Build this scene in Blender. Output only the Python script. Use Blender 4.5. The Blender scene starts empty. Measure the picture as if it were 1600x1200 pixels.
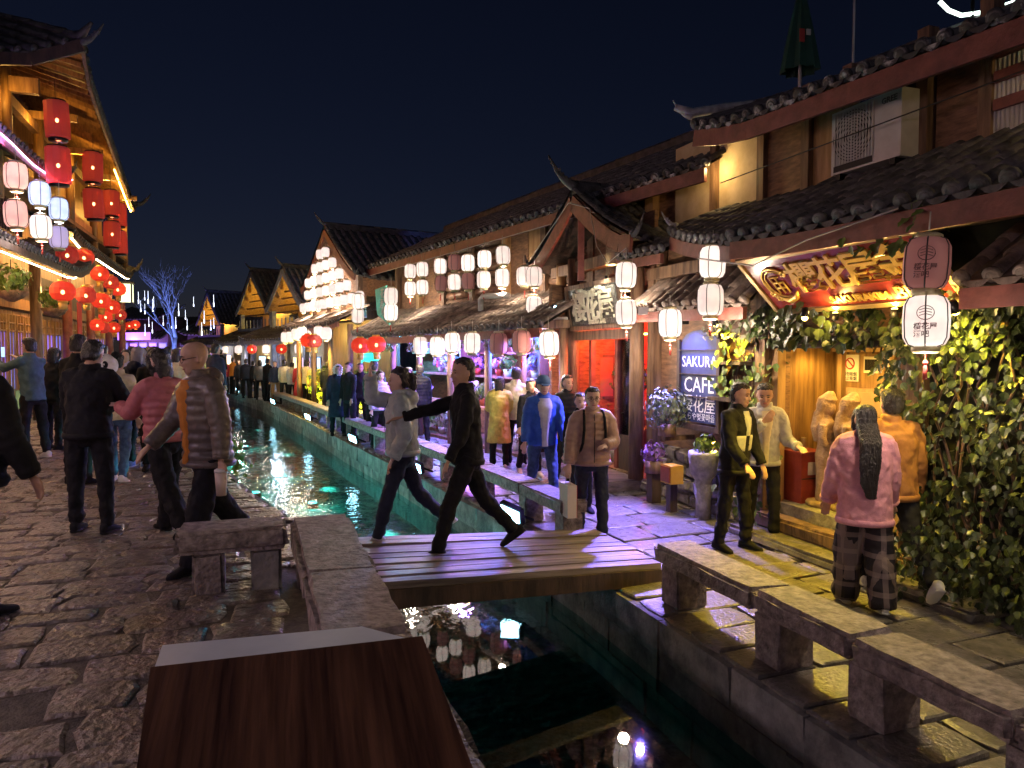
import bpy, bmesh, math, random
from mathutils import Vector, Matrix
random.seed(7)
sc = bpy.context.scene
COL = sc.collection
R = math.radians

# ------------------------------------------------------------------ camera
CAMZ = 1.6
FPX = 1109.0
cam_d = bpy.data.cameras.new('camera')
cam_d.sensor_width = 36.0
cam_d.lens = FPX / 1600 * 36
cam_d.clip_start = 0.05
cam_d.clip_end = 2000
cam = bpy.data.objects.new('camera', cam_d)
COL.objects.link(cam)
PITCH = math.atan(50 / FPX)
cam.location = (0, 0, CAMZ)
cam.rotation_euler = (math.pi / 2 - PITCH, 0, 0)
sc.camera = cam

# ------------------------------------------------------------------ world, moon, exposure
w = bpy.data.worlds.new('World')
sc.world = w
w.use_nodes = True
nt = w.node_tree
bg = nt.nodes['Background']
sky = nt.nodes.new('ShaderNodeTexSky')
sky.sky_type = 'NISHITA'
sky.sun_disc = False
sky.sun_elevation = R(16)
sky.sun_rotation = R(150)
sky.air_density = 1.0
sky.dust_density = 0.2
sky.ozone_density = 4.0
tint = nt.nodes.new('ShaderNodeMixRGB')
tint.blend_type = 'MULTIPLY'
tint.inputs[0].default_value = 1.0
tint.inputs[2].default_value = (1.0, 0.74, 1.0, 1)
nt.links.new(sky.outputs[0], tint.inputs[1])
nt.links.new(tint.outputs[0], bg.inputs[0])
bg.inputs[1].default_value = 0.0012
moon_d = bpy.data.lights.new('moon', 'SUN')
moon_d.energy = 0.02
moon_d.angle = R(10)
moon_d.color = (0.75, 0.82, 1.0)
moon = bpy.data.objects.new('moon', moon_d)
moon.rotation_euler = (R(40), 0, R(30))
COL.objects.link(moon)
sc.view_settings.view_transform = 'Standard'
sc.view_settings.look = 'None'
sc.view_settings.exposure = 1.42
sc.view_settings.gamma = 1.0
sc.render.engine = 'CYCLES'
cy = sc.cycles
cy.use_denoising = True
cy.max_bounces = 6
cy.diffuse_bounces = 3
cy.glossy_bounces = 3
cy.transmission_bounces = 4
cy.transparent_max_bounces = 8
cy.caustics_reflective = False
cy.caustics_refractive = False
cy.sample_clamp_indirect = 4.0
cy.sample_clamp_direct = 0.0
cy.use_adaptive_sampling = True
cy.adaptive_threshold = 0.02

# ------------------------------------------------------------------ pixel <-> place helpers
def ray(px, py):
    a = (px - 800) / FPX
    b = (600 - py) / FPX
    c, s = math.cos(PITCH), math.sin(PITCH)
    return Vector((a, c + b * s, -s + b * c))
def onz(px, py, z):            # where the sight line through a photo point meets the level z
    r = ray(px, py)
    t = (z - CAMZ) / r.z
    return Vector((r.x * t, r.y * t, z))
def atD(px, py, D):            # ... or lies D metres ahead
    r = ray(px, py)
    t = D / r.y
    return Vector((r.x * t, D, CAMZ + r.z * t))

class Frame:                   # a = along the street (away), b = away from the street to the right
    def __init__(s, ox, oy, deg):
        t = R(deg)
        s.o = Vector((ox, oy, 0)); s.d = Vector((-math.sin(t), math.cos(t), 0)); s.n = Vector((math.cos(t), math.sin(t), 0))
        s.deg = deg
    def __call__(s, a, b, z=0.0):
        p = s.o + s.d * a + s.n * b
        return Vector((p.x, p.y, z))
    def inv(s, p):
        q = Vector((p[0], p[1], 0)) - s.o
        return q.dot(s.d), q.dot(s.n)
    def mat(s, a, b, z, rz=0):  # local x along n, local y along d
        return Matrix.Translation(s(a, b, z)) @ Matrix.Rotation(R(s.deg) + rz, 4, 'Z')
FC = Frame(0, 0, 20.06)
F3 = Frame(0.52, 11.5, 31.0)
UV = FC
def fat(F, px, b, py):         # street coordinate a and height z of a photo point standing on the line b of a frame
    r = ray(px, py)
    k = r.x / r.y
    o = F.o + F.n * b
    a = (k * o.y - o.x) / (F.d.x - k * F.d.y)
    D = o.y + F.d.y * a
    return a, CAMZ + r.z / r.y * D

# ------------------------------------------------------------------ mesh builder
class MB:
    def __init__(s):
        s.v = []; s.f = []; s.m = []; s.sm = []
    def add(s, vs, fs, mi=0, smooth=False):
        o = len(s.v)
        s.v += [Vector(p) for p in vs]
        for f in fs:
            s.f.append([i + o for i in f]); s.m.append(mi); s.sm.append(smooth)
        return s
    def hexa(s, p, mi=0):      # 8 corners: bottom 4 ccw, top 4 ccw
        return s.add(p, [(3, 2, 1, 0), (4, 5, 6, 7), (0, 1, 5, 4), (1, 2, 6, 5), (2, 3, 7, 6), (3, 0, 4, 7)], mi)
    def box(s, c, size, rz=0.0, mi=0, M=None):
        x, y, z = size[0] / 2, size[1] / 2, size[2] / 2
        ps = [Vector(q) for q in ((-x, -y, -z), (x, -y, -z), (x, y, -z), (-x, y, -z), (-x, -y, z), (x, -y, z), (x, y, z), (-x, y, z))]
        T = Matrix.Translation(c) @ Matrix.Rotation(rz, 4, 'Z')
        if M is not None: T = M @ T
        return s.hexa([T @ p for p in ps], mi)
    def fbox(s, F, a0, a1, b0, b1, z0, z1, mi=0):
        return s.hexa([F(a0, b0, z0), F(a0, b1, z0), F(a1, b1, z0), F(a1, b0, z0),
                       F(a0, b0, z1), F(a0, b1, z1), F(a1, b1, z1), F(a1, b0, z1)], mi)
    def beam(s, p0, p1, wd, ht, mi=0, up=Vector((0, 0, 1))):
        p0, p1 = Vector(p0), Vector(p1)
        d = (p1 - p0).normalized()
        x = d.cross(up)
        if x.length < 1e-4: x = d.cross(Vector((0, 1, 0)))
        x.normalize(); z = x.cross(d)
        x *= wd / 2; z *= ht / 2
        return s.hexa([p0 - x - z, p0 + x - z, p1 + x - z, p1 - x - z, p0 - x + z, p0 + x + z, p1 + x + z, p1 - x + z], mi)
    def tube(s, pts, rad, n=6, mi=0, smooth=True, cap=True, sq=1.0, ref=None):
        pts = [Vector(p) for p in pts]
        if not hasattr(rad, '__len__'): rad = [rad] * len(pts)
        vs = []; prev = None
        for i, p in enumerate(pts):
            d = (pts[min(i + 1, len(pts) - 1)] - pts[max(i - 1, 0)])
            if d.length < 1e-6: d = Vector((0, 0, 1))
            d.normalize()
            if prev is None:
                x = d.cross(ref if ref else Vector((0.13, 0.21, 0.97)))
                if x.length < 1e-3: x = d.cross(Vector((1, 0, 0)))
            else:
                x = prev - d * prev.dot(d)
            x.normalize(); prev = x; y = d.cross(x)
            for k in range(n):
                t = 2 * math.pi * k / n
                vs.append(p + x * (math.cos(t) * rad[i]) + y * (math.sin(t) * rad[i] * sq))
        fs = []
        for i in range(len(pts) - 1):
            for k in range(n):
                k2 = (k + 1) % n
                fs.append((i * n + k, i * n + k2, (i + 1) * n + k2, (i + 1) * n + k))
        if cap:
            fs.append(tuple(range(n))[::-1]); fs.append(tuple((len(pts) - 1) * n + k for k in range(n)))
        return s.add(vs, fs, mi, smooth)
    def loft(s, rings, n=14, mi=0, smooth=True, p=2.0):  # rings: (centre, xvec, yvec)
        vs = []
        for c, x, y in rings:
            for k in range(n):
                t = 2 * math.pi * k / n
                ct, st = math.cos(t), math.sin(t)
                if p != 2.0:
                    ct = math.copysign(abs(ct) ** (2 / p), ct); st = math.copysign(abs(st) ** (2 / p), st)
                vs.append(Vector(c) + Vector(x) * ct + Vector(y) * st)
        fs = []
        m = len(rings)
        for i in range(m - 1):
            for k in range(n):
                k2 = (k + 1) % n
                fs.append((i * n + k, i * n + k2, (i + 1) * n + k2, (i + 1) * n + k))
        fs.append(tuple(range(n))[::-1]); fs.append(tuple((m - 1) * n + k for k in range(n)))
        return s.add(vs, fs, mi, smooth)
    def lathe(s, prof, n=16, c=(0, 0, 0), mi=0, smooth=True, M=None):
        c = Vector(c)
        vs = []
        for r, z in prof:
            for k in range(n):
                t = 2 * math.pi * k / n
                q = Vector((r * math.cos(t), r * math.sin(t), z))
                vs.append(c + (M @ q if M is not None else q))
        fs = []
        for i in range(len(prof) - 1):
            for k in range(n):
                k2 = (k + 1) % n
                fs.append((i * n + k, i * n + k2, (i + 1) * n + k2, (i + 1) * n + k))
        if prof[0][0] > 1e-4: fs.append(tuple(range(n))[::-1])
        if prof[-1][0] > 1e-4: fs.append(tuple((len(prof) - 1) * n + k for k in range(n)))
        return s.add(vs, fs, mi, smooth)
    def ell(s, c, r, n=10, m=7, mi=0, M=None):
        prof = []
        vs = []; fs = []
        c = Vector(c)
        for i in range(m + 1):
            ph = math.pi * i / m
            for k in range(n):
                t = 2 * math.pi * k / n
                q = Vector((r[0] * math.sin(ph) * math.cos(t), r[1] * math.sin(ph) * math.sin(t), -r[2] * math.cos(ph)))
                vs.append(c + (M @ q if M is not None else q))
        for i in range(m):
            for k in range(n):
                k2 = (k + 1) % n
                fs.append((i * n + k, i * n + k2, (i + 1) * n + k2, (i + 1) * n + k))
        return s.add(vs, fs, mi, True)
    def poly(s, pts, mi=0):
        return s.add(pts, [tuple(range(len(pts)))], mi)
    def mesh(s, name, mats, off=None):
        me = bpy.data.meshes.new(name)
        off = Vector(off) if off is not None else Vector((0, 0, 0))
        me.from_pydata([tuple(v - off) for v in s.v], [], s.f)
        if not isinstance(mats, (list, tuple)): mats = [mats]
        for m in mats: me.materials.append(m)
        me.polygons.foreach_set('material_index', s.m)
        me.polygons.foreach_set('use_smooth', s.sm)
        me.update()
        return me
    def build(s, name, mats, parent=None, local=False, kind=None, label=None):
        # vertices are world coordinates unless local; a part is stored relative to its (unrotated) thing
        if local or parent is None:
            off = (0, 0, 0)
        else:
            off = wloc(parent)
        o = bpy.data.objects.new(name, s.mesh(name, mats, off))
        COL.objects.link(o)
        if parent is not None: o.parent = parent
        if kind: o['kind'] = kind
        if label: o['label'] = label
        return o
def wloc(o):
    l = Vector(o.location)
    while o.parent is not None:
        o = o.parent
        l = l + Vector(o.location)
    return l
def obj(name, me, parent=None, loc=None, M=None):
    o = bpy.data.objects.new(name, me)
    COL.objects.link(o)
    if parent is not None: o.parent = parent
    if M is not None: o.matrix_local = M
    elif loc is not None: o.location = loc
    return o
def thing(name, label, cat, loc=(0, 0, 0), rz=0.0, group=None, scale=1.0):
    o = bpy.data.objects.new(name, None)
    COL.objects.link(o)
    o.empty_display_size = 0.2
    o.location = loc
    o.rotation_euler = (0, 0, rz)
    o.scale = (scale,) * 3
    tag(o, label, cat, group)
    return o
def tag(o, label, cat, group=None):
    o['label'] = label; o['category'] = cat
    if group: o['group'] = group
    return o
def struct(o):
    o['kind'] = 'structure'
    return o
def top(name, mb, mats, label, cat, loc, group=None, rz=0):   # a thing that is a single mesh, local coordinates
    o = bpy.data.objects.new(name, mb.mesh(name, mats))
    COL.objects.link(o)
    o.location = loc; o.rotation_euler = (0, 0, rz)
    return tag(o, label, cat, group)
def copy_tree(o, parent=None):
    c = o.copy()
    COL.objects.link(c)
    c.parent = parent
    for ch in list(o.children): copy_tree(ch, c)
    return c
def light(kind, name, loc, energy, color, parent=None, size=0.05, aim=None, spot=None, blend=0.6):
    l = bpy.data.lights.new(name, kind)
    l.energy = energy; l.color = color
    if kind in ('POINT', 'SPOT'): l.shadow_soft_size = size
    if kind == 'SPOT':
        l.spot_size = R(spot or 70); l.spot_blend = blend
    o = bpy.data.objects.new(name, l)
    COL.objects.link(o)
    loc = Vector(loc)
    if aim is not None:
        o.rotation_euler = (Vector(aim) - loc).to_track_quat('-Z', 'Y').to_euler()
    if parent is not None:
        o.parent = parent
        loc = loc - wloc(parent)
    o.location = loc
    return o

# ------------------------------------------------------------------ materials
MATS = {}
def mat(name, c1, c2=None, scale=6.0, rough=0.6, bump=0.0, bscale=30.0, metal=0.0, emit=None, es=0.0, spec=0.5,
        coords='pos', stretch=(1, 1, 1), vary=0.0, detail=6.0, lo=0.35, hi=0.65, rot=0.0, bdist=0.02, rough2=None, c3=None):
    m = bpy.data.materials.new(name)
    m.use_nodes = True
    MATS[name] = m
    t = m.node_tree; N = t.nodes; L = t.links
    b = N['Principled BSDF']
    b.inputs['Roughness'].default_value = rough
    b.inputs['Metallic'].default_value = metal
    b.inputs['Specular IOR Level'].default_value = spec
    c1 = tuple(c1) + (1,)
    b.inputs['Base Color'].default_value = c1
    co = None
    def coord():
        if coords == 'pos':
            g = N.new('ShaderNodeNewGeometry').outputs['Position']
        else:
            g = N.new('ShaderNodeTexCoord').outputs['Object']
        if rot:
            vr = N.new('ShaderNodeMapping')
            vr.inputs['Rotation'].default_value = (0, 0, rot)
            L.new(g, vr.inputs[0])
            g = vr.outputs[0]
        mp = N.new('ShaderNodeMapping')
        mp.inputs['Scale'].default_value = stretch
        L.new(g, mp.inputs[0])
        if coords == 'obj':
            oi = N.new('ShaderNodeObjectInfo')
            ml = N.new('ShaderNodeMath'); ml.operation = 'MULTIPLY'; ml.inputs[1].default_value = 37.0
            L.new(oi.outputs['Random'], ml.inputs[0])
            ad = N.new('ShaderNodeVectorMath'); ad.operation = 'ADD'
            L.new(mp.outputs[0], ad.inputs[0]); L.new(ml.outputs[0], ad.inputs[1])
            return ad.outputs[0]
        return mp.outputs[0]
    if c2 is not None or bump:
        co = coord()
    if c2 is not None:
        n = N.new('ShaderNodeTexNoise')
        n.inputs['Scale'].default_value = scale
        n.inputs['Detail'].default_value = detail
        n.inputs['Roughness'].default_value = 0.6
        L.new(co, n.inputs['Vector'])
        rp = N.new('ShaderNodeValToRGB')
        rp.color_ramp.elements[0].position = lo; rp.color_ramp.elements[0].color = c1
        rp.color_ramp.elements[1].position = hi; rp.color_ramp.elements[1].color = tuple(c2) + (1,)
        if c3 is not None:
            e = rp.color_ramp.elements.new((lo + hi) / 2); e.color = tuple(c3) + (1,)
        L.new(n.outputs[0], rp.inputs[0])
        out = rp.outputs[0]
        if vary:
            oi = N.new('ShaderNodeObjectInfo')
            mr = N.new('ShaderNodeMapRange')
            mr.inputs[3].default_value = 1 - vary; mr.inputs[4].default_value = 1 + vary
            L.new(oi.outputs['Random'], mr.inputs[0])
            hs = N.new('ShaderNodeHueSaturation')
            L.new(mr.outputs[0], hs.inputs['Value'])
            L.new(out, hs.inputs['Color'])
            out = hs.outputs[0]
        L.new(out, b.inputs['Base Color'])
        if rough2 is not None:
            mr2 = N.new('ShaderNodeMapRange')
            mr2.inputs[1].default_value = lo; mr2.inputs[2].default_value = hi
            mr2.inputs[3].default_value = rough; mr2.inputs[4].default_value = rough2
            L.new(n.outputs[0], mr2.inputs[0]); L.new(mr2.outputs[0], b.inputs['Roughness'])
    if bump:
        n2 = N.new('ShaderNodeTexNoise')
        n2.inputs['Scale'].default_value = bscale
        n2.inputs['Detail'].default_value = 5.0
        L.new(co, n2.inputs['Vector'])
        bp = N.new('ShaderNodeBump')
        bp.inputs['Strength'].default_value = bump
        bp.inputs['Distance'].default_value = bdist
        L.new(n2.outputs[0], bp.inputs['Height'])
        L.new(bp.outputs[0], b.inputs['Normal'])
    if emit is not None:
        b.inputs['Emission Color'].default_value = tuple(emit) + (1,)
        b.inputs['Emission Strength'].default_value = es
    return m
def glow(name, col, es, base=None):
    return mat(name, base or col, emit=col, es=es, rough=0.5)

cobble = mat('cobble_stone', (0.06, 0.048, 0.043), (0.20, 0.158, 0.132), scale=9, rough=0.36, bump=1.0, bscale=22, bdist=0.035, vary=0.3, rough2=0.25, spec=0.8)
mortar = mat('mortar_earth', (0.05, 0.042, 0.036), (0.12, 0.1, 0.08), scale=14, rough=0.8, bump=0.6, bscale=50)
slabm = mat('path_slab_stone', (0.085, 0.078, 0.068), (0.22, 0.20, 0.175), scale=7, rough=0.45, bump=0.8, bscale=34, bdist=0.014, vary=0.2, rough2=0.24)
granite = mat('rail_granite', (0.075, 0.06, 0.056), (0.36, 0.305, 0.28), c3=(.21, .172, .158), scale=16, detail=14.0, rough=0.6, bump=1.0, bscale=38, bdist=0.02, vary=0.1, lo=0.3, hi=0.7)
blockm = mat('canal_block_stone', (0.09, 0.088, 0.085), (0.27, 0.255, 0.235), scale=4.5, rough=0.75, bump=0.8, bscale=25, bdist=0.02, vary=0.25)
wallstone = mat('rubble_stone', (0.12, 0.11, 0.10), (0.33, 0.30, 0.26), scale=8, rough=0.8, bump=0.8, bscale=25, vary=0.25)
plankm = mat('bridge_plank_wood', (0.075, 0.058, 0.052), (0.25, 0.20, 0.18), scale=7, rough=0.55, bump=0.6, bscale=24, stretch=(0.12, 1.4, 1.4), coords='obj', vary=0.25, rough2=0.4)
wood = mat('weathered_timber', (0.075, 0.042, 0.026), (0.24, 0.145, 0.085), scale=5, rough=0.62, bump=0.4, bscale=18, stretch=(3, 3, 0.35), vary=0.15)
woodlt = mat('pale_pine_timber', (0.26, 0.15, 0.06), (0.45, 0.28, 0.13), scale=4, rough=0.55, bump=0.2, bscale=20, stretch=(3, 3, 0.4), vary=0.15)
wooddk = mat('dark_timber', (0.03, 0.02, 0.015), (0.09, 0.055, 0.038), scale=5, rough=0.6, bump=0.3, bscale=20, stretch=(2, 2, 0.4))
fascm = mat('red_brown_fascia_paint', (0.13, 0.035, 0.026), (0.24, 0.075, 0.055), scale=6, rough=0.5, bump=0.25, bscale=30, vary=0.1)
tilem = mat('grey_roof_tile', (0.03, 0.03, 0.033), (0.115, 0.112, 0.115), scale=7, rough=0.65, bump=0.4, bscale=40, vary=0.35)
tileold = mat('weathered_roof_tile', (0.07, 0.055, 0.045), (0.26, 0.20, 0.16), scale=6, rough=0.7, bump=0.4, bscale=40, vary=0.3)
mossrail = mat('mortar_white_ridge', (0.28, 0.28, 0.3), (0.5, 0.5, 0.52), scale=9, rough=0.7, bump=0.3)
plaster = mat('cream_plaster', (0.42, 0.33, 0.2), (0.58, 0.48, 0.32), scale=3, rough=0.8, bump=0.1)
iron = mat('black_iron', (0.015, 0.015, 0.016), rough=0.45, metal=0.6)
gold = mat('gold_paint', (0.62, 0.40, 0.07), (0.75, 0.5, 0.12), scale=20, rough=0.3, metal=0.45)
goldtrim = mat('gold_trim', (0.42, 0.30, 0.12), rough=0.4, metal=0.4)
whitep = mat('white_enamel', (0.6, 0.6, 0.58), (0.5, 0.49, 0.46), scale=5, rough=0.4)
brass = mat('lantern_brass', (0.40, 0.34, 0.17), (0.5, 0.45, 0.28), scale=40, rough=0.45, metal=0.3, coords='obj')
ribm = mat('lantern_rib', (0.05, 0.045, 0.04), rough=0.6)
cordm = mat('pale_cord', (0.45, 0.42, 0.38), rough=0.7)
dkcord = mat('dark_cord', (0.02, 0.02, 0.02), rough=0.7)
tasselm = mat('red_tassel', (0.45, 0.05, 0.04), rough=0.7)
capmix = mat('tile_end_with_lime', (0.035, 0.035, 0.038), (0.45, 0.45, 0.46), scale=6, rough=.65, lo=.52, hi=.62)
glassm = mat('dark_window_glass', (0.02, 0.02, 0.03), rough=0.08, spec=0.7)

def clear_glass():
    m = bpy.data.materials.new('clear_glass'); m.use_nodes = True
    t = m.node_tree; N = t.nodes; L = t.links
    N.remove(N['Principled BSDF'])
    fr = N.new('ShaderNodeFresnel'); fr.inputs[0].default_value = 1.5
    gl = N.new('ShaderNodeBsdfGlossy'); gl.inputs['Roughness'].default_value = .03
    tr = N.new('ShaderNodeBsdfTransparent'); tr.inputs[0].default_value = (.85, .85, .85, 1)
    mx = N.new('ShaderNodeMixShader')
    L.new(fr.outputs[0], mx.inputs[0]); L.new(tr.outputs[0], mx.inputs[1]); L.new(gl.outputs[0], mx.inputs[2])
    L.new(mx.outputs[0], N['Material Output'].inputs['Surface'])
    return m
clearg = clear_glass()

# ================================================================== the setting: canal, street, path, water
ZR = -0.42      # path on the right bank
ZW = -0.92     # water level
LE = [(-6, .63), (5.4, .63), (6.7, .42), (9, -.1), (13, -.8), (20, -1.9), (30, -3.2), (45, -8.5), (70, -24), (95, -44)]
RE = [(-6, 2.89), (6, 2.89), (8, 2.80), (12, 2.45), (16, 2.0), (23, 1.35), (32, .3), (41, -1.4), (55, -6), (75, -18), (95, -33)]
def lerp_line(T, u):
    for (u0, v0), (u1, v1) in zip(T, T[1:]):
        if u <= u1: return v0 + (v1 - v0) * (u - u0) / (u1 - u0)
    return T[-1][1]
def lev(u): return lerp_line(LE, u)
def rev(u): return lerp_line(RE, u)
US = [-6 + 0.75 * i for i in range(135)]

gm = MB().poly([(-500, -100, -1.6), (500, -100, -1.6), (500, 700, -1.6), (-500, 700, -1.6)])
struct(gm.build('ground', mortar))
for nm, fn, other, z, m in (('street', lev, -70, -0.018, mortar), ('path', rev, 70, ZR - 0.03, mortar)):
    b = MB()
    for u0, u1 in zip(US, US[1:]):
        q = [UV(u0, fn(u0), z), UV(u1, fn(u1), z), UV(u1, other, z), UV(u0, other, z)]
        if other > 0: q = q[::-1]
        b.poly(q)
    if nm == 'street': STREET = struct(b.build(nm, m))
    else: PATH = struct(b.build(nm, m))
bedm = mat('canal_bed_weed', (0.03, 0.05, 0.035), (0.25, 0.29, 0.22), scale=5, rough=0.8, bump=0.8, bscale=9, bdist=0.1, lo=0.4, hi=0.62)
b = MB(); wmb = MB()
for u0, u1 in zip(US, US[1:]):
    b.poly([UV(u0, rev(u0) + .4, -1.3), UV(u1, rev(u1) + .4, -1.3), UV(u1, lev(u1) - .4, -1.3), UV(u0, lev(u0) - .4, -1.3)])
    wmb.poly([UV(u0, rev(u0) + .1, ZW), UV(u1, rev(u1) + .1, ZW), UV(u1, lev(u1) - .1, ZW), UV(u0, lev(u0) - .1, ZW)])
struct(b.build('canal_bed', bedm))
def water_material():
    m = bpy.data.materials.new('canal_water'); m.use_nodes = True
    t = m.node_tree; N = t.nodes; L = t.links
    N.remove(N['Principled BSDF'])
    g = N.new('ShaderNodeNewGeometry')
    mp = N.new('ShaderNodeMapping'); mp.inputs['Rotation'].default_value = (0, 0, R(-20)); mp.inputs['Scale'].default_value = (1, 0.6, 1)
    L.new(g.outputs['Position'], mp.inputs[0])
    n1 = N.new('ShaderNodeTexNoise'); n1.inputs['Scale'].default_value = 7; n1.inputs['Detail'].default_value = 3
    L.new(mp.outputs[0], n1.inputs['Vector'])
    # the current is broken up beyond the bridge and calm on this side of it
    sep = N.new('ShaderNodeSeparateXYZ'); L.new(g.outputs['Position'], sep.inputs[0])
    mr = N.new('ShaderNodeMapRange'); mr.inputs[1].default_value = 6.2; mr.inputs[2].default_value = 8.0
    mr.inputs[3].default_value = 0.004; mr.inputs[4].default_value = 0.26
    L.new(sep.outputs['Y'], mr.inputs[0])
    bp = N.new('ShaderNodeBump'); bp.inputs['Distance'].default_value = 0.06
    L.new(mr.outputs[0], bp.inputs['Strength']); L.new(n1.outputs[0], bp.inputs['Height'])
    fr = N.new('ShaderNodeFresnel'); fr.inputs[0].default_value = 2.1; L.new(bp.outputs[0], fr.inputs['Normal'])
    gl = N.new('ShaderNodeBsdfGlossy'); gl.inputs['Roughness'].default_value = 0.02; L.new(bp.outputs[0], gl.inputs['Normal'])
    tr = N.new('ShaderNodeBsdfTransparent'); tr.inputs[0].default_value = (0.42, 0.62, 0.60, 1)
    mx = N.new('ShaderNodeMixShader')
    L.new(fr.outputs[0], mx.inputs[0]); L.new(tr.outputs[0], mx.inputs[1]); L.new(gl.outputs[0], mx.inputs[2])
    L.new(mx.outputs[0], N['Material Output'].inputs['Surface'])
    return m
struct(wmb.build('water', water_material()))

def inview(p, pad=60):
    if p.y < 0.4: return False
    c, s = math.cos(PITCH), math.sin(PITCH)
    dz = p.z - CAMZ
    dep = p.y * c - dz * s
    if dep < 0.2: return False
    x = 800 + FPX * p.x / dep
    y = 600 - FPX * (p.y * s + dz * c) / dep
    return -pad < x < 1600 + pad and -pad < y < 1200 + pad

def stone_mesh(mb, c, fx, fy, w, l, zt, depth, rnd, jag=0.025, tilt=0.0, inset=0.02):
    # an irregular flat stone: w along fx, l along fy, top at zt, shoulders rounded
    pts = []
    for sx, sy in ((-.5, -.5), (0, -.5), (.5, -.5), (.5, 0), (.5, .5), (0, .5), (-.5, .5), (-.5, 0)):
        k = 0.94 if sx and sy else 1.0
        pts.append((sx * w * k + rnd.uniform(-jag, jag), sy * l * k + rnd.uniform(-jag, jag)))
    tx, ty = rnd.uniform(-tilt, tilt), rnd.uniform(-tilt, tilt)
    vs = []
    for ins, dz in ((0, -depth), (0, -inset * 0.8), (inset, 0)):
        for x, y in pts:
            f = 1 - 2 * ins / max(min(w, l), .05)
            X, Y = x * f, y * f
            z = zt + dz + (X * tx + Y * ty if dz > -depth else 0) + (rnd.uniform(-.004, .004) if dz == 0 else 0)
            vs.append(Vector((c[0], c[1], 0)) + fx * X + fy * Y + Vector((0, 0, z)))
    vs.append(Vector((c[0], c[1], zt + rnd.uniform(0, .008))))
    fs = []
    for r in range(2):
        for k in range(8):
            fs.append((r * 8 + k, r * 8 + (k + 1) % 8, (r + 1) * 8 + (k + 1) % 8, (r + 1) * 8 + k))
    for k in range(8): fs.append((16 + k, 16 + (k + 1) % 8, 24))
    mb.add(vs, fs)
    return mb
def lay(parent, spots, name, rest, material, limit=300):
    spots.sort(key=lambda t: t[0])
    rest_mb = MB()
    for i, (dist, fn) in enumerate(spots):
        if i < limit:
            mb = MB(); c = fn(mb)
            o = bpy.data.objects.new(name, mb.mesh(name, material, c)); COL.objects.link(o)
            o.parent = parent; o.location = Vector(c) - wloc(parent)
        else:
            fn(rest_mb)
    if rest_mb.v: rest_mb.build(rest, material, parent, kind='stuff')

rnd = random.Random(3)
spots = []
u = 1.2
while u < 30:
    h = rnd.uniform(.20, .33) * (1.0 if u < 14 else 1.5)
    v = (0.20 if u < 5.4 else lev(u) - 0.02) - rnd.uniform(0, .05)
    while v > -7.5:
        wd = rnd.uniform(.30, .62)
        if u < 4: wd *= 1.2
        c = UV(u + h / 2 + rnd.uniform(-.02, .02), v - wd / 2, 0)
        if inview(c):
            zt = rnd.uniform(-.006, .008)
            def fn(mb, c=c, wd=wd, h=h, zt=zt, sd=rnd.random()):
                stone_mesh(mb, c, FC.n, FC.d, wd - .022, h - .022, zt, .05, random.Random(sd), jag=.03, tilt=.035, inset=.014)
                return c
            spots.append((c.length, fn))
        v -= wd
    u += h
lay(STREET, spots, 'cobble', 'distant_cobbles', cobble)
spots = []
u = 1.0
while u < 30:
    h = rnd.uniform(.34, .58)
    v = rev(u) + 0.012
    vmax = 5.6 if u < 9 else rev(u) + 4.5
    while v < vmax:
        wd = rnd.uniform(.45, .95)
        if v < rev(u) + .01: wd = rnd.uniform(.5, .6)
        c = UV(u + h / 2, v + wd / 2, ZR)
        if inview(c):
            zt = ZR + rnd.uniform(-.006, .006)
            def fn(mb, c=c, wd=wd, h=h, zt=zt, sd=rnd.random()):
                stone_mesh(mb, c, FC.n, FC.d, wd - .016, h - .016, zt, .05, random.Random(sd), jag=.008, tilt=.008, inset=.012)
                return c
            spots.append((c.length, fn))
        v += wd
    u += h
lay(PATH, spots, 'paving_slab', 'distant_slabs', slabm, 260)

# canal walls of squared blocks
cw = struct(bpy.data.objects.new('canal_wall_right', None)); COL.objects.link(cw); cw.location = UV(3, 2.89, -1.3)
spots = []
for ci, (z0, z1) in enumerate(((-1.32, -1.02), (-1.02, -.73), (-.73, -.435))):
    u = -1.0 + ci * .3
    while u < 60:
        ln = rnd.uniform(.5, .9) * (1 if u < 18 else 1.8)
        prot = rnd.uniform(-.012, .012) - (.0 if ci < 2 else .02)
        def fn(mb, u=u, ln=ln, z0=z0, z1=z1, prot=prot, sd=rnd.random()):
            q = random.Random(sd)
            e = .008
            a, bb = u + e, u + ln - e
            j = lambda: q.uniform(-.012, .012)
            f = [UV(a, rev(a) + prot + j(), z0 + e), UV(a, rev(a) + .35, z0 + e), UV(bb, rev(bb) + .35, z0 + e), UV(bb, rev(bb) + prot + j(), z0 + e),
                 UV(a, rev(a) + prot + j(), z1 - e), UV(a, rev(a) + .35, z1 - e), UV(bb, rev(bb) + .35, z1 - e), UV(bb, rev(bb) + prot + j(), z1 - e)]
            mb.hexa(f)
            return UV(a, rev(a), z0)
        if u + ln > 1.0: spots.append((abs(u), fn))
        u += ln
lay(cw, spots, 'block', 'distant_blocks', blockm, 130)
b = MB()
for u0, u1 in zip(US, US[1:]):
    b.hexa([UV(u0, rev(u0) + .03, -1.4), UV(u0, rev(u0) + .3, -1.4), UV(u1, rev(u1) + .3, -1.4), UV(u1, rev(u1) + .03, -1.4),
            UV(u0, rev(u0) + .03, -.455), UV(u0, rev(u0) + .3, -.455), UV(u1, rev(u1) + .3, -.455), UV(u1, rev(u1) + .03, -.455)])
b.build('backing', mortar, cw)
cl = struct(bpy.data.objects.new('canal_wall_left', None)); COL.objects.link(cl); cl.location = UV(3, .6, -1.3)
b = MB()
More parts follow.
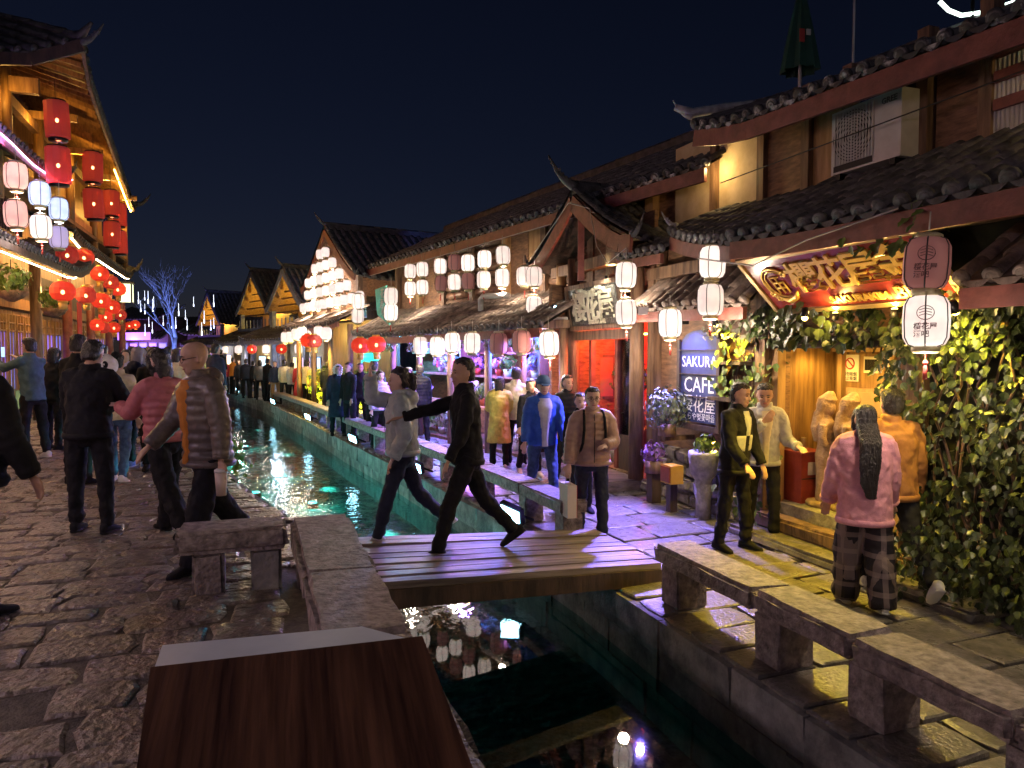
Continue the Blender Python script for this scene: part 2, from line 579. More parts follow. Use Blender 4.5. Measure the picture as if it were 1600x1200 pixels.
for u0, u1 in zip(US, US[1:]):
    b.hexa([UV(u0, lev(u0) - .35, -1.4), UV(u0, lev(u0) - .02, -1.4), UV(u1, lev(u1) - .02, -1.4), UV(u1, lev(u1) - .35, -1.4),
            UV(u0, lev(u0) - .35, -.04), UV(u0, lev(u0) - .02, -.04), UV(u1, lev(u1) - .02, -.04), UV(u1, lev(u1) - .35, -.04)])
b.build('facing', blockm, cl)

# ------------------------------------------------------------------ stone seats along the canal
def bevel_box(F, a0, a1, b0, b1, z0, z1, q, e=.018, j=.006):
    mb = MB()
    bm = bmesh.new()
    bmesh.ops.create_cube(bm, size=1)
    for v in bm.verts: v.co = Vector((v.co.x * (b1 - b0), v.co.y * (a1 - a0), v.co.z * (z1 - z0)))
    bmesh.ops.bevel(bm, geom=bm.edges[:], offset=e, segments=2, affect='EDGES')
    if a1 - a0 > .5:
        bmesh.ops.subdivide_edges(bm, edges=[ed for ed in bm.edges if abs(ed.verts[0].co.y - ed.verts[1].co.y) > .4], cuts=5)
    vs = [F((a0 + a1) / 2 + v.co.y + q.uniform(-j, j) * 1.4, (b0 + b1) / 2 + v.co.x + q.uniform(-j, j), (z0 + z1) / 2 + v.co.z + q.uniform(-j, j) * .6) for v in bm.verts]
    bm.verts.index_update()
    mb.add(vs, [[v.index for v in f.verts] for f in bm.faces])
    bm.free()
    return mb
def seat_rail(label, F, joints, b0, b1, zt, th, zg, posts, pw=.24, bfun=None, group=None):
    q = random.Random(len(joints))
    t = thing('stone_rail', label, 'rail', F(joints[0], b0, zg), group=group)
    for a0, a1 in zip(joints, joints[1:]):
        if bfun:
            c0, c1 = F(a0, bfun(a0)), F(a1, bfun(a1))
            dv = c1 - c0
            G = Frame(c0.x, c0.y, math.degrees(math.atan2(-dv.x, dv.y)))
            bevel_box(G, .004, dv.length - .004, b0, b1, zt - th, zt + q.uniform(-.006, .006), q).build('coping_slab', granite, t)
        else:
            bevel_box(F, a0 + .005, a1 - .005, b0 + q.uniform(-.012, .012), b1 + q.uniform(-.012, .012), zt - th, zt + q.uniform(-.01, .01), q, e=.028, j=.010).build('coping_slab', granite, t)
    for a in posts:
        c = bfun(a) if bfun else 0
        bevel_box(F, a - pw / 2, a + pw / 2, c + b0 + .04, c + b1 - .05, zg, zt - th - .003, q, e=.012).build('post', granite, t)
    return t
uu = lambda px, py, v=3.04: fat(FC, px, v, py)[0]
j1 = sorted([uu(1018, 852), uu(1172, 927), uu(1327, 1000), uu(1585, 1122), uu(1585, 1122) - .95, uu(1585, 1122) - 1.9])
pz = sorted([uu(1052, 945, 3.12), uu(1205, 1032, 3.12), uu(1360, 1118, 3.12), uu(1585, 1122) - .05, uu(1585, 1122) - 1.0])
seat_rail('low granite bench rail on square posts between ivy bar and canal', FC, j1, 3.04, 3.40, 0.04, .14, ZR, pz)
us = [6.75]
while us[-1] < 62: us.append(us[-1] + random.Random(int(us[-1] * 10)).uniform(1.1, 1.5) * (1 if us[-1] < 30 else 1.6))
seat_rail('long granite bench rail curving away beside floodlit canal', FC, us, .16, .48, 0.03, .14, ZR, [us[0] + .14] + us[1:], bfun=rev, pw=.22)
seat_rail('wide granite coping rail behind wooden menu stand', FC, [-.9, .4, 1.7, 2.95, fat(FC, 590, .63, 890)[0], 5.27], .23, .63, .42, .17, -.03, [.4, 1.7, 2.95, 3.95, 5.1])
cb = thing('stone_bench', 'short rough stone bench on two blocks at the bridge entrance', 'bench', UV(5.15, -.1, 0))
q = random.Random(5)
bevel_box(FC, 4.99, 5.33, -.50, .205, .27, .43, q, e=.03, j=.012).build('seat', granite, cb)
bevel_box(FC, 5.03, 5.26, -.40, -.20, -.03, .272, q, e=.02).build('leg', granite, cb)
bevel_box(FC, 5.03, 5.26, -.03, .16, -.03, .272, q, e=.02).build('leg', blockm, cb)

# ------------------------------------------------------------------ plank bridge
br = thing('plank_bridge', 'flat weathered plank footbridge crossing the narrow canal', 'bridge', UV(5.8, .6, -.3))
q = random.Random(11)
def bpt(k, s, z=0):      # k across deck 0..1 (front to back), s along span 0..1
    vl, vr = .56, 3.36
    ul, ur = 5.02 + 1.38 * k, 5.36 + 1.30 * k
    zz = -.04 - .22 * s
    return UV(ul + (ur - ul) * s, vl + (vr - vl) * s, zz + z)
n = 9
for i in range(n):
    k0, k1 = i / n + .006, (i + 1) / n - .006
    c0 = bpt((k0 + k1) / 2, 0); c1 = bpt((k0 + k1) / 2, 1)
    ex = c1 - c0; ln = ex.length; ex.normalize()
    wd = (bpt(k1, 0) - bpt(k0, 0)).length
    mb = MB(); segs = 8
    zj = q.uniform(-.008, .008)
    for sgi in range(segs):
        x0, x1 = ln * sgi / segs, ln * (sgi + 1) / segs
        mb.hexa([(x0, -wd / 2, -.05), (x1, -wd / 2, -.05), (x1, wd / 2, -.05), (x0, wd / 2, -.05),
                 (x0, -wd / 2 + .006, .0), (x1, -wd / 2 + .006, 0), (x1, wd / 2 - .006, 0), (x0, wd / 2 - .006, 0)])
    bm = bmesh.new(); me = mb.mesh('plank', plankm); bm.from_mesh(me)
    bmesh.ops.remove_doubles(bm, verts=bm.verts, dist=.0005)
    for v in bm.verts: v.co.z += q.uniform(-.003, .003); v.co.y += q.uniform(-.003, .003)
    bm.to_mesh(me); bm.free()
    yv = Vector((0, 0, 1)).cross(ex).normalized(); zv = ex.cross(yv)
    Mx = Matrix((ex, yv, zv)).transposed().to_4x4()
    Mx.translation = c0 + Vector((0, 0, zj)) - br.location
    obj('plank', me, br, M=Mx)
for k, h in ((.05, .14), (.5, .08), (.93, .07)):
    MB().beam(bpt(k, -.02, -.055 - h / 2), bpt(k, 1.02, -.055 - h / 2), .16, h).build('bearer', wooddk, br)

# ------------------------------------------------------------------ menu stand in the foreground
lect = mat('stained_wood_grain', (0.030, 0.013, 0.009), (0.15, 0.072, 0.040), scale=5, rough=0.36, coords='pos', stretch=(9, 0.5, 0.5), rot=R(-17), lo=.3, hi=.7, bump=.12, bscale=9, detail=9)
pale = mat('pale_reflection_ledge', (0.55, 0.62, 0.70), (0.65, 0.72, 0.8), scale=8, rough=0.3)  # pale blue light reflected off the ledge is put into its colour
lp = atD(235, 1043, 1.25); rp_ = atD(660, 993, 1.39)
ms = thing('menu_stand', 'dark wood grained menu stand with sloping top and pale ledge', 'menu stand', (lp.x + .3, lp.y - .1, 0))
ex = (rp_ - lp); ex.z = 0; wdt = ex.length; ex.normalize(); fw = Vector((ex.y, -ex.x, 0))  # fw: towards the viewer
sl = (fw + ex * .09 + Vector((0, 0, -.30))).normalized(); up = ex.cross(sl) * -1
up = Vector((0, 0, 1)) if up.z < 0 and False else (up if up.z > 0 else -up)
zt = (lp.z + rp_.z) / 2
o0 = Vector((lp.x, lp.y, zt))
Lb = .55
mb = MB().hexa([o0 - up * .025, o0 + ex * wdt - up * .025, o0 + ex * wdt + sl * Lb - up * .025, o0 + sl * Lb - up * .025][::-1] +
               [o0, o0 + ex * wdt, o0 + ex * wdt + sl * Lb, o0 + sl * Lb][::-1])
mb.build('sloping_top', lect, ms)
bk = -fw
def lq(x, y, z): return o0 + ex * x + bk * y + Vector((0, 0, z))
MB().hexa([lq(.005, .002, -.06), lq(wdt - .02, .002, -.06), lq(wdt - .11, .10, -.06), lq(.0, .115, -.06),
           lq(.005, .002, -.006), lq(wdt - .02, .002, -.006), lq(wdt - .11, .10, -.006), lq(.0, .115, -.006)]).build('ledge', pale, ms)
MB().hexa([lq(.05, .06, -zt), lq(wdt - .14, .06, -zt), lq(wdt - .14, -.40, -zt), lq(.05, -.40, -zt),
           lq(.05, .06, -.064), lq(wdt - .14, .06, -.064), lq(wdt - .14, -.40, -.17), lq(.05, -.40, -.17)]).build('cabinet', lect, ms)

# ================================================================== houses: shared pieces
def text_mesh(body, size=1.0, extrude=0.0, material=None, name='lettering', bold=0.0):
    c = bpy.data.curves.new(name, 'FONT')
    c.body = body; c.size = size; c.extrude = extrude; c.align_x = 'CENTER'; c.align_y = 'CENTER'; c.offset = bold
    c.resolution_u = 2
    o = bpy.data.objects.new(name, c); COL.objects.link(o)
    dg = bpy.context.evaluated_depsgraph_get(); dg.update()
    me = bpy.data.meshes.new_from_object(o.evaluated_get(dg))
    bpy.data.objects.remove(o); bpy.data.curves.remove(c)
    me.name = name
    me.materials.clear()
    if material: me.materials.append(material)
    return me
def face_matrix(o, xdir, updir):      # local x = reading direction, local y = up, z = outwards
    x = Vector(xdir).normalized(); y = Vector(updir).normalized(); z = x.cross(y)
    m = Matrix((x, y, z)).transposed().to_4x4(); m.translation = o
    return m

_tile_cache = {}
def tile_me(r, L, m, n=6):
    k = (round(r, 3), round(L, 3), m.name)
    if k in _tile_cache: return _tile_cache[k]
    mb = MB(); tile_into(mb, Matrix.Identity(4), r, L, n)
    _tile_cache[k] = mb.mesh('roof_tile', m)
    return _tile_cache[k]
def tile_into(mb, M, r, L, n=6):
    vs = []
    for y, rr in ((0, r * .86), (L, r), (L, r * .72), ):
        for k in range(n + 1):
            t = math.pi * k / n
            vs.append(M @ Vector((rr * math.cos(t), y, rr * math.sin(t) + (.0 if y == 0 else .004))))
    fs = []
    for rr in range(2):
        for k in range(n):
            a = rr * (n + 1) + k
            fs.append((a, a + n + 1, a + n + 2, a + 1))
    mb.add(vs, fs, 0, True)
def tile_patch(parent, e0, e1, t0, t1, sp=.2, seg=.3, r=.062, objs=0, lift=(0, 0), liftlen=1.2, m=None, caps=True, under=None, capm=None, sag=0.0, drop=.05):
    # a roof slope of cover tiles in rows: eave from e0 to e1, top from t0 to t1; ends may curl up
    m = m or tilem
    e0, e1, t0, t1 = map(Vector, (e0, e1, t0, t1))
    ln = (e1 - e0).length
    def E(s):
        x = s * ln
        z = lift[0] * max(0, 1 - x / liftlen) ** 2 + lift[1] * max(0, 1 - (ln - x) / liftlen) ** 2
        return e0.lerp(e1, s) + Vector((0, 0, z))
    def T(s):
        x = s * ln
        z = lift[0] * max(0, 1 - x / liftlen) ** 2 + lift[1] * max(0, 1 - (ln - x) / liftlen) ** 2
        return t0.lerp(t1, s) + Vector((0, 0, z * .6))
    def PT(s, k):      # k 0 top .. 1 eave, with a sagging section
        p = T(s).lerp(E(s), k)
        p.z -= sag * 4 * k * (1 - k)
        return p
    nr = max(2, int(round(ln / sp)))
    K = 3
    sheet = MB()
    for i in range(nr):
        for k in range(K):
            q = [PT(i / nr, k / K), PT(i / nr, (k + 1) / K), PT((i + 1) / nr, (k + 1) / K), PT((i + 1) / nr, k / K)]
            lo = [p - Vector((0, 0, drop)) for p in q]
            if (q[1] - q[0]).cross(q[2] - q[0]).z < 0:
                q = q[::-1]; lo = lo[::-1]
            sheet.add(q + lo, [(0, 1, 2, 3)], 0); sheet.add(lo, [(3, 2, 1, 0)], 1)
    sheet.build('roof_deck', [m, under or wood], parent)
    jm = MB(); cm = MB(); rec = []
    q = random.Random(nr)
    for i in range(nr + 1):
        s = i / nr
        slope = PT(s, 1) - PT(s, 0)
        ns = max(1, int(round(slope.length / seg)))
        for j in range(ns):
            p0, p1 = PT(s, j / ns), PT(s, (j + 1) / ns)
            y = (p1 - p0); L = y.length * 1.06; y.normalize()
            x = (E(min(1, s + .01)) - E(max(0, s - .01))).normalized()
            z = x.cross(y)
            if z.z < 0: z = -z; x = -x
            x = y.cross(z).normalized()
            Mx = Matrix((x, y, z)).transposed().to_4x4()
            Mx = Mx @ Matrix.Rotation(q.uniform(-.04, .04), 4, 'Z')
            Mx.translation = p0 + z * (.006 + q.uniform(-.006, .008)) + x * q.uniform(-.008, .008)
            rec.append((p0.length, Mx, L))
        if caps:
            p = PT(s, 1); y = slope.normalized()
            cm.tube([p + Vector((0, 0, r * .35)) - y * .01, p + Vector((0, 0, r * .35)) + y * .025], r * 1.02, n=10)
            if i < nr:
                pm = (PT(s, 1) + PT((i + 1) / nr, 1)) / 2 + y * .012
                hw = (PT((i + 1) / nr, 1) - PT(s, 1)) * .46
                dn = Vector((0, 0, -1))
                pts = [pm - hw, pm - hw * .6 + dn * .035, pm + dn * .055, pm + hw * .6 + dn * .035, pm + hw]
                cm.add(pts + [p + y * .015 for p in pts], [(0, 1, 2, 3, 4), (9, 8, 7, 6, 5), (0, 5, 6, 1), (1, 6, 7, 2), (2, 7, 8, 3), (3, 8, 9, 4)])
    rec.sort(key=lambda t: t[0])
    off = wloc(parent)
    for i, (d, Mx, L) in enumerate(rec):
        if i < objs:
            M2 = Mx.copy(); M2.translation = Mx.translation - off
            obj('roof_tile', tile_me(r, L, m), parent, M=M2)
        else:
            tile_into(jm, Mx, r, L, 5)
    if jm.v: jm.build('roof_tiling', m, parent, kind='stuff')
    if cm.v: cm.build('eave_tiles', capm or m, parent, kind='stuff')
    return E, T
def fascia(parent, E, n, m, h=.16, th=.04, dz=-.06, name='fascia', back=Vector((0, 0, 0))):
    mb = MB()
    for i in range(n):
        p0, p1 = E(i / n) + back, E((i + 1) / n) + back
        mb.beam(p0 + Vector((0, 0, dz - h / 2)), p1 + Vector((0, 0, dz - h / 2)), th, h)
    return mb.build(name, m, parent)
def horn(parent, p, d, size=.5, m=None, name='ridge_horn'):
    # upswept tip at a roof corner; d points outwards
    p, d = Vector(p), Vector(d).normalized()
    mb = MB()
    pts = []; rad = []
    for i in range(7):
        t = i / 6
        pts.append(p + d * (size * (t * .8)) + Vector((0, 0, size * (.02 + .72 * t ** 2.0))))
        rad.append(size * (.13 * (1 - t) + .022))
    mb.tube(pts, rad, n=6)
    for i in range(5):
        t = .2 + i * .12
        c = p + d * (size * t * .8) + Vector((0, 0, size * (.06 + .72 * t ** 2.0)))
        mb.box(c, (size * .16, size * .16, size * .07))
    return mb.build(name, m or tilem, parent)
def ridge(parent, p0, p1, h=.16, w=.14, m=None, n=6, lift=.0):
    mb = MB()
    p0, p1 = Vector(p0), Vector(p1)
    for i in range(n):
        f = lambda s: p0.lerp(p1, s) + Vector((0, 0, lift * (2 * s - 1) ** 2))
        mb.beam(f(i / n) + Vector((0, 0, h / 2)), f((i + 1) / n) + Vector((0, 0, h / 2)), w, h)
        mb.tube([f(i / n) + Vector((0, 0, h)), f((i + 1) / n) + Vector((0, 0, h))], w * .45, n=8)
    return mb.build('ridge', m or tilem, parent)
def fpart(parent, name, F, a0, a1, b0, b1, z0, z1, m, kind=None):
    return MB().fbox(F, a0, a1, b0, b1, z0, z1).build(name, m, parent, kind=kind)
def gable_front(parent, F, a0, a1, bf, bb, ze, za, bargem, sp=.22, seg=.35, r=.06, objs=0, over=.35, hornsize=.45, m=None, bh=.2, sag=.06, under=None, drop=.05):
    # roof whose ridge runs back from the street; gable over a0..a1 on line bf
    am = (a0 + a1) / 2
    for s, ae in ((0, a0), (1, a1)):
        tile_patch(parent, F(ae, bf - over, ze), F(ae, bb, ze), F(am, bf - over, za), F(am, bb, za), sp, seg, r, objs, (.12, 0), .8, m, sag=sag, under=under, drop=drop)
        mb = MB(); K = 6
        for i in range(K):
            def G(k):
                a = am + (ae - am) * k; z = za + (ze - za) * k - sag * 4 * k * (1 - k) + .12 * (max(0, k - .7) / .3) ** 2
                return F(a, bf - over - .03, z - bh * .55)
            mb.beam(G(i / K), G((i + 1) / K), .045, bh)
        mb.build('bargeboard', bargem, parent)
        horn(parent, F(ae, bf - over, ze + .1), F.d * (1 if s else -1), hornsize * .55, m)
    ridge(parent, F(am, bf - over, za), F(am, bb, za), m=m)
    horn(parent, F(am, bf - over + .05, za + .12), -F.n, hornsize, m)

# ------------------------------------------------------------------ lanterns
def paper(name, col, es, base, col2=None):
    m = bpy.data.materials.new(name); m.use_nodes = True
    t = m.node_tree; N = t.nodes; L = t.links
    b = N['Principled BSDF']
    b.inputs['Roughness'].default_value = .7
    g = N.new('ShaderNodeTexCoord')
    n = N.new('ShaderNodeTexNoise'); n.inputs['Scale'].default_value = 9; n.inputs['Detail'].default_value = 4
    L.new(g.outputs['Object'], n.inputs['Vector'])
    # glow colour mottled between two tones by noise
    r = N.new('ShaderNodeValToRGB')
    r.color_ramp.elements[0].position = .40; r.color_ramp.elements[0].color = tuple(col2 or col) + (1,)
    r.color_ramp.elements[1].position = .58; r.color_ramp.elements[1].color = tuple(col) + (1,)
    L.new(n.outputs[0], r.inputs[0])
    L.new(r.outputs[0], b.inputs['Emission Color'])
    b.inputs['Base Color'].default_value = tuple(base) + (1,)
    oi = N.new('ShaderNodeObjectInfo'); mr = N.new('ShaderNodeMapRange')
    mr.inputs[3].default_value = es * .78; mr.inputs[4].default_value = es * 1.2
    L.new(oi.outputs['Random'], mr.inputs[0]); L.new(mr.outputs[0], b.inputs['Emission Strength'])
    MATS[name] = m
    return m
def silk(name, col, es, base):
    m = paper(name, col, es, base)
    t = m.node_tree; N = t.nodes; L = t.links
    tr = N.new('ShaderNodeBsdfTransparent'); tr.inputs[0].default_value = (1, .32, .18, 1)
    mx = N.new('ShaderNodeMixShader'); mx.inputs[0].default_value = .30
    L.new(N['Principled BSDF'].outputs[0], mx.inputs[1]); L.new(tr.outputs[0], mx.inputs[2])
    L.new(mx.outputs[0], N['Material Output'].inputs['Surface'])
    return m
pap_white = paper('lit_white_paper', (1.0, .86, .75), .43, (.4, .36, .32), (1.0, .72, .64))
pap_far = paper('lit_far_paper', (1.0, .86, .78), .42, (.4, .34, .32), (1.0, .74, .70))
pap_pink = paper('unlit_pink_paper', (.5, .2, .17), .07, (.45, .2, .18))
pap_rose = paper('lit_rose_paper', (1.0, .55, .45), .42, (.6, .35, .3), (1.0, .42, .36))
pap_blue = paper('lit_blue_paper', (.62, .72, 1.0), .52, (.4, .45, .6), (.45, .56, 1.0))
pap_lilac = paper('dim_lilac_paper', (.55, .45, .75), .2, (.4, .35, .5))
pap_red = silk('lit_red_silk', (1.0, .10, .07), .055, (.36, .05, .04))
pap_redb = silk('bright_red_silk', (1.0, .075, .03), .17, (.4, .03, .02))
bulb = glow('lantern_bulb', (1.0, .82, .5), 14.0)
LANT = {}
def lantern_parts(kind, mt, far):
    key = (kind, mt.name, far)
    if key in LANT: return LANT[key]
    out = []
    if kind == 'palace':          # .42 tall, eight soft ribs, collars, tassel; origin at the body's centre
        prof = [(.085, -.185), (.125, -.17), (.15, -.12), (.156, 0), (.15, .12), (.125, .17), (.085, .185)]
        out.append(('paper_body', MB().lathe(prof, 10 if far else 16).mesh('paper_body', mt)))
        mb = MB().lathe([(.085, -.182), (.095, -.19), (.095, -.215), (.08, -.235), (.08, -.186)], 8)
        out.append(('bottom_collar', mb.mesh('bottom_collar', brass)))
        mb = MB().lathe([(.085, .182), (.095, .19), (.092, .21), (.07, .222), (.0, .224)], 8)
        out.append(('top_collar', mb.mesh('top_collar', brass)))
        if not far:
            mb = MB()
            for k in range(6):
                t = 2 * math.pi * (k + .5) / 6
                mb.tube([Vector(((rr + .003) * math.cos(t), (rr + .003) * math.sin(t), z)) for rr, z in prof], .0052, n=4)
            out.append(('ribs', mb.mesh('ribs', ribm)))
            mb = MB().tube([(0, 0, -.235), (0, 0, -.30)], .003, n=4).ell((0, 0, -.305), (.018, .018, .018), 6, 4)
            mb.lathe([(.006, -.32), (.012, -.335), (.016, -.43), (.0, -.43)][::-1], 6)
            out.append(('tassel', mb.mesh('tassel', tasselm)))
    elif kind == 'tall':           # big red many-sided tube lantern, .9 tall
        prof = [(.20, -.42), (.255, -.39), (.265, 0), (.255, .39), (.20, .42)]
        mb = MB().lathe(prof, 12, smooth=False)
        out.append(('silk_body', mb.mesh('silk_body', mt)))
        out.append(('bulb', MB().ell((0, 0, .0), (.035, .035, .05), 8, 6).mesh('bulb', bulb)))
        out.append(('bottom_collar', MB().lathe([(.205, -.47), (.205, -.415)], 12).mesh('bottom_collar', iron)))
        out.append(('top_collar', MB().lathe([(.205, .415), (.205, .45)], 12).mesh('top_collar', iron)))
    else:                          # round red lantern with fringe
        prof = [(.09, -.19), (.17, -.155), (.225, -.06), (.225, .06), (.17, .155), (.09, .19)]
        out.append(('silk_body', MB().lathe(prof, 14, smooth=False).mesh('silk_body', mt)))
        out.append(('bulb', MB().ell((0, 0, -.02), (.035, .035, .045), 8, 6).mesh('bulb', bulb)))
        out.append(('top_collar', MB().lathe([(.09, .188), (.09, .225)], 10).mesh('top_collar', gold)))
        out.append(('bottom_collar', MB().lathe([(.09, -.225), (.09, -.188)], 10).mesh('bottom_collar', gold)))
        if not far:
            mb = MB().lathe([(.075, -.36), (.08, -.225)], 10)
            out.append(('fringe', mb.mesh('fringe', mat('fringe_gold_' + mt.name, (.5, .3, .08), rough=.6))))
    LANT[key] = out
    return out
def lantern(kind, mt, loc, label, group, s=1.0, far=False, cord=.25, lit=0, lcol=(1, .78, .6), name=None, rz=None):
    t = thing(name or {'palace': 'paper_lantern', 'tall': 'tube_lantern', 'round': 'round_lantern'}[kind], label, 'lantern', loc,
              rz if rz is not None else random.uniform(0, 6), group, s)
    for nm, me in lantern_parts(kind, mt, far): obj(nm, me, t)
    if cord:
        h = {'palace': .22, 'tall': .45, 'round': .22}[kind]
        obj('cord', MB().tube([(0, 0, h), (0, 0, h + cord)], .006 if not far else .008, n=4).mesh('cord', dkcord if kind != 'palace' else cordm), t)
    t.rotation_euler = (random.uniform(-.05, .05), random.uniform(-.05, .05), t.rotation_euler.z)
    if lit:
        h = {'palace': -.27, 'tall': -.5, 'round': -.27}[kind]
        l = light('POINT', 'lantern_light', (0, 0, h * 1), lit, lcol, size=.07)
        l.parent = t
    return t

# ================================================================== right bank: the ivy bar
signred = mat('lacquer_red_board', (0.13, 0.012, 0.008), (0.24, 0.03, 0.015), scale=5, rough=.25, stretch=(1, 1, 6), spec=.6)
boardm = mat('brown_board_wall', (0.10, 0.05, 0.026), (0.26, 0.14, 0.075), scale=5, rough=.6, bump=.3, bscale=20, stretch=(1.2, 1.2, 5), vary=.2)
papm = mat('pasted_paper', (.55, .5, .42), (.62, .58, .5), scale=6, rough=.7)
postpr = mat('faded_red_print', (.30, .06, .045), (.16, .12, .08), scale=4, rough=.5)
led_y = glow('yellow_led', (1.0, .62, .10), 14)
led_w = glow('warm_led', (1.0, .80, .45), 12)
led_c = glow('cold_led', (.35, .80, 1.0), 7)

BH = thing('bar_house', 'two storey timber bar with ivy front and overhanging tiled eaves', 'house', UV(5, 5.6, ZR))
# ground floor
fpart(BH, 'wall', FC, 6.45, 8.95, 5.50, 5.70, ZR, 3.05, boardm)
fpart(BH, 'wall', FC, .2, 4.72, 5.50, 5.70, ZR, 3.05, mat('dark_green_wall', (.008, .010, .006), (.02, .024, .012), scale=8, rough=.9))  # very dark green-brown backing behind the ivy leaves
fpart(BH, 'lintel_wall', FC, 4.72, 6.45, 5.50, 5.70, 1.70, 3.05, boardm)
fpart(BH, 'lintel', FC, 4.70, 6.47, 5.44, 5.50, 1.64, 1.76, wooddk)
ocher = mat('alcove_brown_boards', (.12, .06, .02), (.30, .17, .06), scale=4, rough=.5, bump=.3, bscale=12, stretch=(4, 4, .4))
fpart(BH, 'alcove_back', FC, 4.72, 6.45, 6.35, 6.45, -.42, 1.9, ocher)
fpart(BH, 'alcove_side', FC, 6.45, 6.53, 5.70, 6.40, ZR, 1.9, ocher)
fpart(BH, 'alcove_side', FC, 4.64, 4.72, 5.70, 6.40, ZR, 1.9, ocher)
fpart(BH, 'alcove_ceiling', FC, 4.72, 6.45, 5.70, 6.35, 1.70, 1.76, wooddk)
fpart(BH, 'threshold', FC, 4.72, 6.45, 5.46, 6.35, ZR, -.06, wallstone)
fpart(BH, 'jamb', FC, 6.36, 6.46, 5.45, 5.56, -.06, 1.64, woodlt)
fpart(BH, 'jamb', FC, 4.72, 4.82, 5.45, 5.56, -.06, 1.64, woodlt)
for a in (5.46, 5.58, 6.28): fpart(BH, 'alcove_stile', FC, a, a + .06, 6.27, 6.35, -.06, 1.68, woodlt)
fpart(BH, 'alcove_rail', FC, 4.8, 6.4, 6.25, 6.34, 1.60, 1.68, woodlt)
dr = fpart(BH, 'door', FC, 4.86, 5.42, 6.28, 6.34, -.06, 1.62, woodlt)
fpart(dr, 'door_panel', FC, 4.94, 5.34, 6.265, 6.28, .15, 1.5, postpr)
dr = fpart(BH, 'notice_board', FC, 5.62, 6.22, 6.28, 6.34, .35, 1.2, woodlt)
fpart(dr, 'panel', FC, 5.66, 6.18, 6.265, 6.28, .4, 1.16, mat('brown_kraft_sheet', (.30, .18, .08), (.4, .26, .13), scale=4, rough=.5))
mb = MB().fbox(FC, 4.8, 6.4, 5.74, 5.76, 1.655, 1.685); mb.build('led_strip', led_y, BH)
for u0 in (5.0, 5.6, 6.2):
    light('SPOT', 'alcove_light', UV(u0, 5.85, 1.64), 15, (1, .62, .12), BH, .06, aim=UV(u0, 6.05, 0), spot=150)
# upper floor wall: posts, boards, warm panels
uw = 5.95
for i, (a0, a1, m, z0, z1) in enumerate(((.2, 2.2, plaster, 3.2, 4.45), (2.28, 3.3, plaster, 3.2, 4.45), (3.38, 4.35, boardm, 3.2, 4.45), (4.43, 4.9, boardm, 3.2, 4.5), (5.95, 6.45, woodlt, 3.2, 4.55), (6.53, 7.2, boardm, 3.2, 4.6), (7.28, 9.2, plaster, 3.15, 4.6))):
    fpart(BH, 'wall_panel', FC, a0, a1, uw, uw + .1, z0, z1, m)
for a in (2.24, 3.34, 4.39, 5.0, 5.9, 6.49, 7.24, 8.2):
    fpart(BH, 'post', FC, a - .06, a + .06, uw - .07, uw + .06, 3.1, 4.6, wood)
for z in (3.62, 3.85, 4.05): fpart(BH, 'rail_board', FC, 2.3, 4.3, uw - .09, uw - .05, z, z + .09, fascm)
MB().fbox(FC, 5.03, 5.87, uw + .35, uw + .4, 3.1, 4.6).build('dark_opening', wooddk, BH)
# corrugated sheet behind the rails, as ribs
mb = MB()
for k in range(26): mb.tube([UV(3.36 + k * .039, uw - .015, 3.3), UV(3.36 + k * .039, uw - .015, 4.4)], .02, n=5)
mb.build('corrugated_sheet', whitep, BH)
# a torn brown drape
MB().add([UV(3.2, uw - .12, 4.35), UV(2.75, uw - .12, 4.40), UV(3.5, uw - .12, 3.45), UV(3.85, uw - .12, 3.35), UV(3.2, uw - .135, 4.35), UV(2.75, uw - .135, 4.40), UV(3.5, uw - .135, 3.45), UV(3.85, uw - .135, 3.35)],
         [(0, 1, 2, 3), (7, 6, 5, 4), (0, 3, 7, 4), (1, 5, 6, 2), (0, 4, 5, 1), (3, 2, 6, 7)]).build('drape', mat('brown_sacking', (.10, .055, .035), (.2, .12, .08), scale=20, rough=.8), BH)
# upper roof
E, T = tile_patch(BH, UV(.6, 5.15, 3.86), UV(7.55, 5.15, 4.24), UV(.6, 7.6, 4.72), UV(7.55, 7.6, 5.22), sp=.2, seg=.32, lift=(0, .14), capm=capmix, under=woodlt, objs=0)
fascia(BH, E, 14, fascm, h=.19, th=.045)
for k in range(24):
    s = (k + .5) / 24
    MB().beam(E(s) + FC.n * .05 + Vector((0, 0, -.10)), E(s).lerp(T(s), .42) + Vector((0, 0, -.10)), .06, .08).build('rafter', wood, BH)
ridge(BH, UV(.6, 7.6, 4.72), UV(7.55, 7.6, 5.22), n=8)
mb = MB().tube([UV(7.58, 7.4, 5.2), UV(7.6, 6.5, 4.85), UV(7.6, 5.6, 4.66), UV(7.62, 5.15, 4.55), UV(7.68, 4.95, 4.62)], [.05, .055, .06, .065, .04], n=8)
mb.build('verge_ridge', mossrail, BH)
horn(BH, UV(7.6, 5.15, 4.5), FC.d * .7 - FC.n, .3, mossrail)
light('POINT', 'eave_light', UV(2.9, 5.6, 3.95), 5, (1, .7, .3), BH, .05)
light('POINT', 'eave_light', UV(8.0, 5.7, 4.0), 5, (1, .66, .25), BH, .05)
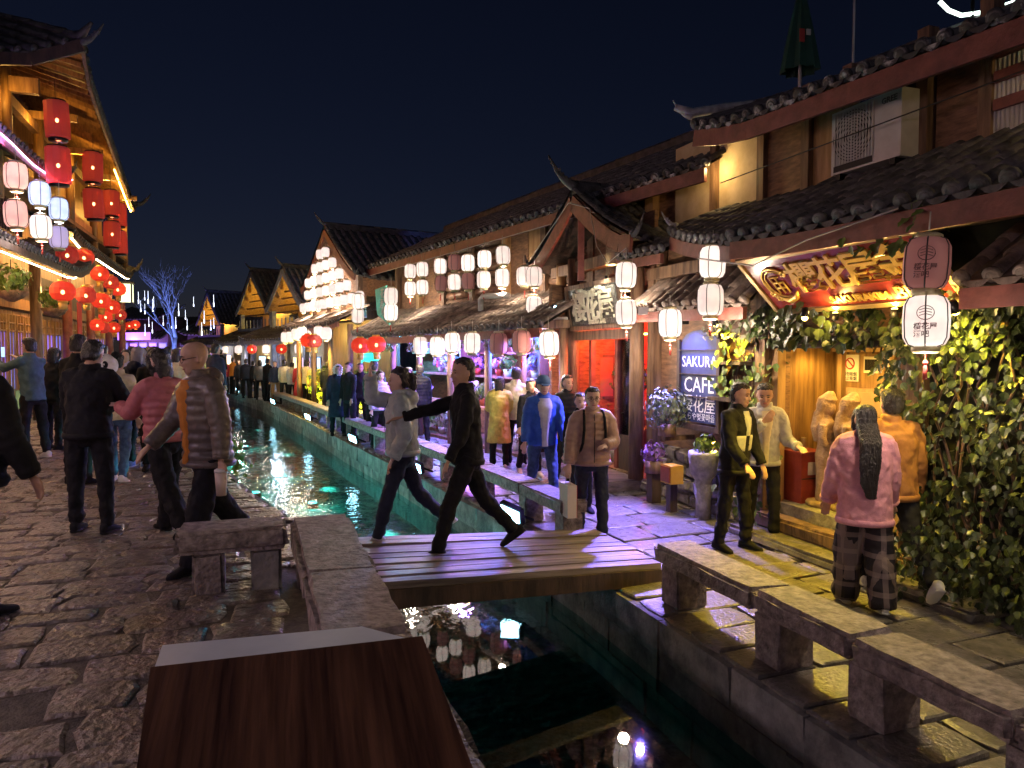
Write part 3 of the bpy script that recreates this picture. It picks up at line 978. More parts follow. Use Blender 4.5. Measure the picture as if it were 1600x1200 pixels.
# pent roof
E, T = tile_patch(BH, UV(.6, 4.58, 2.68), UV(6.05, 4.58, 2.72), UV(.6, 5.95, 3.42), UV(6.05, 5.95, 3.42), sp=.205, seg=.26, r=.066, objs=300, lift=(0, .05), m=tilem)
fascia(BH, E, 9, fascm, h=.17, th=.05)
for k in range(18):
    s = (k + .5) / 18
    MB().beam(E(s) + FC.n * .05 + Vector((0, 0, -.09)), E(s).lerp(T(s), .8) + Vector((0, 0, -.09)), .06, .07).build('rafter', wood, BH)
E2, T2 = tile_patch(BH, UV(6.05, 4.60, 2.73), UV(7.9, 5.05, 3.05), UV(6.05, 5.95, 3.42), UV(7.9, 5.95, 3.44), sp=.2, seg=.26, r=.064, objs=40, lift=(0, .08))
fascia(BH, E2, 4, fascm, h=.16, th=.05)
horn(BH, UV(7.85, 5.1, 3.2), FC.d - FC.n * .4, .3, mossrail)
E3, T3 = tile_patch(BH, UV(7.95, 4.95, 2.92), UV(9.1, 4.95, 2.96), UV(7.95, 5.9, 3.35), UV(9.1, 5.9, 3.35), sp=.19, seg=.26, objs=20, under=wooddk)
fascia(BH, E3, 3, fascm, h=.12, th=.05)
# worn lower roofs of loose tiles left and right of the sign
E4, T4 = tile_patch(BH, UV(6.3, 4.95, 2.14), UV(8.7, 4.95, 2.20), UV(6.3, 5.5, 2.62), UV(8.7, 5.5, 2.62), sp=.21, seg=.28, m=tileold, objs=20)
fascia(BH, E4, 4, fascm, h=.13, th=.05)
E5, T5 = tile_patch(BH, UV(1.0, 4.85, 2.12), UV(3.75, 4.85, 2.12), UV(1.0, 5.5, 2.55), UV(3.75, 5.5, 2.55), sp=.22, seg=.3, m=tileold, objs=30)
fascia(BH, E5, 4, fascm, h=.15, th=.05)
for a in (8.9, 6.55, 4.6, 2.0):
    MB().fbox(FC, a - .08, a + .08, 5.36, 5.5, ZR, 2.7).build('post', wood, BH)
fpart(BH, 'beam', FC, .3, 8.98, 5.34, 5.49, 2.62, 2.78, wood)
fpart(BH, 'shelf', FC, 6.7, 7.3, 5.2, 5.5, 1.02, 1.06, wooddk)
fpart(BH, 'shelf', FC, 6.75, 7.2, 5.25, 5.5, 1.45, 1.49, wooddk)
# low stone base with blocks
spots = []
q = random.Random(4)
for ci in range(4):
    a = 6.6 + (ci % 2) * .15
    while a < 8.85:
        ln = q.uniform(.22, .42)
        def fn(mb, a=a, ln=ln, ci=ci, pr=q.uniform(0, .07)):
            z0 = ZR + ci * .18
            x = bevel_box(FC, a + .008, a + ln - .008, 5.33 - pr + .02 * ci, 5.52, z0 + .006, z0 + .174, random.Random(a + ci), e=.035, j=.014)
            mb.v += x.v if not mb.v else []
            if not mb.f:
                mb.f += x.f; mb.m += x.m; mb.sm += x.sm
            return UV(a, 5.4, z0)
        spots.append((a, fn)); a += ln
lay(BH, spots, 'base_stone', 'base_stones', wallstone, 60)
# steps and kerb platform before the alcove
mb = bevel_box(FC, 3.7, 6.6, 4.98, 5.5, ZR - .02, ZR + .09, q, e=.03, j=.015); mb.build('step', slabm, BH)
mb = bevel_box(FC, 4.2, 6.5, 5.25, 5.47, ZR + .08, ZR + .24, q, e=.03, j=.012); mb.build('step', wood, BH)

# the sign on the bar
def sp(u, k, off=0.0):     # k 0 bottom .. 1 top of the leaning board; off lifts towards the street
    v = 5.2 + (4.67 - 5.2) * k; z = 2.02 + .5 * k
    nrm = Vector((0, 0, -.53)) - FC.n * .5
    return UV(u, v, z) + nrm.normalized() * off
SB = thing('sign_board', 'leaning red lacquer sign with gold carved characters above alcove', 'sign', UV(5, 5.0, 2.0))
sb0, sb1 = 3.98, 6.07
def slab(u0, u1, k0, k1, o0, o1):
    return MB().hexa([sp(u0, k0, o0), sp(u1, k0, o0), sp(u1, k1, o0), sp(u0, k1, o0), sp(u0, k0, o1), sp(u1, k0, o1), sp(u1, k1, o1), sp(u0, k1, o1)])
slab(sb0, sb1, 0, 1, -.04, 0).build('board', signred, SB)
slab(sb0, sb1, -.03, .04, -.02, .02).build('trim', goldtrim, SB)
slab(sb0, sb1, .95, 1.03, -.02, .02).build('trim', goldtrim, SB)
slab(sb1 - .03, sb1 + .02, .04, .95, -.02, .02).build('trim', goldtrim, SB)
slab(sb0 - .02, sb0 + .03, .04, .95, -.02, .02).build('trim', goldtrim, SB)
upv = (sp(5, 1) - sp(5, 0)).normalized()
off = wloc(SB)
for ch, u0, k in (('櫻', 5.36, .55), ('花', 5.02, .57), ('屋', 4.67, .58), ('金', 4.33, .60)):
    me = text_mesh(ch, .40, .012, gold, 'character', .006)
    Mx = face_matrix(sp(u0, k, .014) - off, -FC.d, upv); obj('character', me, SB, M=Mx)
me = text_mesh('SAKURAKIM', .12, .008, gold, 'lettering', .004)
obj('lettering', me, SB, M=face_matrix(sp(4.93, .15, .012) - off, -FC.d, upv))
me = text_mesh('BEER', .19, .008, gold, 'lettering', .004)
obj('lettering', me, SB, M=face_matrix(sp(4.33, .17, .012) - off, -FC.d, upv))
mb = MB()
em = face_matrix(sp(5.74, .52, .012), -FC.d, upv)
def ering(cx, cy, r0, a0, a1, n=10, th=.012):
    mb.tube([em @ Vector((cx + r0 * math.cos(R(a0 + (a1 - a0) * i / n)), cy + r0 * 1.1 * math.sin(R(a0 + (a1 - a0) * i / n)), 0)) for i in range(n + 1)], th, n=5)
ering(0, 0, .19, 40, 300); ering(0, 0, .155, 50, 290, th=.008)
for x0, y0, x1, y1 in ((-.07, .09, .05, .09), (-.07, .02, .07, .02), (-.07, -.05, .07, -.05), (-.07, .1, -.07, -.12), (0, .1, 0, -.12), (.07, .03, .07, -.12)):
    mb.tube([em @ Vector((x0, y0, 0)), em @ Vector((x1, y1, 0))], .011, n=4)
for cx, cy in ((.14, .12), (-.17, -.12), (-.13, -.18)):
    for k in range(5):
        t = 2 * math.pi * k / 5
        mb.ell(em @ Vector((cx + .025 * math.cos(t), cy + .025 * math.sin(t), 0)), (.018, .018, .018), 6, 4)
mb.tube([em @ Vector((-.1, -.2, 0)), em @ Vector((0, -.225, 0)), em @ Vector((.1, -.19, 0)), em @ Vector((.16, -.11, 0))], [.012, .035, .03, .008], n=6)
mb.build('emblem', gold, SB)
for u0 in (5.28, 4.62):
    p = sp(u0, -.10, .10)
    f = MB().tube([p, p + Vector((0, 0, .07))], [.028, .032], n=10).build('spot_lamp', iron, SB)
    MB().ell(p + Vector((0, 0, .072)), (.026, .026, .012), 8, 4).build('lens', led_y, f)
    light('SPOT', 'sign_light', p + Vector((0, 0, .09)), 30, (1, .68, .2), SB, .03, aim=sp(u0, .7, 0), spot=120)
light('POINT', 'sign_light', sp(4.1, .05, .2), 5, (1, .6, .15), SB, .04)
light('POINT', 'sign_light', sp(5.3, .0, .16), 3.5, (1, .6, .15), SB, .04)
light('POINT', 'sign_light', sp(4.6, .0, .16), 3.5, (1, .6, .15), SB, .04)

# outdoor unit under the upper eave
AC = thing('air_conditioner', 'white outdoor air conditioner unit standing before dark opening', 'air conditioner', UV(5.42, 5.78, 3.4))
def acb(nm, a0, a1, b0, b1, z0, z1, m, p=AC): return fpart(p, nm, FC, a0, a1, b0, b1, z0, z1, m)
acb('casing', 5.02, 5.86, 5.66, 5.94, 3.42, 4.05, whitep)
mb = MB()
for i in range(9):
    r0 = .02 + i * .028
    mb.tube([UV(5.58 + r0 * math.cos(t * math.pi / 10), 5.650, 3.76 + r0 * math.sin(t * math.pi / 10)) for t in range(21)], .005, n=4)
mb.build('fan_grille', iron, AC)
for i in range(14): acb('slat', 5.33 + i * .036, 5.345 + i * .036, 5.644, 5.656, 3.5, 4.02, whitep)
acb('vent', 5.34, 5.82, 5.65, 5.659, 3.44, 3.5, iron)
me = text_mesh('GREE', .075, .002, mat('grey_print', (.12, .12, .13), rough=.5), 'lettering', .002)
obj('lettering', me, AC, M=face_matrix(UV(5.15, 5.652, 3.97) - wloc(AC), -FC.d, (0, 0, 1)))
acb('foot', 5.08, 5.14, 5.66, 5.94, 3.36, 3.42, iron); acb('foot', 5.74, 5.80, 5.66, 5.94, 3.36, 3.42, iron)

# chalk board
CB = thing('chalk_board', 'blue lit arched chalkboard with white cafe lettering', 'sign', UV(7.68, 5.34, .7))
chalkb = mat('blue_black_chalkboard', (.02, .03, .10), (.04, .055, .17), scale=5, rough=.6)
pts = [UV(7.28, 5.34, .70), UV(8.08, 5.34, .70), UV(8.08, 5.34, 1.70)] + [UV(7.68 + .40 * math.cos(R(t)), 5.34, 1.70 + .18 * math.sin(R(t))) for t in (20, 45, 70, 90, 110, 135, 160)] + [UV(7.28, 5.34, 1.70)]
bk = [p + FC.n * .04 for p in pts]
k = len(pts)
MB().add(pts + bk, [tuple(range(k))[::-1], tuple(range(k, 2 * k))] + [(i, (i + 1) % k, (i + 1) % k + k, i + k) for i in range(k)]).build('panel', chalkb, CB)
for a0, a1, z0, z1 in ((7.22, 7.28, .66, 1.76), (8.08, 8.14, .66, 1.76), (7.22, 8.14, .60, .67), (7.28, 8.08, 1.02, 1.03), (7.28, 8.08, 1.31, 1.32), (7.28, 8.08, 1.62, 1.63)):
    fpart(CB, 'frame', FC, a0, a1, 5.31, 5.385, z0, z1, wooddk)
chalk = mat('white_chalk', (.75, .78, .85), rough=.9)
for tx, sz, z in (('SAKURA', .20, 1.47), ('CAFE', .28, 1.17), ('樱花屋', .24, .92), ('くらや벚꽃마을', .105, .765)):
    obj('lettering', text_mesh(tx, sz, .001, chalk, 'lettering'), CB, M=face_matrix(UV(7.68, 5.337, z) - wloc(CB), -FC.d, (0, 0, 1)))
p = UV(7.7, 5.1, 1.98)
f = MB().box(p, (.14, .08, .06), R(20)).build('lamp', iron, CB)
light('SPOT', 'blue_lamp', p - Vector((0, 0, .04)), 38, (.12, .18, 1), CB, .04, aim=UV(7.8, 5.36, 1.2), spot=110)
light('SPOT', 'blue_lamp', UV(8.3, 4.9, 2.0), 800, (.22, .16, 1), CB, .05, aim=UV(7.3, 3.8, ZR), spot=85, blend=.8)

# statues, red chest and small things in the alcove
sandm = mat('carved_sandstone', (.30, .19, .10), (.5, .34, .2), scale=10, rough=.8, bump=.7, bscale=35, coords='obj')
def remesh(o, vox, smooth=2, disp=None, dstr=.012):
    r = o.modifiers.new('remesh', 'REMESH'); r.mode = 'VOXEL'; r.voxel_size = vox; r.use_smooth_shade = True
    if smooth:
        s_ = o.modifiers.new('smooth', 'SMOOTH'); s_.iterations = smooth; s_.factor = .5
    if disp:
        d = o.modifiers.new('folds', 'DISPLACE'); d.texture = disp; d.strength = dstr; d.mid_level = .5; d.texture_coords = 'LOCAL'
    return o
def statue(loc, rz, label):
    t = thing('statue', label, 'statue', loc, rz, 'carved standing figures in alcove')
    mb = MB()
    R2 = lambda z, x, y, cy=0, cx=0: ((cx, cy, z), (x, 0, 0), (0, y, 0))
    mb.loft([R2(.06, .13, .11), R2(.2, .12, .10), R2(.4, .13, .105), R2(.55, .15, .115), R2(.62, .135, .10), R2(.72, .11, .085), R2(.82, .14, .10), R2(.9, .155, .085), R2(.94, .06, .05), R2(1.0, .05, .05)])
    mb.ell((0, -.01, 1.06), (.07, .08, .095))
    mb.loft([R2(1.0, .085, .05, .06), R2(1.1, .10, .085, .03), R2(1.17, .085, .075, .02), R2(1.2, .05, .05)])
    mb.loft([R2(1.12, .075, .085), R2(1.15, .092, .10), R2(1.18, .07, .075, -.01), R2(1.21, .06, .06, -.02), R2(1.24, .03, .03, -.03)])
    mb.tube([(-.03, .07, 1.02), (-.05, .09, .85), (-.03, .09, .7)], [.06, .07, .04], n=8)
    for s in (-1, 1):
        mb.ell((s * .055, -.085, .83), (.045, .04, .045))
        mb.tube([(s * .15, 0, .89), (s * .175, .0, .76), (s * .16, -.03, .66)], [.045, .04, .034], n=8)
        mb.tube([(s * .16, -.03, .66), (s * .08, -.14, .68), (s * .012, -.17, .70)], [.034, .03, .024], n=8)
        mb.tube([(s * .012, -.17, .69), (s * .012, -.19, .80)], [.022, .012], n=6)
        mb.ell((s * .06, -.07, .05), (.045, .10, .045))
    for k in range(5):
        mb.tube([(-.12 + k * .06, -.105, .5), (-.10 + k * .05, -.115, .1)], .012, n=5)
    o = mb.build('figure', sandm, t, local=True)
    remesh(o, .012, 1)
    MB().lathe([(.2, 0), (.21, .03), (.19, .06), (0, .06)], 12).build('plinth', sandm, t, local=True)
    return t
for i, (px, v) in enumerate(((1290, 5.80), (1326, 5.86))):
    a, _ = fat(FC, px, v, 780)
    statue(UV(a, v, -.06), R(52), ['carved sandstone praying figure beside red chest', 'carved sandstone praying figure next to door panel'][i])
redch = mat('red_lacquer_chest', (.22, .03, .02), (.34, .06, .035), scale=6, rough=.4)
a, _ = fat(FC, 1252, 5.78, 770)
CH = thing('chest', 'small red lacquer chest with pasted paper beside statues', 'chest', UV(a, 5.78, -.06), R(20))
MB().box((0, 0, .27), (.34, .36, .54)).build('body', redch, CH, local=True)
MB().box((0, 0, .55), (.38, .40, .03)).build('lid', redch, CH, local=True)
MB().box((-.02, -.183, .38), (.12, .006, .14)).build('paper', papm, CH, local=True)
MB().box((0, -.184, .27), (.33, .006, .012)).build('drawer_gap', wooddk, CH, local=True)
glass = top('glass_jar', MB().lathe([(.03, 0), (.035, .01), (.035, .13), (.03, .14)], 10), mat('amber_glass', (.3, .2, .08), rough=.1), 'small amber glass jar standing on red chest', 'jar', UV(a, 5.80, .505))
for nm, u0, z0, wd, ht, lab in (('no_smoking_notice', 6.22, 1.42, .24, .30, 'white notice with red no smoking circle on alcove wall'), ('photo_frame', 5.93, 1.46, .2, .18, 'small framed picture of dark tiles on alcove wall'), ('paper_sheet', 5.64, 1.46, .2, .24, 'blank crumpled paper sheet pinned beside door panel')):
    t = thing(nm, lab, 'notice', UV(u0, 6.33, z0))
    fpart(t, 'sheet', FC, u0 - wd / 2, u0 + wd / 2, 6.335, 6.348, z0 - ht / 2, z0 + ht / 2, papm)
    if 'smoking' in nm:
        mb = MB()
        rr = [UV(u0 + .06 * math.cos(R(k * 24)), 6.332, z0 + .05 + .06 * math.sin(R(k * 24))) for k in range(16)]
        mb.tube(rr, .008, n=4); mb.tube([rr[2], rr[9]], .007, n=4)
        mb.build('prohibition_ring', tasselm, t)
        obj('lettering', text_mesh('请勿吸烟', .05, .001, iron, 'lettering'), t, M=face_matrix(UV(u0, 6.332, z0 - .07) - wloc(t), -FC.d, (0, 0, 1)))
        obj('lettering', text_mesh('禁止吸烟', .05, .001, iron, 'lettering'), t, M=face_matrix(UV(u0, 6.332, z0 - .12) - wloc(t), -FC.d, (0, 0, 1)))
    if 'photo' in nm:
        for i in range(4): fpart(t, 'dark_tile', FC, u0 - .08 + i * .042, u0 - .045 + i * .042, 6.328, 6.335, z0 - .06, z0 + .06, iron)

# ------------------------------------------------------------------ leaves
leafm = mat('ivy_leaf', (.014, .026, .010), (.085, .12, .03), scale=9.0, rough=.38, vary=.45, spec=.5, lo=.3, hi=.7)
leafy = mat('bright_leaf', (.05, .10, .015), (.14, .20, .035), scale=4, rough=.45, vary=.4)
leafpale = mat('grey_leaf', (.12, .12, .08), (.24, .23, .16), scale=4, rough=.55, vary=.3)
def leaf_into(mb, M, s):
    pts = [(0, -.5, 0), (.30, -.42, .06), (.5, -.08, .10), (.28, .12, .05), (.30, .34, .06), (0, .55, -.05), (-.30, .34, .06), (-.28, .12, .05), (-.5, -.08, .10), (-.30, -.42, .06), (0, 0, -.02)]
    vs = [M @ (Vector(p) * s) for p in pts]
    mb.add(vs, [(k, (k + 1) % 10, 10) for k in range(10)])
_lm = {}
def leaf_me(m):
    if m.name not in _lm:
        mb = MB(); leaf_into(mb, Matrix.Identity(4), 1.0)
        _lm[m.name] = mb.mesh('leaf', m)
    return _lm[m.name]
def leaves(parent, recs, m, objs=0):
    recs.sort(key=lambda t: (t[0].translation).length / t[1])
    mb = MB(); off = wloc(parent)
    for i, (M, s) in enumerate(recs):
        if i < objs:
            M2 = M.copy(); M2.translation -= off
            obj('leaf', leaf_me(m), parent, M=M2 @ Matrix.Scale(s, 4))
        else: leaf_into(mb, M, s)
    if mb.v: mb.build('foliage', m, parent, kind='stuff')
def leaf_rot(q, nrm, spread=.7):
    n = (Vector(nrm).normalized() + Vector((q.uniform(-1, 1), q.uniform(-1, 1), q.uniform(-1, 1))) * spread).normalized()
    dn = Vector((q.uniform(-.6, .6), q.uniform(-.6, .6), -1)); y = (dn - n * dn.dot(n)).normalized(); x = y.cross(n)
    return Matrix((x, y, n)).transposed().to_4x4()
def ivy(label, areas, m=leafm, F=FC, objs=0, seed=1, size=(.05, .11), stems=True, group=None, cat='plant', name='ivy', base=None):
    q = random.Random(seed)
    t = thing(name, label, cat, base if base is not None else F(areas[0][0], areas[0][2], areas[0][4]), group=group)
    recs = []
    for a0, a1, v0, v1, z0, z1, n in areas:
        for _ in range(n):
            a, z = q.uniform(a0, a1), q.uniform(z0, z1)
            bulge = .10 * math.sin(a * 4.3 + z * 3) + .08 * math.sin(z * 6.1 - a * 2.2)
            v = q.uniform(v0, v1) + bulge
            M = leaf_rot(q, -F.n + Vector((0, 0, .35)))
            M.translation = F(a, v, z)
            recs.append((M, q.uniform(*size)))
    leaves(t, recs, m, objs)
    if stems:
        mb = MB()
        for a0, a1, v0, v1, z0, z1, n in areas:
            for _ in range(max(2, n // 120)):
                a = q.uniform(a0, a1); pts = []
                z = z0
                while z < z1:
                    pts.append(F(a, v1, z)); a += q.uniform(-.15, .15); z += .25
                if len(pts) > 1: mb.tube(pts, .012, n=4)
        if mb.v: mb.build('stems', wood, t)
    return t
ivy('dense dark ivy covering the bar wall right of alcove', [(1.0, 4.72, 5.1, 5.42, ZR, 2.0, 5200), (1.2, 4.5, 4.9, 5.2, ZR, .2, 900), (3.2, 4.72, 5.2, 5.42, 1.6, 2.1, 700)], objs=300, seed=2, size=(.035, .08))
ivy('ivy hanging over the lintel of the alcove', [(4.6, 6.7, 5.15, 5.42, 1.62, 2.06, 420)], objs=120, seed=3, size=(.06, .12))
ivy('climbing vine left of alcove above two talking men', [(6.35, 7.15, 5.15, 5.45, .3, 1.95, 360), (6.3, 6.75, 5.05, 5.4, ZR, .5, 130)], m=leafy, objs=100, seed=5, size=(.05, .10))
ivy('bright green vine sprig dangling from bar eave', [(3.7, 4.6, 4.5, 4.8, 2.35, 2.68, 70)], m=leafy, objs=60, seed=8, size=(.06, .11), stems=False)
ivy('dry grey creeper beside left end of sign', [(6.3, 7.2, 5.0, 5.3, 1.75, 2.2, 120)], m=leafpale, objs=30, seed=9, size=(.04, .08))
# yellow garden spots in the ivy
def garden_spot(label, loc, aim, e, col=(1, .72, .06), spot=120):
    t = thing('garden_spotlight', label, 'lamp', loc)
    dirv = (Vector(aim) - Vector(loc)).normalized()
    MB().tube([Vector(loc), Vector(loc) + dirv * .09], [.03, .04], n=10).build('housing', iron, t)
    MB().ell(Vector(loc) + dirv * .09, (.03, .03, .03), 8, 5).build('lens', led_y, t)
    light('SPOT', 'garden_light', Vector(loc) + dirv * .13, e, col, t, .04, aim=aim, spot=spot, blend=.9)
garden_spot('small yellow spotlight under right roof lighting the ivy', UV(2.9, 4.86, 1.98), UV(2.9, 5.4, 1.5), 45, spot=100)
garden_spot('small yellow spotlight at ivy edge below sign end', UV(3.9, 4.95, 1.98), UV(4.0, 5.4, 1.3), 40)
garden_spot('small yellow spotlight on vine wall beside chalkboard', UV(6.95, 5.02, 2.0), UV(6.95, 5.5, .9), 60)
garden_spot('small yellow spotlight under sign lighting stone path', UV(5.2, 4.75, 2.0), UV(4.7, 4.3, ZR), 150, col=(1, .70, .04), spot=115)
garden_spot('small yellow spotlight above plant urn', UV(7.2, 5.18, .60), UV(7.2, 5.45, .0), 14)

# planters by the bar
stonep = mat('carved_grey_stone', (.2, .19, .17), (.36, .34, .3), scale=14, rough=.8, bump=.5, bscale=40)
def plant_ball(t, c, r, n, q, m, size, objs=0, squash=.9):
    recs = []
    for _ in range(n):
        d = Vector((q.gauss(0, 1), q.gauss(0, 1), q.gauss(0, 1) * squash)).normalized()
        p = Vector(c) + d * r * q.uniform(.55, 1.05)
        M = leaf_rot(q, d, .5); M.translation = p
        recs.append((M, q.uniform(*size)))
    leaves(t, recs, m, objs)
def potted(name, label, loc, pot, r, n, m, size, seed, potm=stonep, lift=.0, objs=0, group=None, sq=.9):
    q = random.Random(seed)
    t = thing(name, label, 'plant', loc, group=group)
    MB().lathe(pot, 12, loc).build('pot', potm, t)
    h = max(z for _, z in pot)
    c = Vector(loc) + Vector((0, 0, h + r * .65 + lift))
    plant_ball(t, c, r, n, q, m, size, objs, sq)
    mb = MB()
    for k in range(6):
        mb.tube([Vector(loc) + Vector((0, 0, h * .8)), c + Vector((q.uniform(-.6, .6) * r, q.uniform(-.6, .6) * r, q.uniform(-.2, .5) * r))], .006, n=4)
    mb.build('stems', wood, t)
    return t
urn = [(.10, 0), (.09, .2), (.12, .42), (.10, .46), (.16, .55), (.19, .78), (.18, .82), (.14, .8), (0, .78)]
a, _ = fat(FC, 1103, 5.15, 700)
potted('plant_urn', 'stone pedestal urn holding small bright green plant', UV(a, 5.12, ZR), urn, .13, 120, leafy, (.04, .07), 21, objs=30)
a, _ = fat(FC, 1040, 5.08, 700)
potted('bush_planter', 'round leafy bush in wooden box below chalkboard', UV(a, 5.1, .50), [(.12, 0), (.12, .16), (0, .15)], .30, 620, mat('grey_green_leaf', (.05, .075, .05), (.13, .16, .11), scale=4, rough=.5, vary=.3), (.035, .06), 22, potm=wood, objs=60)
fpart(BH, 'bracket', FC, a - .04, a + .04, 5.05, 5.5, .44, .50, wood)
a, _ = fat(FC, 1022, 5.05, 720)
potted('flower_planter', 'wooden box of pinkish flowers on low post', UV(a, 5.05, -.02), [(.13, 0), (.13, .16), (0, .15)], .17, 110, mat('mauve_petal', (.3, .12, .3), (.4, .25, .45), scale=6, rough=.6), (.04, .07), 23, potm=wood)
fpart(BH, 'stub_post', FC, a - .07, a + .07, 4.98, 5.12, ZR, -.02, wooddk)
a, _ = fat(FC, 1050, 4.95, 725)
t = thing('donation_box', 'small yellow box on stubby post below the bush', 'box', UV(a, 4.95, -.05))
yb = mat('yellow_painted_box', (.5, .28, .02), (.6, .36, .05), scale=7, rough=.5)
fpart(t, 'body', FC, a - .12, a + .12, 4.86, 5.04, -.05, .18, yb)
fpart(t, 'front_panel', FC, a - .10, a + .10, 4.845, 4.86, -.03, .16, redch)
fpart(t, 'post', FC, a - .05, a + .05, 4.9, 5.0, ZR, -.05, wooddk)

# ================================================================== right bank: gabled entrance porch
PO = thing('entrance_porch', 'gabled timber entrance porch with red lit doorway', 'porch', UV(10.2, 5.4, ZR))
gable_front(PO, FC, 8.55, 12.35, 5.25, 7.6, 3.08, 4.12, fascm, sp=.2, seg=.3, objs=60, over=.38, hornsize=.62, bh=.24, under=wooddk)
for a, v in ((9.12, 5.27), (11.22, 5.23)):
    MB().tube([UV(a, v, ZR), UV(a, v, 3.2)], [.115, .10], n=12).build('post', wood, PO)
MB().tube([UV(8.75, 5.45, 2.2), UV(8.75, 5.45, 3.2)], .09, n=10).build('post', wood, PO)
MB().tube([UV(11.9, 5.3, 1.9), UV(11.9, 5.3, 3.2)], .09, n=10).build('post', woodlt, PO)
MB().beam(UV(8.7, 5.3, 3.05), UV(12.2, 5.3, 3.05), .16, .18).build('tie_beam', wood, PO)
MB().beam(UV(10.45, 5.0, 2.75), UV(10.45, 5.0, 4.0), .10, .08).build('hanging_post', fascm, PO)
fpart(PO, 'gable_panel', FC, 9.2, 11.6, 5.6, 5.66, 2.6, 3.7, boardm)
plq = mat('greenish_plaque', (.22, .21, .13), (.42, .40, .27), scale=18, rough=.6, bump=.8, bscale=30)
fpart(PO, 'plaque', FC, 9.35, 10.55, 5.50, 5.58, 2.86, 3.45, plq)
light('SPOT', 'plaque_light', UV(9.95, 5.2, 2.80), 40, (1, .95, .55), PO, .03, aim=UV(9.95, 5.56, 3.3), spot=75)
MB().tube([UV(9.95, 5.2, 2.68), UV(9.95, 5.2, 2.79)], .03, n=8).build('plaque_lamp', iron, PO)
fpart(PO, 'lintel', FC, 9.1, 11.3, 5.2, 5.36, 1.80, 1.95, wood)
for a in (9.30, 9.98, 10.9):
    fpart(PO, 'door_frame', FC, a, a + .09, 5.42, 5.50, -.25, 1.80, fascm)
redw = mat('red_lit_wall', (.22, .04, .03), (.42, .11, .07), scale=7, rough=.7)
fpart(PO, 'room_back', FC, 8.9, 11.6, 7.3, 7.4, -.3, 2.4, redw)
fpart(PO, 'room_side', FC, 11.5, 11.6, 5.5, 7.3, -.3, 2.4, redw)
fpart(PO, 'room_side', FC, 8.96, 9.04, 5.72, 7.3, -.3, 2.4, redw)
fpart(PO, 'room_ceiling', FC, 9.04, 11.5, 5.5, 7.3, 2.4, 2.46, wooddk)
fpart(PO, 'room_floor', FC, 9.04, 11.5, 5.36, 7.3, ZR, -.25, wood)
bevel_box(FC, 9.0, 11.5, 4.72, 5.36, ZR - .01, -.26, random.Random(3), e=.015).build('wooden_step', plankm, PO)
dleaf = fpart(PO, 'glass_door', FC, 9.36, 9.98, 5.46, 5.475, .3, 1.8, clearg)
fpart(dleaf, 'kick_panel', FC, 9.39, 9.98, 5.45, 5.485, -.25, .3, wooddk)
for z in (.55, 1.1): fpart(PO, 'shelf', FC, 9.05, 9.8, 6.4, 7.2, z, z + .04, wooddk)
for v0, z0, h in ((5.75, .75, .8), (6.35, .95, .6), (6.9, .5, 1.1)):
    f = fpart(PO, 'wall_frame', FC, 11.44, 11.5, v0, v0 + .42, z0, z0 + h, wooddk)
    fpart(f, 'picture', FC, 11.43, 11.44, v0 + .05, v0 + .37, z0 + .05, z0 + h - .05, postpr)
fpart(PO, 'dado', FC, 11.46, 11.5, 5.55, 7.3, -.25, .35, wooddk)
led_r = glow('red_led', (1, .12, .04), 10)
MB().fbox(FC, 9.2, 11.3, 5.56, 5.58, 1.86, 1.885).build('led_strip', led_y, PO)
light('POINT', 'red_lamp', UV(10.6, 6.3, 2.1), 105, (1, .07, .02), PO, .08)
light('POINT', 'red_lamp', UV(10.2, 5.75, 1.75), 26, (1, .10, .03), PO, .05)
light('POINT', 'blue_lamp', UV(9.5, 6.6, .9), 10, (.25, .2, 1), PO, .05)
# porch sign
PS = thing('porch_sign', 'dark carved wooden sign with pale characters over doorway', 'sign', UV(10.2, 5.1, 2.3))
signdk = mat('carved_dark_wood', (.05, .045, .04), (.15, .14, .115), scale=22, rough=.6, bump=1.0, bscale=26, bdist=.03)
def ps(u, k, off=0.0): return UV(u, 5.14 - .10 * k - off, 1.98 + .70 * k)
def pslab(u0, u1, k0, k1, o0, o1):
    return MB().hexa([ps(u0, k0, o0), ps(u1, k0, o0), ps(u1, k1, o0), ps(u0, k1, o0), ps(u0, k0, o1), ps(u1, k0, o1), ps(u1, k1, o1), ps(u0, k1, o1)])
pslab(9.25, 11.12, 0, 1, -.05, 0).build('board', signdk, PS)
for a in ((9.25, 11.12, -.03, .07), (9.25, 11.12, .93, 1.03)): pslab(*a, -.03, .03).build('trim', wood, PS)
for a in ((9.22, 9.32, .07, .93), (11.05, 11.15, .07, .93)): pslab(*a, -.03, .03).build('trim', wood, PS)
palech = mat('pale_carved_paint', (.7, .68, .5), (.55, .53, .4), scale=20, rough=.5)
uv2 = (ps(10, 1) - ps(10, 0)).normalized()
for ch, u0 in (('櫻', 10.68), ('花', 10.22), ('屋', 9.74)):
    obj('character', text_mesh(ch, .50, .015, palech, 'character', .008), PS, M=face_matrix(ps(u0, .46, .016) - wloc(PS), -FC.d, uv2))
obj('lettering', text_mesh('SAKURA BAR', .10, .006, palech, 'lettering', .003), PS, M=face_matrix(ps(10.1, .14, .012) - wloc(PS), -FC.d, uv2))
mb = MB()
q = random.Random(6)
for k in range(9):
    c = ps(9.75 + k * .11, .84 + .05 * math.sin(k), .012)
    mb.ell(c, (.05, .04, .04), 6, 4)
mb.build('carved_blossoms', palech, PS)
p = ps(11.22, .55, .22)
f = MB().box(p, (.07, .07, .09)).build('spot_lamp', iron, PS)
MB().ell(p - FC.d * .045, (.026, .026, .026), 8, 5).build('lens', led_c, f)
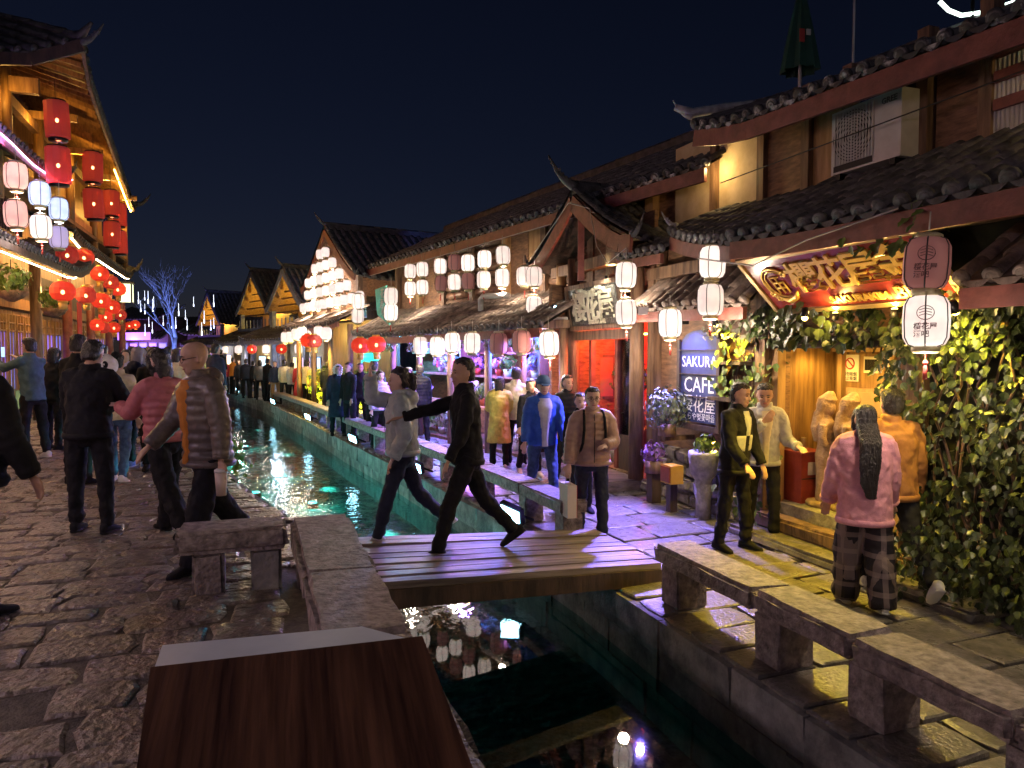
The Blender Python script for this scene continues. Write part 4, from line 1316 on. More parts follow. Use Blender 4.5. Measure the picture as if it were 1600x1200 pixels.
light('SPOT', 'sign_light', p - FC.d * .10, 20, (.9, 1, .95), PS, .03, aim=ps(10.5, .5, 0), spot=110)
light('SPOT', 'sign_light', ps(9.5, 1.12, .2), 12, (1, .95, .8), PS, .03, aim=ps(9.8, .4, 0), spot=110)
# plants inside the red doorway
palmm = mat('palm_leaf', (.03, .05, .015), (.09, .12, .04), scale=5, rough=.45)
def palm(label, loc, n, ln, seed, m=palmm, group=None):
    q = random.Random(seed)
    t = thing('potted_palm', label, 'plant', loc, group=group)
    MB().lathe([(.11, 0), (.15, .25), (.13, .25), (0, .23)], 10, loc).build('pot', stonep, t)
    c = Vector(loc) + Vector((0, 0, .25))
    for k in range(n):
        an = q.uniform(0, 6.28); h = q.uniform(.3, .9) * ln; rr = q.uniform(.25, .6) * ln
        tip = c + Vector((math.cos(an) * rr, math.sin(an) * rr, h))
        mb = MB(); mb.tube([c, c.lerp(tip, .6) + Vector((0, 0, .08)), tip], [.008, .006, .004], n=4)
        for j in range(9):
            b2 = an + (j - 4) * .32
            dirv = Vector((math.cos(b2), math.sin(b2), q.uniform(-.5, .1)))
            sd = Vector((-dirv.y, dirv.x, 0)) * .014
            e = tip + dirv * .26 * ln * q.uniform(.8, 1.1)
            mdl = tip.lerp(e, .5) + Vector((0, 0, .02))
            mb.add([tip, mdl + sd, e, mdl - sd], [(0, 1, 2, 3)])
        mb.build('frond', m, t)
    return t
palm('fan palm in stone pot inside red doorway', UV(10.55, 5.75, -.25), 14, .95, 2)
palm('fan palm in stone pot beside wooden step', UV(10.75, 5.1, -.26), 10, .75, 3)
potted('shrub_pot', 'leafy red lit shrub hanging inside doorway', UV(10.5, 6.0, .75), [(.1, 0), (.14, .16), (0, .15)], .38, 240, leafm, (.05, .09), 33)

# ================================================================== right bank: long lantern house and its gabled wing
LH = thing('lantern_house', 'long two storey timber house hung with white lantern rows', 'house', F3(4.5, 1.5, ZR))
E, T = tile_patch(LH, F3(-2.8, .68, 4.08), F3(10.3, .68, 4.02), F3(-2.8, 3.2, 5.45), F3(10.3, 3.2, 5.25), sp=.24, seg=.42, r=.07, capm=capmix, under=boardm)
fascia(LH, E, 12, fascm, h=.18, th=.05)
ridge(LH, F3(-2.8, 3.2, 5.45), F3(10.3, 3.2, 5.25), n=8)
E, T = tile_patch(LH, F3(.1, .0, 2.05), F3(9.6, .0, 2.0), F3(.1, 1.35, 2.78), F3(9.6, 1.35, 2.75), sp=.22, seg=.30, r=.064, m=tileold, capm=tilem, under=wooddk, objs=120, lift=(0, .12))
fascia(LH, E, 10, fascm, h=.15, th=.05)
def log_wall(a0, a1, b, z0, z1, m, n):
    for i in range(n):
        zz0 = z0 + (z1 - z0) * i / n; zz1 = z0 + (z1 - z0) * (i + 1) / n
        MB().tube([F3(a0, b, (zz0 + zz1) / 2), F3(a1, b, (zz0 + zz1) / 2)], (zz1 - zz0) * .5, n=8, smooth=True).build('log', m, LH)
q = random.Random(8)
for i, a in enumerate((-2.6, -1.1, .4, 1.9, 3.4, 4.9, 6.4, 7.9, 9.4)):
    fpart(LH, 'post', F3, a - .09, a + .09, 1.22, 1.40, 2.6, 4.25, woodlt if i % 3 == 1 else wood)
for i, a in enumerate((-2.6, -1.1, .4, 1.9, 3.4, 4.9, 6.4, 7.9)):
    if i in (2, 4, 5): log_wall(a + .1, a + 1.4, 1.36, 2.7, 4.1, boardm, 8)
    elif i in (3, 6):
        fpart(LH, 'wall_panel', F3, a + .09, a + 1.41, 1.36, 1.42, 2.6, 3.35, boardm)
        fpart(LH, 'window_panel', F3, a + .12, a + .72, 1.36, 1.41, 3.35, 4.2, woodlt)
        fpart(LH, 'wall_panel', F3, a + .74, a + 1.41, 1.36, 1.42, 3.35, 4.2, boardm)
    else: fpart(LH, 'wall_panel', F3, a + .09, a + 1.41, 1.36, 1.42, 2.6, 4.2, boardm)
fpart(LH, 'beam', F3, -2.7, 9.8, 1.18, 1.30, 4.06, 4.2, wood)
fpart(LH, 'beam', F3, .1, 9.6, .45, .58, 2.0, 2.14, wood)
for i, a in enumerate((.2, 1.5, 2.8, 4.5, 6.2, 7.9, 9.4)):
    MB().tube([F3(a, .52, ZR), F3(a, .52, 2.02)], .075, n=10).build('post', wood, LH)
fpart(LH, 'shop_back', F3, .6, 10.3, 2.3, 2.4, ZR, 2.75, boardm)
fpart(LH, 'shop_side', F3, .52, .6, .5, 2.3, ZR, 2.75, boardm)
fpart(LH, 'shop_floor', F3, .6, 9.7, .7, 2.3, ZR, ZR + .06, wood)
for a in (1.95, 5.35): fpart(LH, 'shop_partition', F3, a, a + .08, 1.2, 2.3, ZR + .06, 2.6, wooddk)
pv = [((.22, .12, 1), 1.1), ((.05, .2, 1), 2.6), ((.45, .14, 1), 4.3), ((.05, .25, 1), 5.6), ((.3, .12, 1), 7.2), ((.05, .5, .9), 8.6)]
for i, (c, a) in enumerate(pv):
    f = MB().tube([F3(a, 1.0, 2.02), F3(a, 1.0, 1.92)], .05, n=10).build('ceiling_lamp', glow('shop_lamp_%d' % i, c, 12), LH)
    light('POINT', 'shop_light', F3(a, 1.0, 1.82), 170, c, LH, .06)
light('POINT', 'shop_light', F3(.9, 1.4, 1.9), 22, (1, .7, .2), LH, .06)
light('SPOT', 'path_light', F3(3.6, .35, 1.95), 300, (.40, .18, 1), LH, .05, aim=F3(3.2, -1.2, ZR), spot=120, blend=.8)
light('SPOT', 'path_light', F3(.8, .35, 1.95), 260, (.30, .18, 1), LH, .05, aim=F3(.3, -1.2, ZR), spot=110, blend=.8)
for k, (a, b0, ln) in enumerate(((.75, .95, 1.0), (3.0, .95, 1.5), (6.4, .95, 1.6))):
    t = thing('counter', ['plank counter under blue lamps next to doorway', 'plank counter with pots in the violet shop', 'plank counter with pots near yellow foliage'][k], 'counter', F3(a + ln / 2, b0, ZR))
    fpart(t, 'top', F3, a, a + ln, b0 - .2, b0 + .3, .38, .44, woodlt)
    for x in (a + .06, a + ln - .12):
        for y in (b0 - .16, b0 + .20): fpart(t, 'leg', F3, x, x + .06, y, y + .06, ZR, .38, wood)
    fpart(t, 'front_board', F3, a + .02, a + ln - .02, b0 - .19, b0 - .16, -.1, .38, boardm)
flow = [mat('violet_petal', (.30, .16, .5), (.45, .3, .6), scale=6, rough=.6, vary=.3), mat('white_petal', (.6, .58, .55), (.7, .68, .62), scale=6, rough=.6, vary=.2), leafy, leafpale]
flab = ['violet flowers', 'white blossoms', 'bright leaves', 'pale leaves']
q = random.Random(12)
i = 0
shelfz = (.44, 1.0, 1.35)
for a in [x * .50 + .85 for x in range(17)]:
    for lv in range(2):
        if q.random() < .18: continue
        f = q.randrange(4)
        z = .44 if lv == 0 else q.uniform(1.02, 1.2)
        b0 = q.uniform(.9, 1.1) if lv == 0 else q.uniform(1.5, 1.9)
        if lv == 0 and not any(s0 < a < s0 + l0 for s0, l0 in ((.75, 1.0), (3.0, 1.5), (6.4, 1.6))): z = ZR + .06
        if lv == 1 or z < 0: z = z if lv == 0 else 1.06
        potted('flower_pot', 'potted plant of %s %s in lantern house shop' % (flab[f], 'on back shelf' if lv else ('on counter' if z > 0 else 'on floor')), F3(a, b0, z),
               [(.07, 0), (.10, .16), (0, .15)], q.uniform(.16, .27), 110, flow[f], (.05, .10), 100 + i, potm=[stonep, redch, whitep][i % 3], group='shop plants %s %s' % (flab[f], 'shelf' if lv else ('counter' if z > 0 else 'floor')))
        i += 1
fpart(LH, 'back_shelf', F3, .65, 9.4, 1.4, 2.25, 1.02, 1.06, wood)
fpart(LH, 'back_shelf', F3, .65, 9.4, 1.7, 2.25, 1.55, 1.59, wood)
for a in [x * .47 + .85 for x in range(18)]:
    f = q.randrange(4)
    potted('flower_pot', 'small potted %s on the top shelf of lantern house shop' % flab[f], F3(a, 1.95, 1.59), [(.06, 0), (.08, .12), (0, .11)], q.uniform(.13, .2), 70, flow[f], (.05, .09), 300 + int(a * 10), potm=stonep, group='top shelf plants ' + flab[f])
for k in range(5):
    ivy('drooping foliage under lantern house eave %s' % ['beside porch', 'behind dusky pink lanterns', 'above violet counter', 'between white lanterns', 'near turquoise fish'][k], [(.3 + k * 1.75, 1.5 + k * 1.75, .2, .5, 1.62, 2.0, 90)], m=[leafy, leafpale][k % 2], F=F3, seed=40 + k, size=(.05, .10), name='hanging_foliage', objs=12)
for a in (1.0, 4.0, 7.0): light('POINT', 'eave_lamp', F3(a, .62, 1.75), 9, (1, .75, .25), LH, .05)
# hanging baskets and sculpted parasols in the shop front
para = mat('teal_painted_metal', (.02, .30, .26), (.05, .42, .36), scale=5, rough=.4)
t = thing('fish_ornament', 'glowing turquoise fish shaped ornament under lantern house eave', 'ornament', F3(8.6, .15, 1.2))
c = F3(8.6, .15, 1.45)
MB().ell(c, (.50, .2, .13), 12, 7, M=Matrix.Rotation(R(125), 3, 'Z')).build('body', glow('turquoise_glow', (.03, .75, .55), .8, (.02, .3, .25)), t)
MB().add([c + F3.d * .45, c + F3.d * .75 + Vector((0, 0, .16)), c + F3.d * .75 - Vector((0, 0, .14)), c + F3.d * .45 + F3.n * .05, c + F3.d * .75 + F3.n * .05 + Vector((0, 0, .16)), c + F3.d * .75 + F3.n * .05 - Vector((0, 0, .14))],
         [(0, 1, 2), (5, 4, 3), (0, 3, 4, 1), (1, 4, 5, 2), (2, 5, 3, 0)]).build('tail', MATS['turquoise_glow'], t)
MB().tube([c, c + Vector((0, 0, .6))], .006, n=4).build('cord', dkcord, t)
# small corner roof with turquoise lit board
TB = thing('corner_board', 'turquoise lit hanging board under the curled corner roof', 'sign', F3(9.4, .2, 2.6))
a9, z9 = fat(F3, 598, .1, 475)
MB().hexa([F3(a9 - .45, .1, z9 - .55), F3(a9 - .45, .14, z9 - .55), F3(a9 + .40, .14, z9 - .25), F3(a9 + .40, .1, z9 - .25), F3(a9 - .25, .1, z9 + .45), F3(a9 - .25, .14, z9 + .45), F3(a9 + .55, .14, z9 + .40), F3(a9 + .55, .1, z9 + .40)]).build('panel', mat('green_board', (.05, .35, .28), (.1, .5, .4), scale=8, rough=.5), TB)
for k, (dx, dz) in enumerate(((.0, .25), (.05, 0), (-.05, -.22))): obj('character', text_mesh('花酒吧'[k], .26, .004, whitep, 'character'), TB, M=face_matrix(F3(a9 + dx, .09, z9 + dz) - wloc(TB), -F3.d, (0, 0, 1)))
p = F3(a9 + .7, -.25, z9 + .02)
f = MB().box(p, (.08, .08, .08)).build('lamp', iron, TB)
MB().ell(p - F3.d * .05, (.045, .045, .045), 8, 5).build('lens', glow('turquoise_lamp', (.3, 1, .8), 25), f)
light('SPOT', 'board_light', p - F3.d * .12, 30, (.1, 1, .75), TB, .04, aim=F3(a9, .1, z9), spot=120)

# gabled wing with the lantern net
WG = thing('gabled_wing', 'gabled timber wing covered by a triangle of white lanterns', 'house', F3(12.9, .8, ZR))
gable_front(WG, F3, 10.0, 15.8, .55, 5.0, 3.72, 5.5, fascm, sp=.26, seg=.45, r=.075, over=.3, hornsize=.5, bh=.2)
mb = MB()
mb.add([F3(10.4, .6, 2.6), F3(15.4, .6, 2.6), F3(15.4, .6, 3.75), F3(12.9, .6, 5.35), F3(10.4, .6, 3.75), F3(10.4, .7, 2.6), F3(15.4, .7, 2.6), F3(15.4, .7, 3.75), F3(12.9, .7, 5.35), F3(10.4, .7, 3.75)],
       [(0, 1, 2, 3, 4), (9, 8, 7, 6, 5), (0, 5, 6, 1), (1, 6, 7, 2), (2, 7, 8, 3), (3, 8, 9, 4), (4, 9, 5, 0)])
mb.build('gable_wall', boardm, WG)
for a in (10.5, 12.1, 13.7, 15.3): fpart(WG, 'post', F3, a - .09, a + .09, .45, .6, 2.6, 3.8, wood)
E, T = tile_patch(WG, F3(9.75, -.35, 2.42), F3(16.0, -.35, 2.36), F3(9.75, .55, 2.86), F3(16.0, .55, 2.84), sp=.24, seg=.32, r=.066, m=tileold, capm=tilem, lift=(.08, .12), under=wooddk)
fascia(WG, E, 6, fascm, h=.14)
fpart(WG, 'ground_wall', F3, 9.6, 16.0, 1.3, 1.4, ZR, 2.6, wooddk)
for a in (10.1, 12.0, 13.9, 15.8): MB().tube([F3(a, .1, ZR), F3(a, .1, 2.4)], .08, n=8).build('post', wood, WG)
for k, a in enumerate((10.8, 13.0, 15.0)):
    potted('yellow_lit_bush', 'tall bush glowing yellow under the gabled wing', F3(a, .75, ZR), [(.16, 0), (.2, .3), (0, .28)], .62, 420, leafy, (.08, .15), 60 + k, lift=.2, group='bushes under gabled wing', sq=1.5)
    l = light('SPOT', 'bush_light', F3(a - .4, .35, ZR + .1), 170, (1, .72, .04), WG, .04, aim=F3(a, .8, 1.2), spot=110)
light('POINT', 'wing_light', F3(12.5, .4, 2.2), 90, (1, .62, .12), WG, .05)
light('POINT', 'wing_light', F3(15.0, .4, 2.2), 90, (1, .62, .12), WG, .05)
light('SPOT', 'path_light', F3(11.8, -.3, 2.2), 220, (1, .72, .1), WG, .05, aim=F3(11.8, -1.2, ZR), spot=120)

# ================================================================== far houses on the right bank
bluewood = mat('blue_grey_bargeboard', (.16, .19, .30), (.24, .28, .42), scale=6, rough=.6)
def far_house(label, px, D, deg, half, ze, za, lit, pent=True, seed=1):
    p = atD(px, 560, D)
    F = Frame(p.x, p.y, deg)
    t = thing('gabled_house', label, 'house', F(0, 0, ZR), group=None)
    gable_front(t, F, -half, half, .2, 4.5, ze, za, bluewood, sp=.3, seg=.6, r=.08, over=.35, hornsize=.5, bh=.22, under=woodlt)
    mb = MB()
    mb.add([F(-half + .3, 1.3, ze - .8), F(half - .3, 1.3, ze - .8), F(half - .3, 1.3, ze), F(0, 1.3, za - .1), F(-half + .3, 1.3, ze)], [(0, 1, 2, 3, 4)])
    mb.build('gable_wall', woodlt, t)
    for k in range(5):
        zz = ze - .1 + k * (za - ze) / 6
        fpart(t, 'purlin', F, -half * (1 - k / 6) + .3, half * (1 - k / 6) - .3, .2, .3, zz, zz + .07, wood)
    fpart(t, 'wall', F, -half + .25, half - .25, .9, 4.4, ZR, ze - .75, plaster)
    for s in (-1, 1): fpart(t, 'post', F, s * (half - .3) - .1, s * (half - .3) + .1, .0, .2, ZR, ze, bluewood)
    fpart(t, 'balcony_floor', F, -half + .2, half - .2, -.1, 1.3, ze - .95, ze - .8, bluewood)
    for k in range(9): fpart(t, 'baluster', F, -half + .3 + k * (2 * half - .6) / 8, -half + .35 + k * (2 * half - .6) / 8, -.06, -.02, ze - .8, ze - .35, bluewood)
    # window and door of the ground floor
    for k in range(3):
        w_ = fpart(t, 'window', F, -half + .5 + k * (2 * half - 1) / 3, -half + .5 + (k + .8) * (2 * half - 1) / 3, .85, .9, .1, 1.4, bluewood)
        fpart(w_, 'pane', F, -half + .56 + k * (2 * half - 1) / 3, -half + .44 + (k + .8) * (2 * half - 1) / 3, .83, .85, .16, 1.34, glow('window_glow_%s_%d' % (seed, k), [(1, .7, .3), (.5, .8, 1), (1, .6, .9)][(k + seed) % 3], .8))
    # wide side roof carrying on behind
    tile_patch(t, F(-half - 4.2, 1.2, ze - .2), F(-half + .4, 1.2, ze - .2), F(-half - 4.2, 3.9, za - .35), F(-half + .4, 3.9, za - .35), sp=.32, seg=.6, r=.08)
    fpart(t, 'side_wall', F, -half - 4.1, -half + .3, 1.8, 3.8, ZR, ze - .1, wooddk)
    if pent:
        E, T = tile_patch(t, F(-half - 3.5, -1.3, 2.1), F(half + .3, -1.3, 2.1), F(-half - 3.5, .2, 2.75), F(half + .3, .2, 2.75), sp=.3, seg=.5, r=.075, capm=bluewood, lift=(.1, .15))
        fascia(t, E, 6, bluewood, h=.12)
        for a in (-half - 3.2, -half, half): MB().tube([F(a, -1.1, ZR), F(a, -1.1, 2.1)], .08, n=8).build('post', bluewood, t)
    for k in range(5):
        lantern('palace' if k % 2 == 0 or seed == 2 else 'round', pap_far if k % 2 == 0 or seed == 2 else pap_redb, F(-half - 2.6 + k * (2 * half + 2.4) / 4, -1.5, 1.72), ('white lantern' if k % 2 == 0 or seed == 2 else 'red lantern') + ' under pent roof of the ' + ['', 'house beside the lantern wing', 'house behind the queue', 'house near the bare tree'][seed], 'far house lanterns %d %d' % (seed, k % 2 if seed != 2 else 0), .95, far=True, lit=12 if k % 2 == 0 else 0)
    light('POINT', 'gable_light', F(0, .75, ze + .15), lit, (1, .62, .10), t, .06)
    light('POINT', 'eave_lamp', F(-.3, -.6, 1.9), lit * 1.2, (.6, .8, 1) if seed % 2 else (1, .75, .35), t, .06)
    return t
far_house('gabled house with blue bargeboards beside the lantern wing', 449, 32, 40, 2.1, 3.5, 5.35, 34, seed=1)
far_house('gabled house with tall blue gable behind the queue of people', 399, 39, 42, 2.3, 3.7, 6.0, 40, seed=2)
far_house('distant gabled house near the bare tree', 329, 55, 44, 2.4, 3.7, 6.2, 60, seed=3)

# ================================================================== left bank: tall lantern house with tiered eaves
LB = thing('tiered_house', 'tall timber house with curled tiered eaves and red lanterns', 'house', UV(22, -5.2, 0))
orangew = mat('honey_timber', (.17, .085, .03), (.40, .22, .075), scale=4, rough=.5, bump=.25, bscale=16, stretch=(3, 3, .4), vary=.15)
fpart(LB, 'wall', FC, 9.0, 31.5, -5.5, -5.3, 0, 3.6, wooddk)
fpart(LB, 'wall', FC, 16.5, 31.5, -5.6, -5.4, 3.6, 7.4, orangew)
# shop fronts: tall wooden leaves with panes
winv = [glow('violet_shop_glow', (.28, .16, .95), .3, (.2, .15, .5)), glow('blue_shop_glow', (.16, .20, .95), .28, (.15, .15, .5)), glow('amber_shop_glow', (1, .5, .16), .25, (.4, .25, .1))]
a = 9.6; k = 0
while a < 30.5:
    wd = .62 if a < 22 else .9
    d_ = fpart(LB, 'shop_door', FC, a + .02, a + wd - .02, -5.3, -5.22, .08, 2.55, orangew)
    mi = winv[2] if a < 12.5 or 17.2 < a < 17.9 else winv[k % 2]
    for z0, z1 in ((.75, 1.5), (1.54, 2.05)):
        fpart(d_, 'pane', FC, a + .10, a + wd / 2 - .02, -5.215, -5.19, z0, z1, mi)
        fpart(d_, 'pane', FC, a + wd / 2 + .02, a + wd - .10, -5.215, -5.19, z0, z1, mi)
    for x in (a + .08, a + wd / 2 - .015, a + wd - .11): fpart(d_, 'mullion', FC, x, x + .03, -5.2, -5.15, .7, 2.45, woodlt)
    for z in (1.50, 2.07, 2.25): fpart(d_, 'glazing_bar', FC, a + .08, a + wd - .08, -5.185, -5.155, z, z + .03, woodlt)
    a += wd; k += 1
fpart(LB, 'door_head', FC, 9.4, 31, -5.3, -5.12, 2.6, 2.85, orangew)
for a in (10.5, 13.5, 16.5, 19.5, 22.5, 25.5, 28.5, 31.2):
    MB().tube([UV(a, -4.75, 0), UV(a, -4.75, 3.7)], .12, n=10).build('column', wood if a < 20 else fascm, LB)
    if a > 16: MB().tube([UV(a, -4.6, 4.6), UV(a, -4.6, 7.15)], .11, n=10).build('column', orangew, LB)
fpart(LB, 'banner', FC, 23.0, 23.5, -4.62, -4.6, .5, 3.0, mat('red_cloth_banner', (.4, .02, .02), (.5, .05, .04), scale=5, rough=.7))
# lowest pent roof
E, T = tile_patch(LB, UV(9, -3.85, 3.5), UV(21.2, -3.85, 3.52), UV(9, -5.3, 4.15), UV(21.2, -5.3, 4.15), sp=.24, seg=.34, r=.07, lift=(0, .5), liftlen=2.2, under=orangew, objs=40)
fascia(LB, E, 16, wooddk, h=.12, th=.05)
horn(LB, UV(21.1, -3.9, 3.95), FC.d + FC.n * .3, .5)
mb = MB()
for k in range(30): mb.beam(E(k / 30).lerp(E((k + 1) / 30), .5) - FC.n * .1 + Vector((0, 0, -.12)), E(k / 30).lerp(T(k / 30), .9) + Vector((0, 0, -.12)), .09, .09)
mb.build('rafters', orangew, LB, kind='stuff')
mb = MB()
for k in range(16): mb.tube([E(k / 16) - FC.n * .14 + Vector((0, 0, -.20)), E((k + .96) / 16) - FC.n * .14 + Vector((0, 0, -.20))], .012, n=5)
mb.build('led_strip', led_w, LB)
# second pent roof with violet strip
fpart(LB, 'wall', FC, 9.0, 18.8, -5.6, -5.4, 4.0, 5.6, boardm)
E, T = tile_patch(LB, UV(9, -3.85, 5.28), UV(18.9, -3.85, 5.30), UV(9, -5.4, 5.95), UV(18.9, -5.4, 5.95), sp=.25, seg=.36, r=.07, lift=(0, .42), liftlen=1.8, under=wooddk)
fascia(LB, E, 14, fascm, h=.2, th=.05)
horn(LB, UV(18.8, -3.9, 5.65), FC.d + FC.n * .3, .55)
mb = MB()
for k in range(16): mb.tube([E(k / 16) + FC.n * .04 + Vector((0, 0, -.15 - .03 * math.sin(k * 1.3))), E((k + .97) / 16) + FC.n * .04 + Vector((0, 0, -.15 - .03 * math.sin((k + 1) * 1.3)))], .012, n=5)
mb.build('led_strip', glow('violet_led', (.75, .5, 1), 6), LB)
for a in (11.5, 14.0, 16.5): light('POINT', 'violet_led_light', UV(a, -3.7, 5.0), 9, (.5, .25, 1), LB, .05)
# lattice balcony under it
for k in range(40): fpart(LB, 'lattice_bar', FC, 12 + k * .18, 12.05 + k * .18, -4.9, -4.86, 4.2, 4.9, wooddk)
# lower roof of the far half, with bright strip
E, T = tile_patch(LB, UV(20.6, -4.15, 4.5), UV(31.4, -4.35, 4.5), UV(20.6, -5.5, 5.1), UV(31.4, -5.6, 5.1), sp=.25, seg=.36, r=.07, lift=(.12, .35), liftlen=1.6, under=orangew)
fascia(LB, E, 12, wooddk, h=.12, th=.05)
horn(LB, UV(31.3, -4.3, 4.8), FC.d + FC.n * .5, .7)
mb = MB()
for k in range(12): mb.tube([E(k / 12) - FC.n * .06 + Vector((0, 0, -.18)), E((k + .98) / 12) - FC.n * .06 + Vector((0, 0, -.18))], .022, n=5)
mb.build('led_strip', led_w, LB)
for a in (22, 25, 28.5): light('POINT', 'led_light', UV(a, -4.6, 4.25), 26, (1, .55, .14), LB, .06)
for a in (11, 14, 17, 20): light('POINT', 'led_light', UV(a, -4.5, 3.2), 30, (1, .55, .16), LB, .06)
# main roof with hipped near end
E, T = tile_patch(LB, UV(15.7, -2.95, 7.12), UV(31.6, -4.25, 7.10), UV(18.2, -6.6, 8.7), UV(31.6, -6.6, 8.7), sp=.26, seg=.42, r=.075, lift=(.45, .35), liftlen=1.5, under=orangew, drop=.04)
fascia(LB, E, 16, wood, h=.14, th=.06)
mb = MB()
for k in range(46):
    s = (k + .5) / 46
    mb.beam(E(s) - FC.n * .05 + Vector((0, 0, -.10)), E(s).lerp(T(s), .62) + Vector((0, 0, -.10)), .08, .09)
mb.build('rafters', orangew, LB, kind='stuff')
mb = MB()
for k in range(8, 16): mb.tube([E(k / 16) - FC.n * .10 + Vector((0, 0, -.20)), E((k + .98) / 16) - FC.n * .10 + Vector((0, 0, -.20))], .02, n=5)
mb.build('led_strip', led_y, LB)
horn(LB, UV(15.65, -2.95, 7.45), FC.n + FC.d * -.2, .5)
horn(LB, UV(31.6, -4.2, 7.4), FC.n + FC.d * .6, .7)
E, T = tile_patch(LB, UV(15.7, -2.95, 7.12), UV(15.7, -10.5, 7.05), UV(18.2, -6.6, 8.7), UV(18.2, -10.5, 8.7), sp=.26, seg=.42, r=.075, lift=(.45, 0), liftlen=1.5, under=wooddk)
fascia(LB, E, 9, wooddk, h=.22, th=.06)
ridge(LB, UV(18.2, -6.6, 8.7), UV(31.6, -6.6, 8.7), n=8)
mb = MB().tube([UV(18.2, -6.6, 8.8), UV(17.0, -4.8, 8.05), UV(16.2, -3.6, 7.62), UV(15.7, -2.95, 7.6), UV(15.55, -2.75, 7.8)], [.13, .12, .11, .09, .03], n=8)
mb.build('hip_ridge', tilem, LB)
# near end wall of the upper floor
fpart(LB, 'end_wall', FC, 17.0, 17.1, -9.5, -5.4, 5.9, 7.2, orangew)
for v in (-4.5, -5.6, -6.8, -8.0): MB().tube([UV(16.7, v, 5.5), UV(16.7, v, 7.2)], .13, n=10).build('column', orangew if v > -6 else wood, LB)
MB().beam(UV(16.7, -9, 6.85), UV(16.7, -3.9, 6.85), .14, .3).build('tie_beam', orangew, LB)
for v0 in (-5.3, -6.5):
    w_ = fpart(LB, 'lattice_window', FC, 16.9, 16.98, v0, v0 + .55, 5.9, 6.75, woodlt)
    mb = MB()
    for k in range(7):
        mb.beam(UV(16.88, v0 + .04, 5.95 + k * .11), UV(16.88, v0 + .5, 6.05 + k * .11), .02, .02)
        mb.beam(UV(16.88, v0 + .5, 5.95 + k * .11), UV(16.88, v0 + .04, 6.05 + k * .11), .02, .02)
    mb.build('lattice', wooddk, w_)
# beams and balcony of the far upper floor
for z in (6.75, 5.35): MB().beam(UV(16.7, -4.6, z), UV(31.2, -4.75, z), .14, .22).build('beam', orangew, LB)
fpart(LB, 'balcony_floor', FC, 17, 31.2, -5.4, -4.5, 5.05, 5.15, wood)
for a in (19, 22, 25, 28): MB().beam(UV(a, -5.4, 6.95), UV(a, -3.7, 6.95), .12, .16).build('bracket', orangew, LB)
for a, e in ((16.2, 6), (18.5, 12), (22, 24), (26, 40), (30, 44)): light('POINT', 'eave_light', UV(a, -4.3, 6.6), e, (1, .52, .10), LB, .08)

# hanging baskets on the left shops
for k, (px, py, v) in enumerate(((85, 482, -4.3), (18, 455, -4.3))):
    a, z = fat(FC, px, v, py)
    t = potted('hanging_basket', ['trailing green plant in hanging bowl before violet doors', 'trailing plant in hanging bowl below amber eave'][k], UV(a, v, z - .2), [(.05, 0), (.2, .08), (.28, .2), (0, .18)], .34, 260, leafy, (.05, .1), 70 + k, potm=wood, sq=.5, objs=20)
    MB().tube([UV(a, v, z), UV(a, v, z + .6)], .008, n=4).build('cord', dkcord, t)
a, z = fat(FC, 197, -4.2, 458)
t = thing('square_lantern', 'square glass lantern hanging at far corner of tiered house', 'lantern', UV(a, -4.2, z))
MB().box(UV(a, -4.2, z), (.42, .42, .62), R(20)).build('glass', glow('pale_yellow_glass', (.95, 1, .6), .8), t)
for sx in (-1, 1):
    for sy in (-1, 1): MB().box(UV(a + sx * .2, -4.2 + sy * .2, z), (.05, .05, .68), R(20)).build('corner_bar', iron, t)
MB().box(UV(a, -4.2, z + .36), (.52, .52, .07), R(20)).build('cap', iron, t)
MB().tube([UV(a, -4.2, z + .38), UV(a, -4.2, z + 1.2)], .012, n=4).build('cord', dkcord, t)

# ------------------------------------------------------------------ lanterns, placed on their strings
def lat(px, py, F, b): 
    a, z = fat(F, px, b, py)
    p = F(a, b, z)
    return p
# red tube lanterns under the main eave of the tiered house
for i, (px, py, v) in enumerate(((89, 188, -3.55), (145, 262, -3.6), (174, 318, -3.75), (186, 336, -3.95))):
    p = lat(px, py, FC, v)
    s = .86
    lantern('tall', pap_red, p, ['large red tube lantern beside end column, upper of its pair', 'red tube lantern at second column, upper of its pair', 'red tube lantern at third column, upper of its pair', 'red tube lantern at far column, upper of its pair'][i], 'red tube lanterns of the tiered house', s, cord=max(.1, (6.95 - p.z) / s - .45), lit=7, lcol=(1, .2, .08))
    lantern('tall', pap_red, p - Vector((0, 0, .88)), ['large red tube lantern beside end column, lower of its pair', 'red tube lantern at second column, lower of its pair', 'red tube lantern at third column, lower of its pair', 'red tube lantern at far column, lower of its pair'][i], 'red tube lanterns of the tiered house', s, cord=.08, lit=0)
# coloured palace lanterns before the second tier
for i, (px, py, mt, lb, li) in enumerate(((25, 275, pap_rose, 'rose palace lantern hanging high below violet strip', 8), (25, 335, pap_rose, 'rose palace lantern with red tassel over low pent roof', 8), (62, 303, pap_blue, 'pale blue palace lantern nearer to rose ones', 8), (64, 355, pap_white, 'cream palace lantern with red tassel under blue one', 8), (92, 327, pap_blue, 'pale blue palace lantern next to curled roof tip', 8), (92, 371, pap_lilac, 'dim lilac palace lantern under blue one', 0))):
    lantern('palace', mt, lat(px, py, FC, -3.45), lb, 'coloured palace lanterns', 1.08, cord=.3, lit=li, lcol=(.7, .7, 1) if mt is pap_blue else (1, .7, .6))
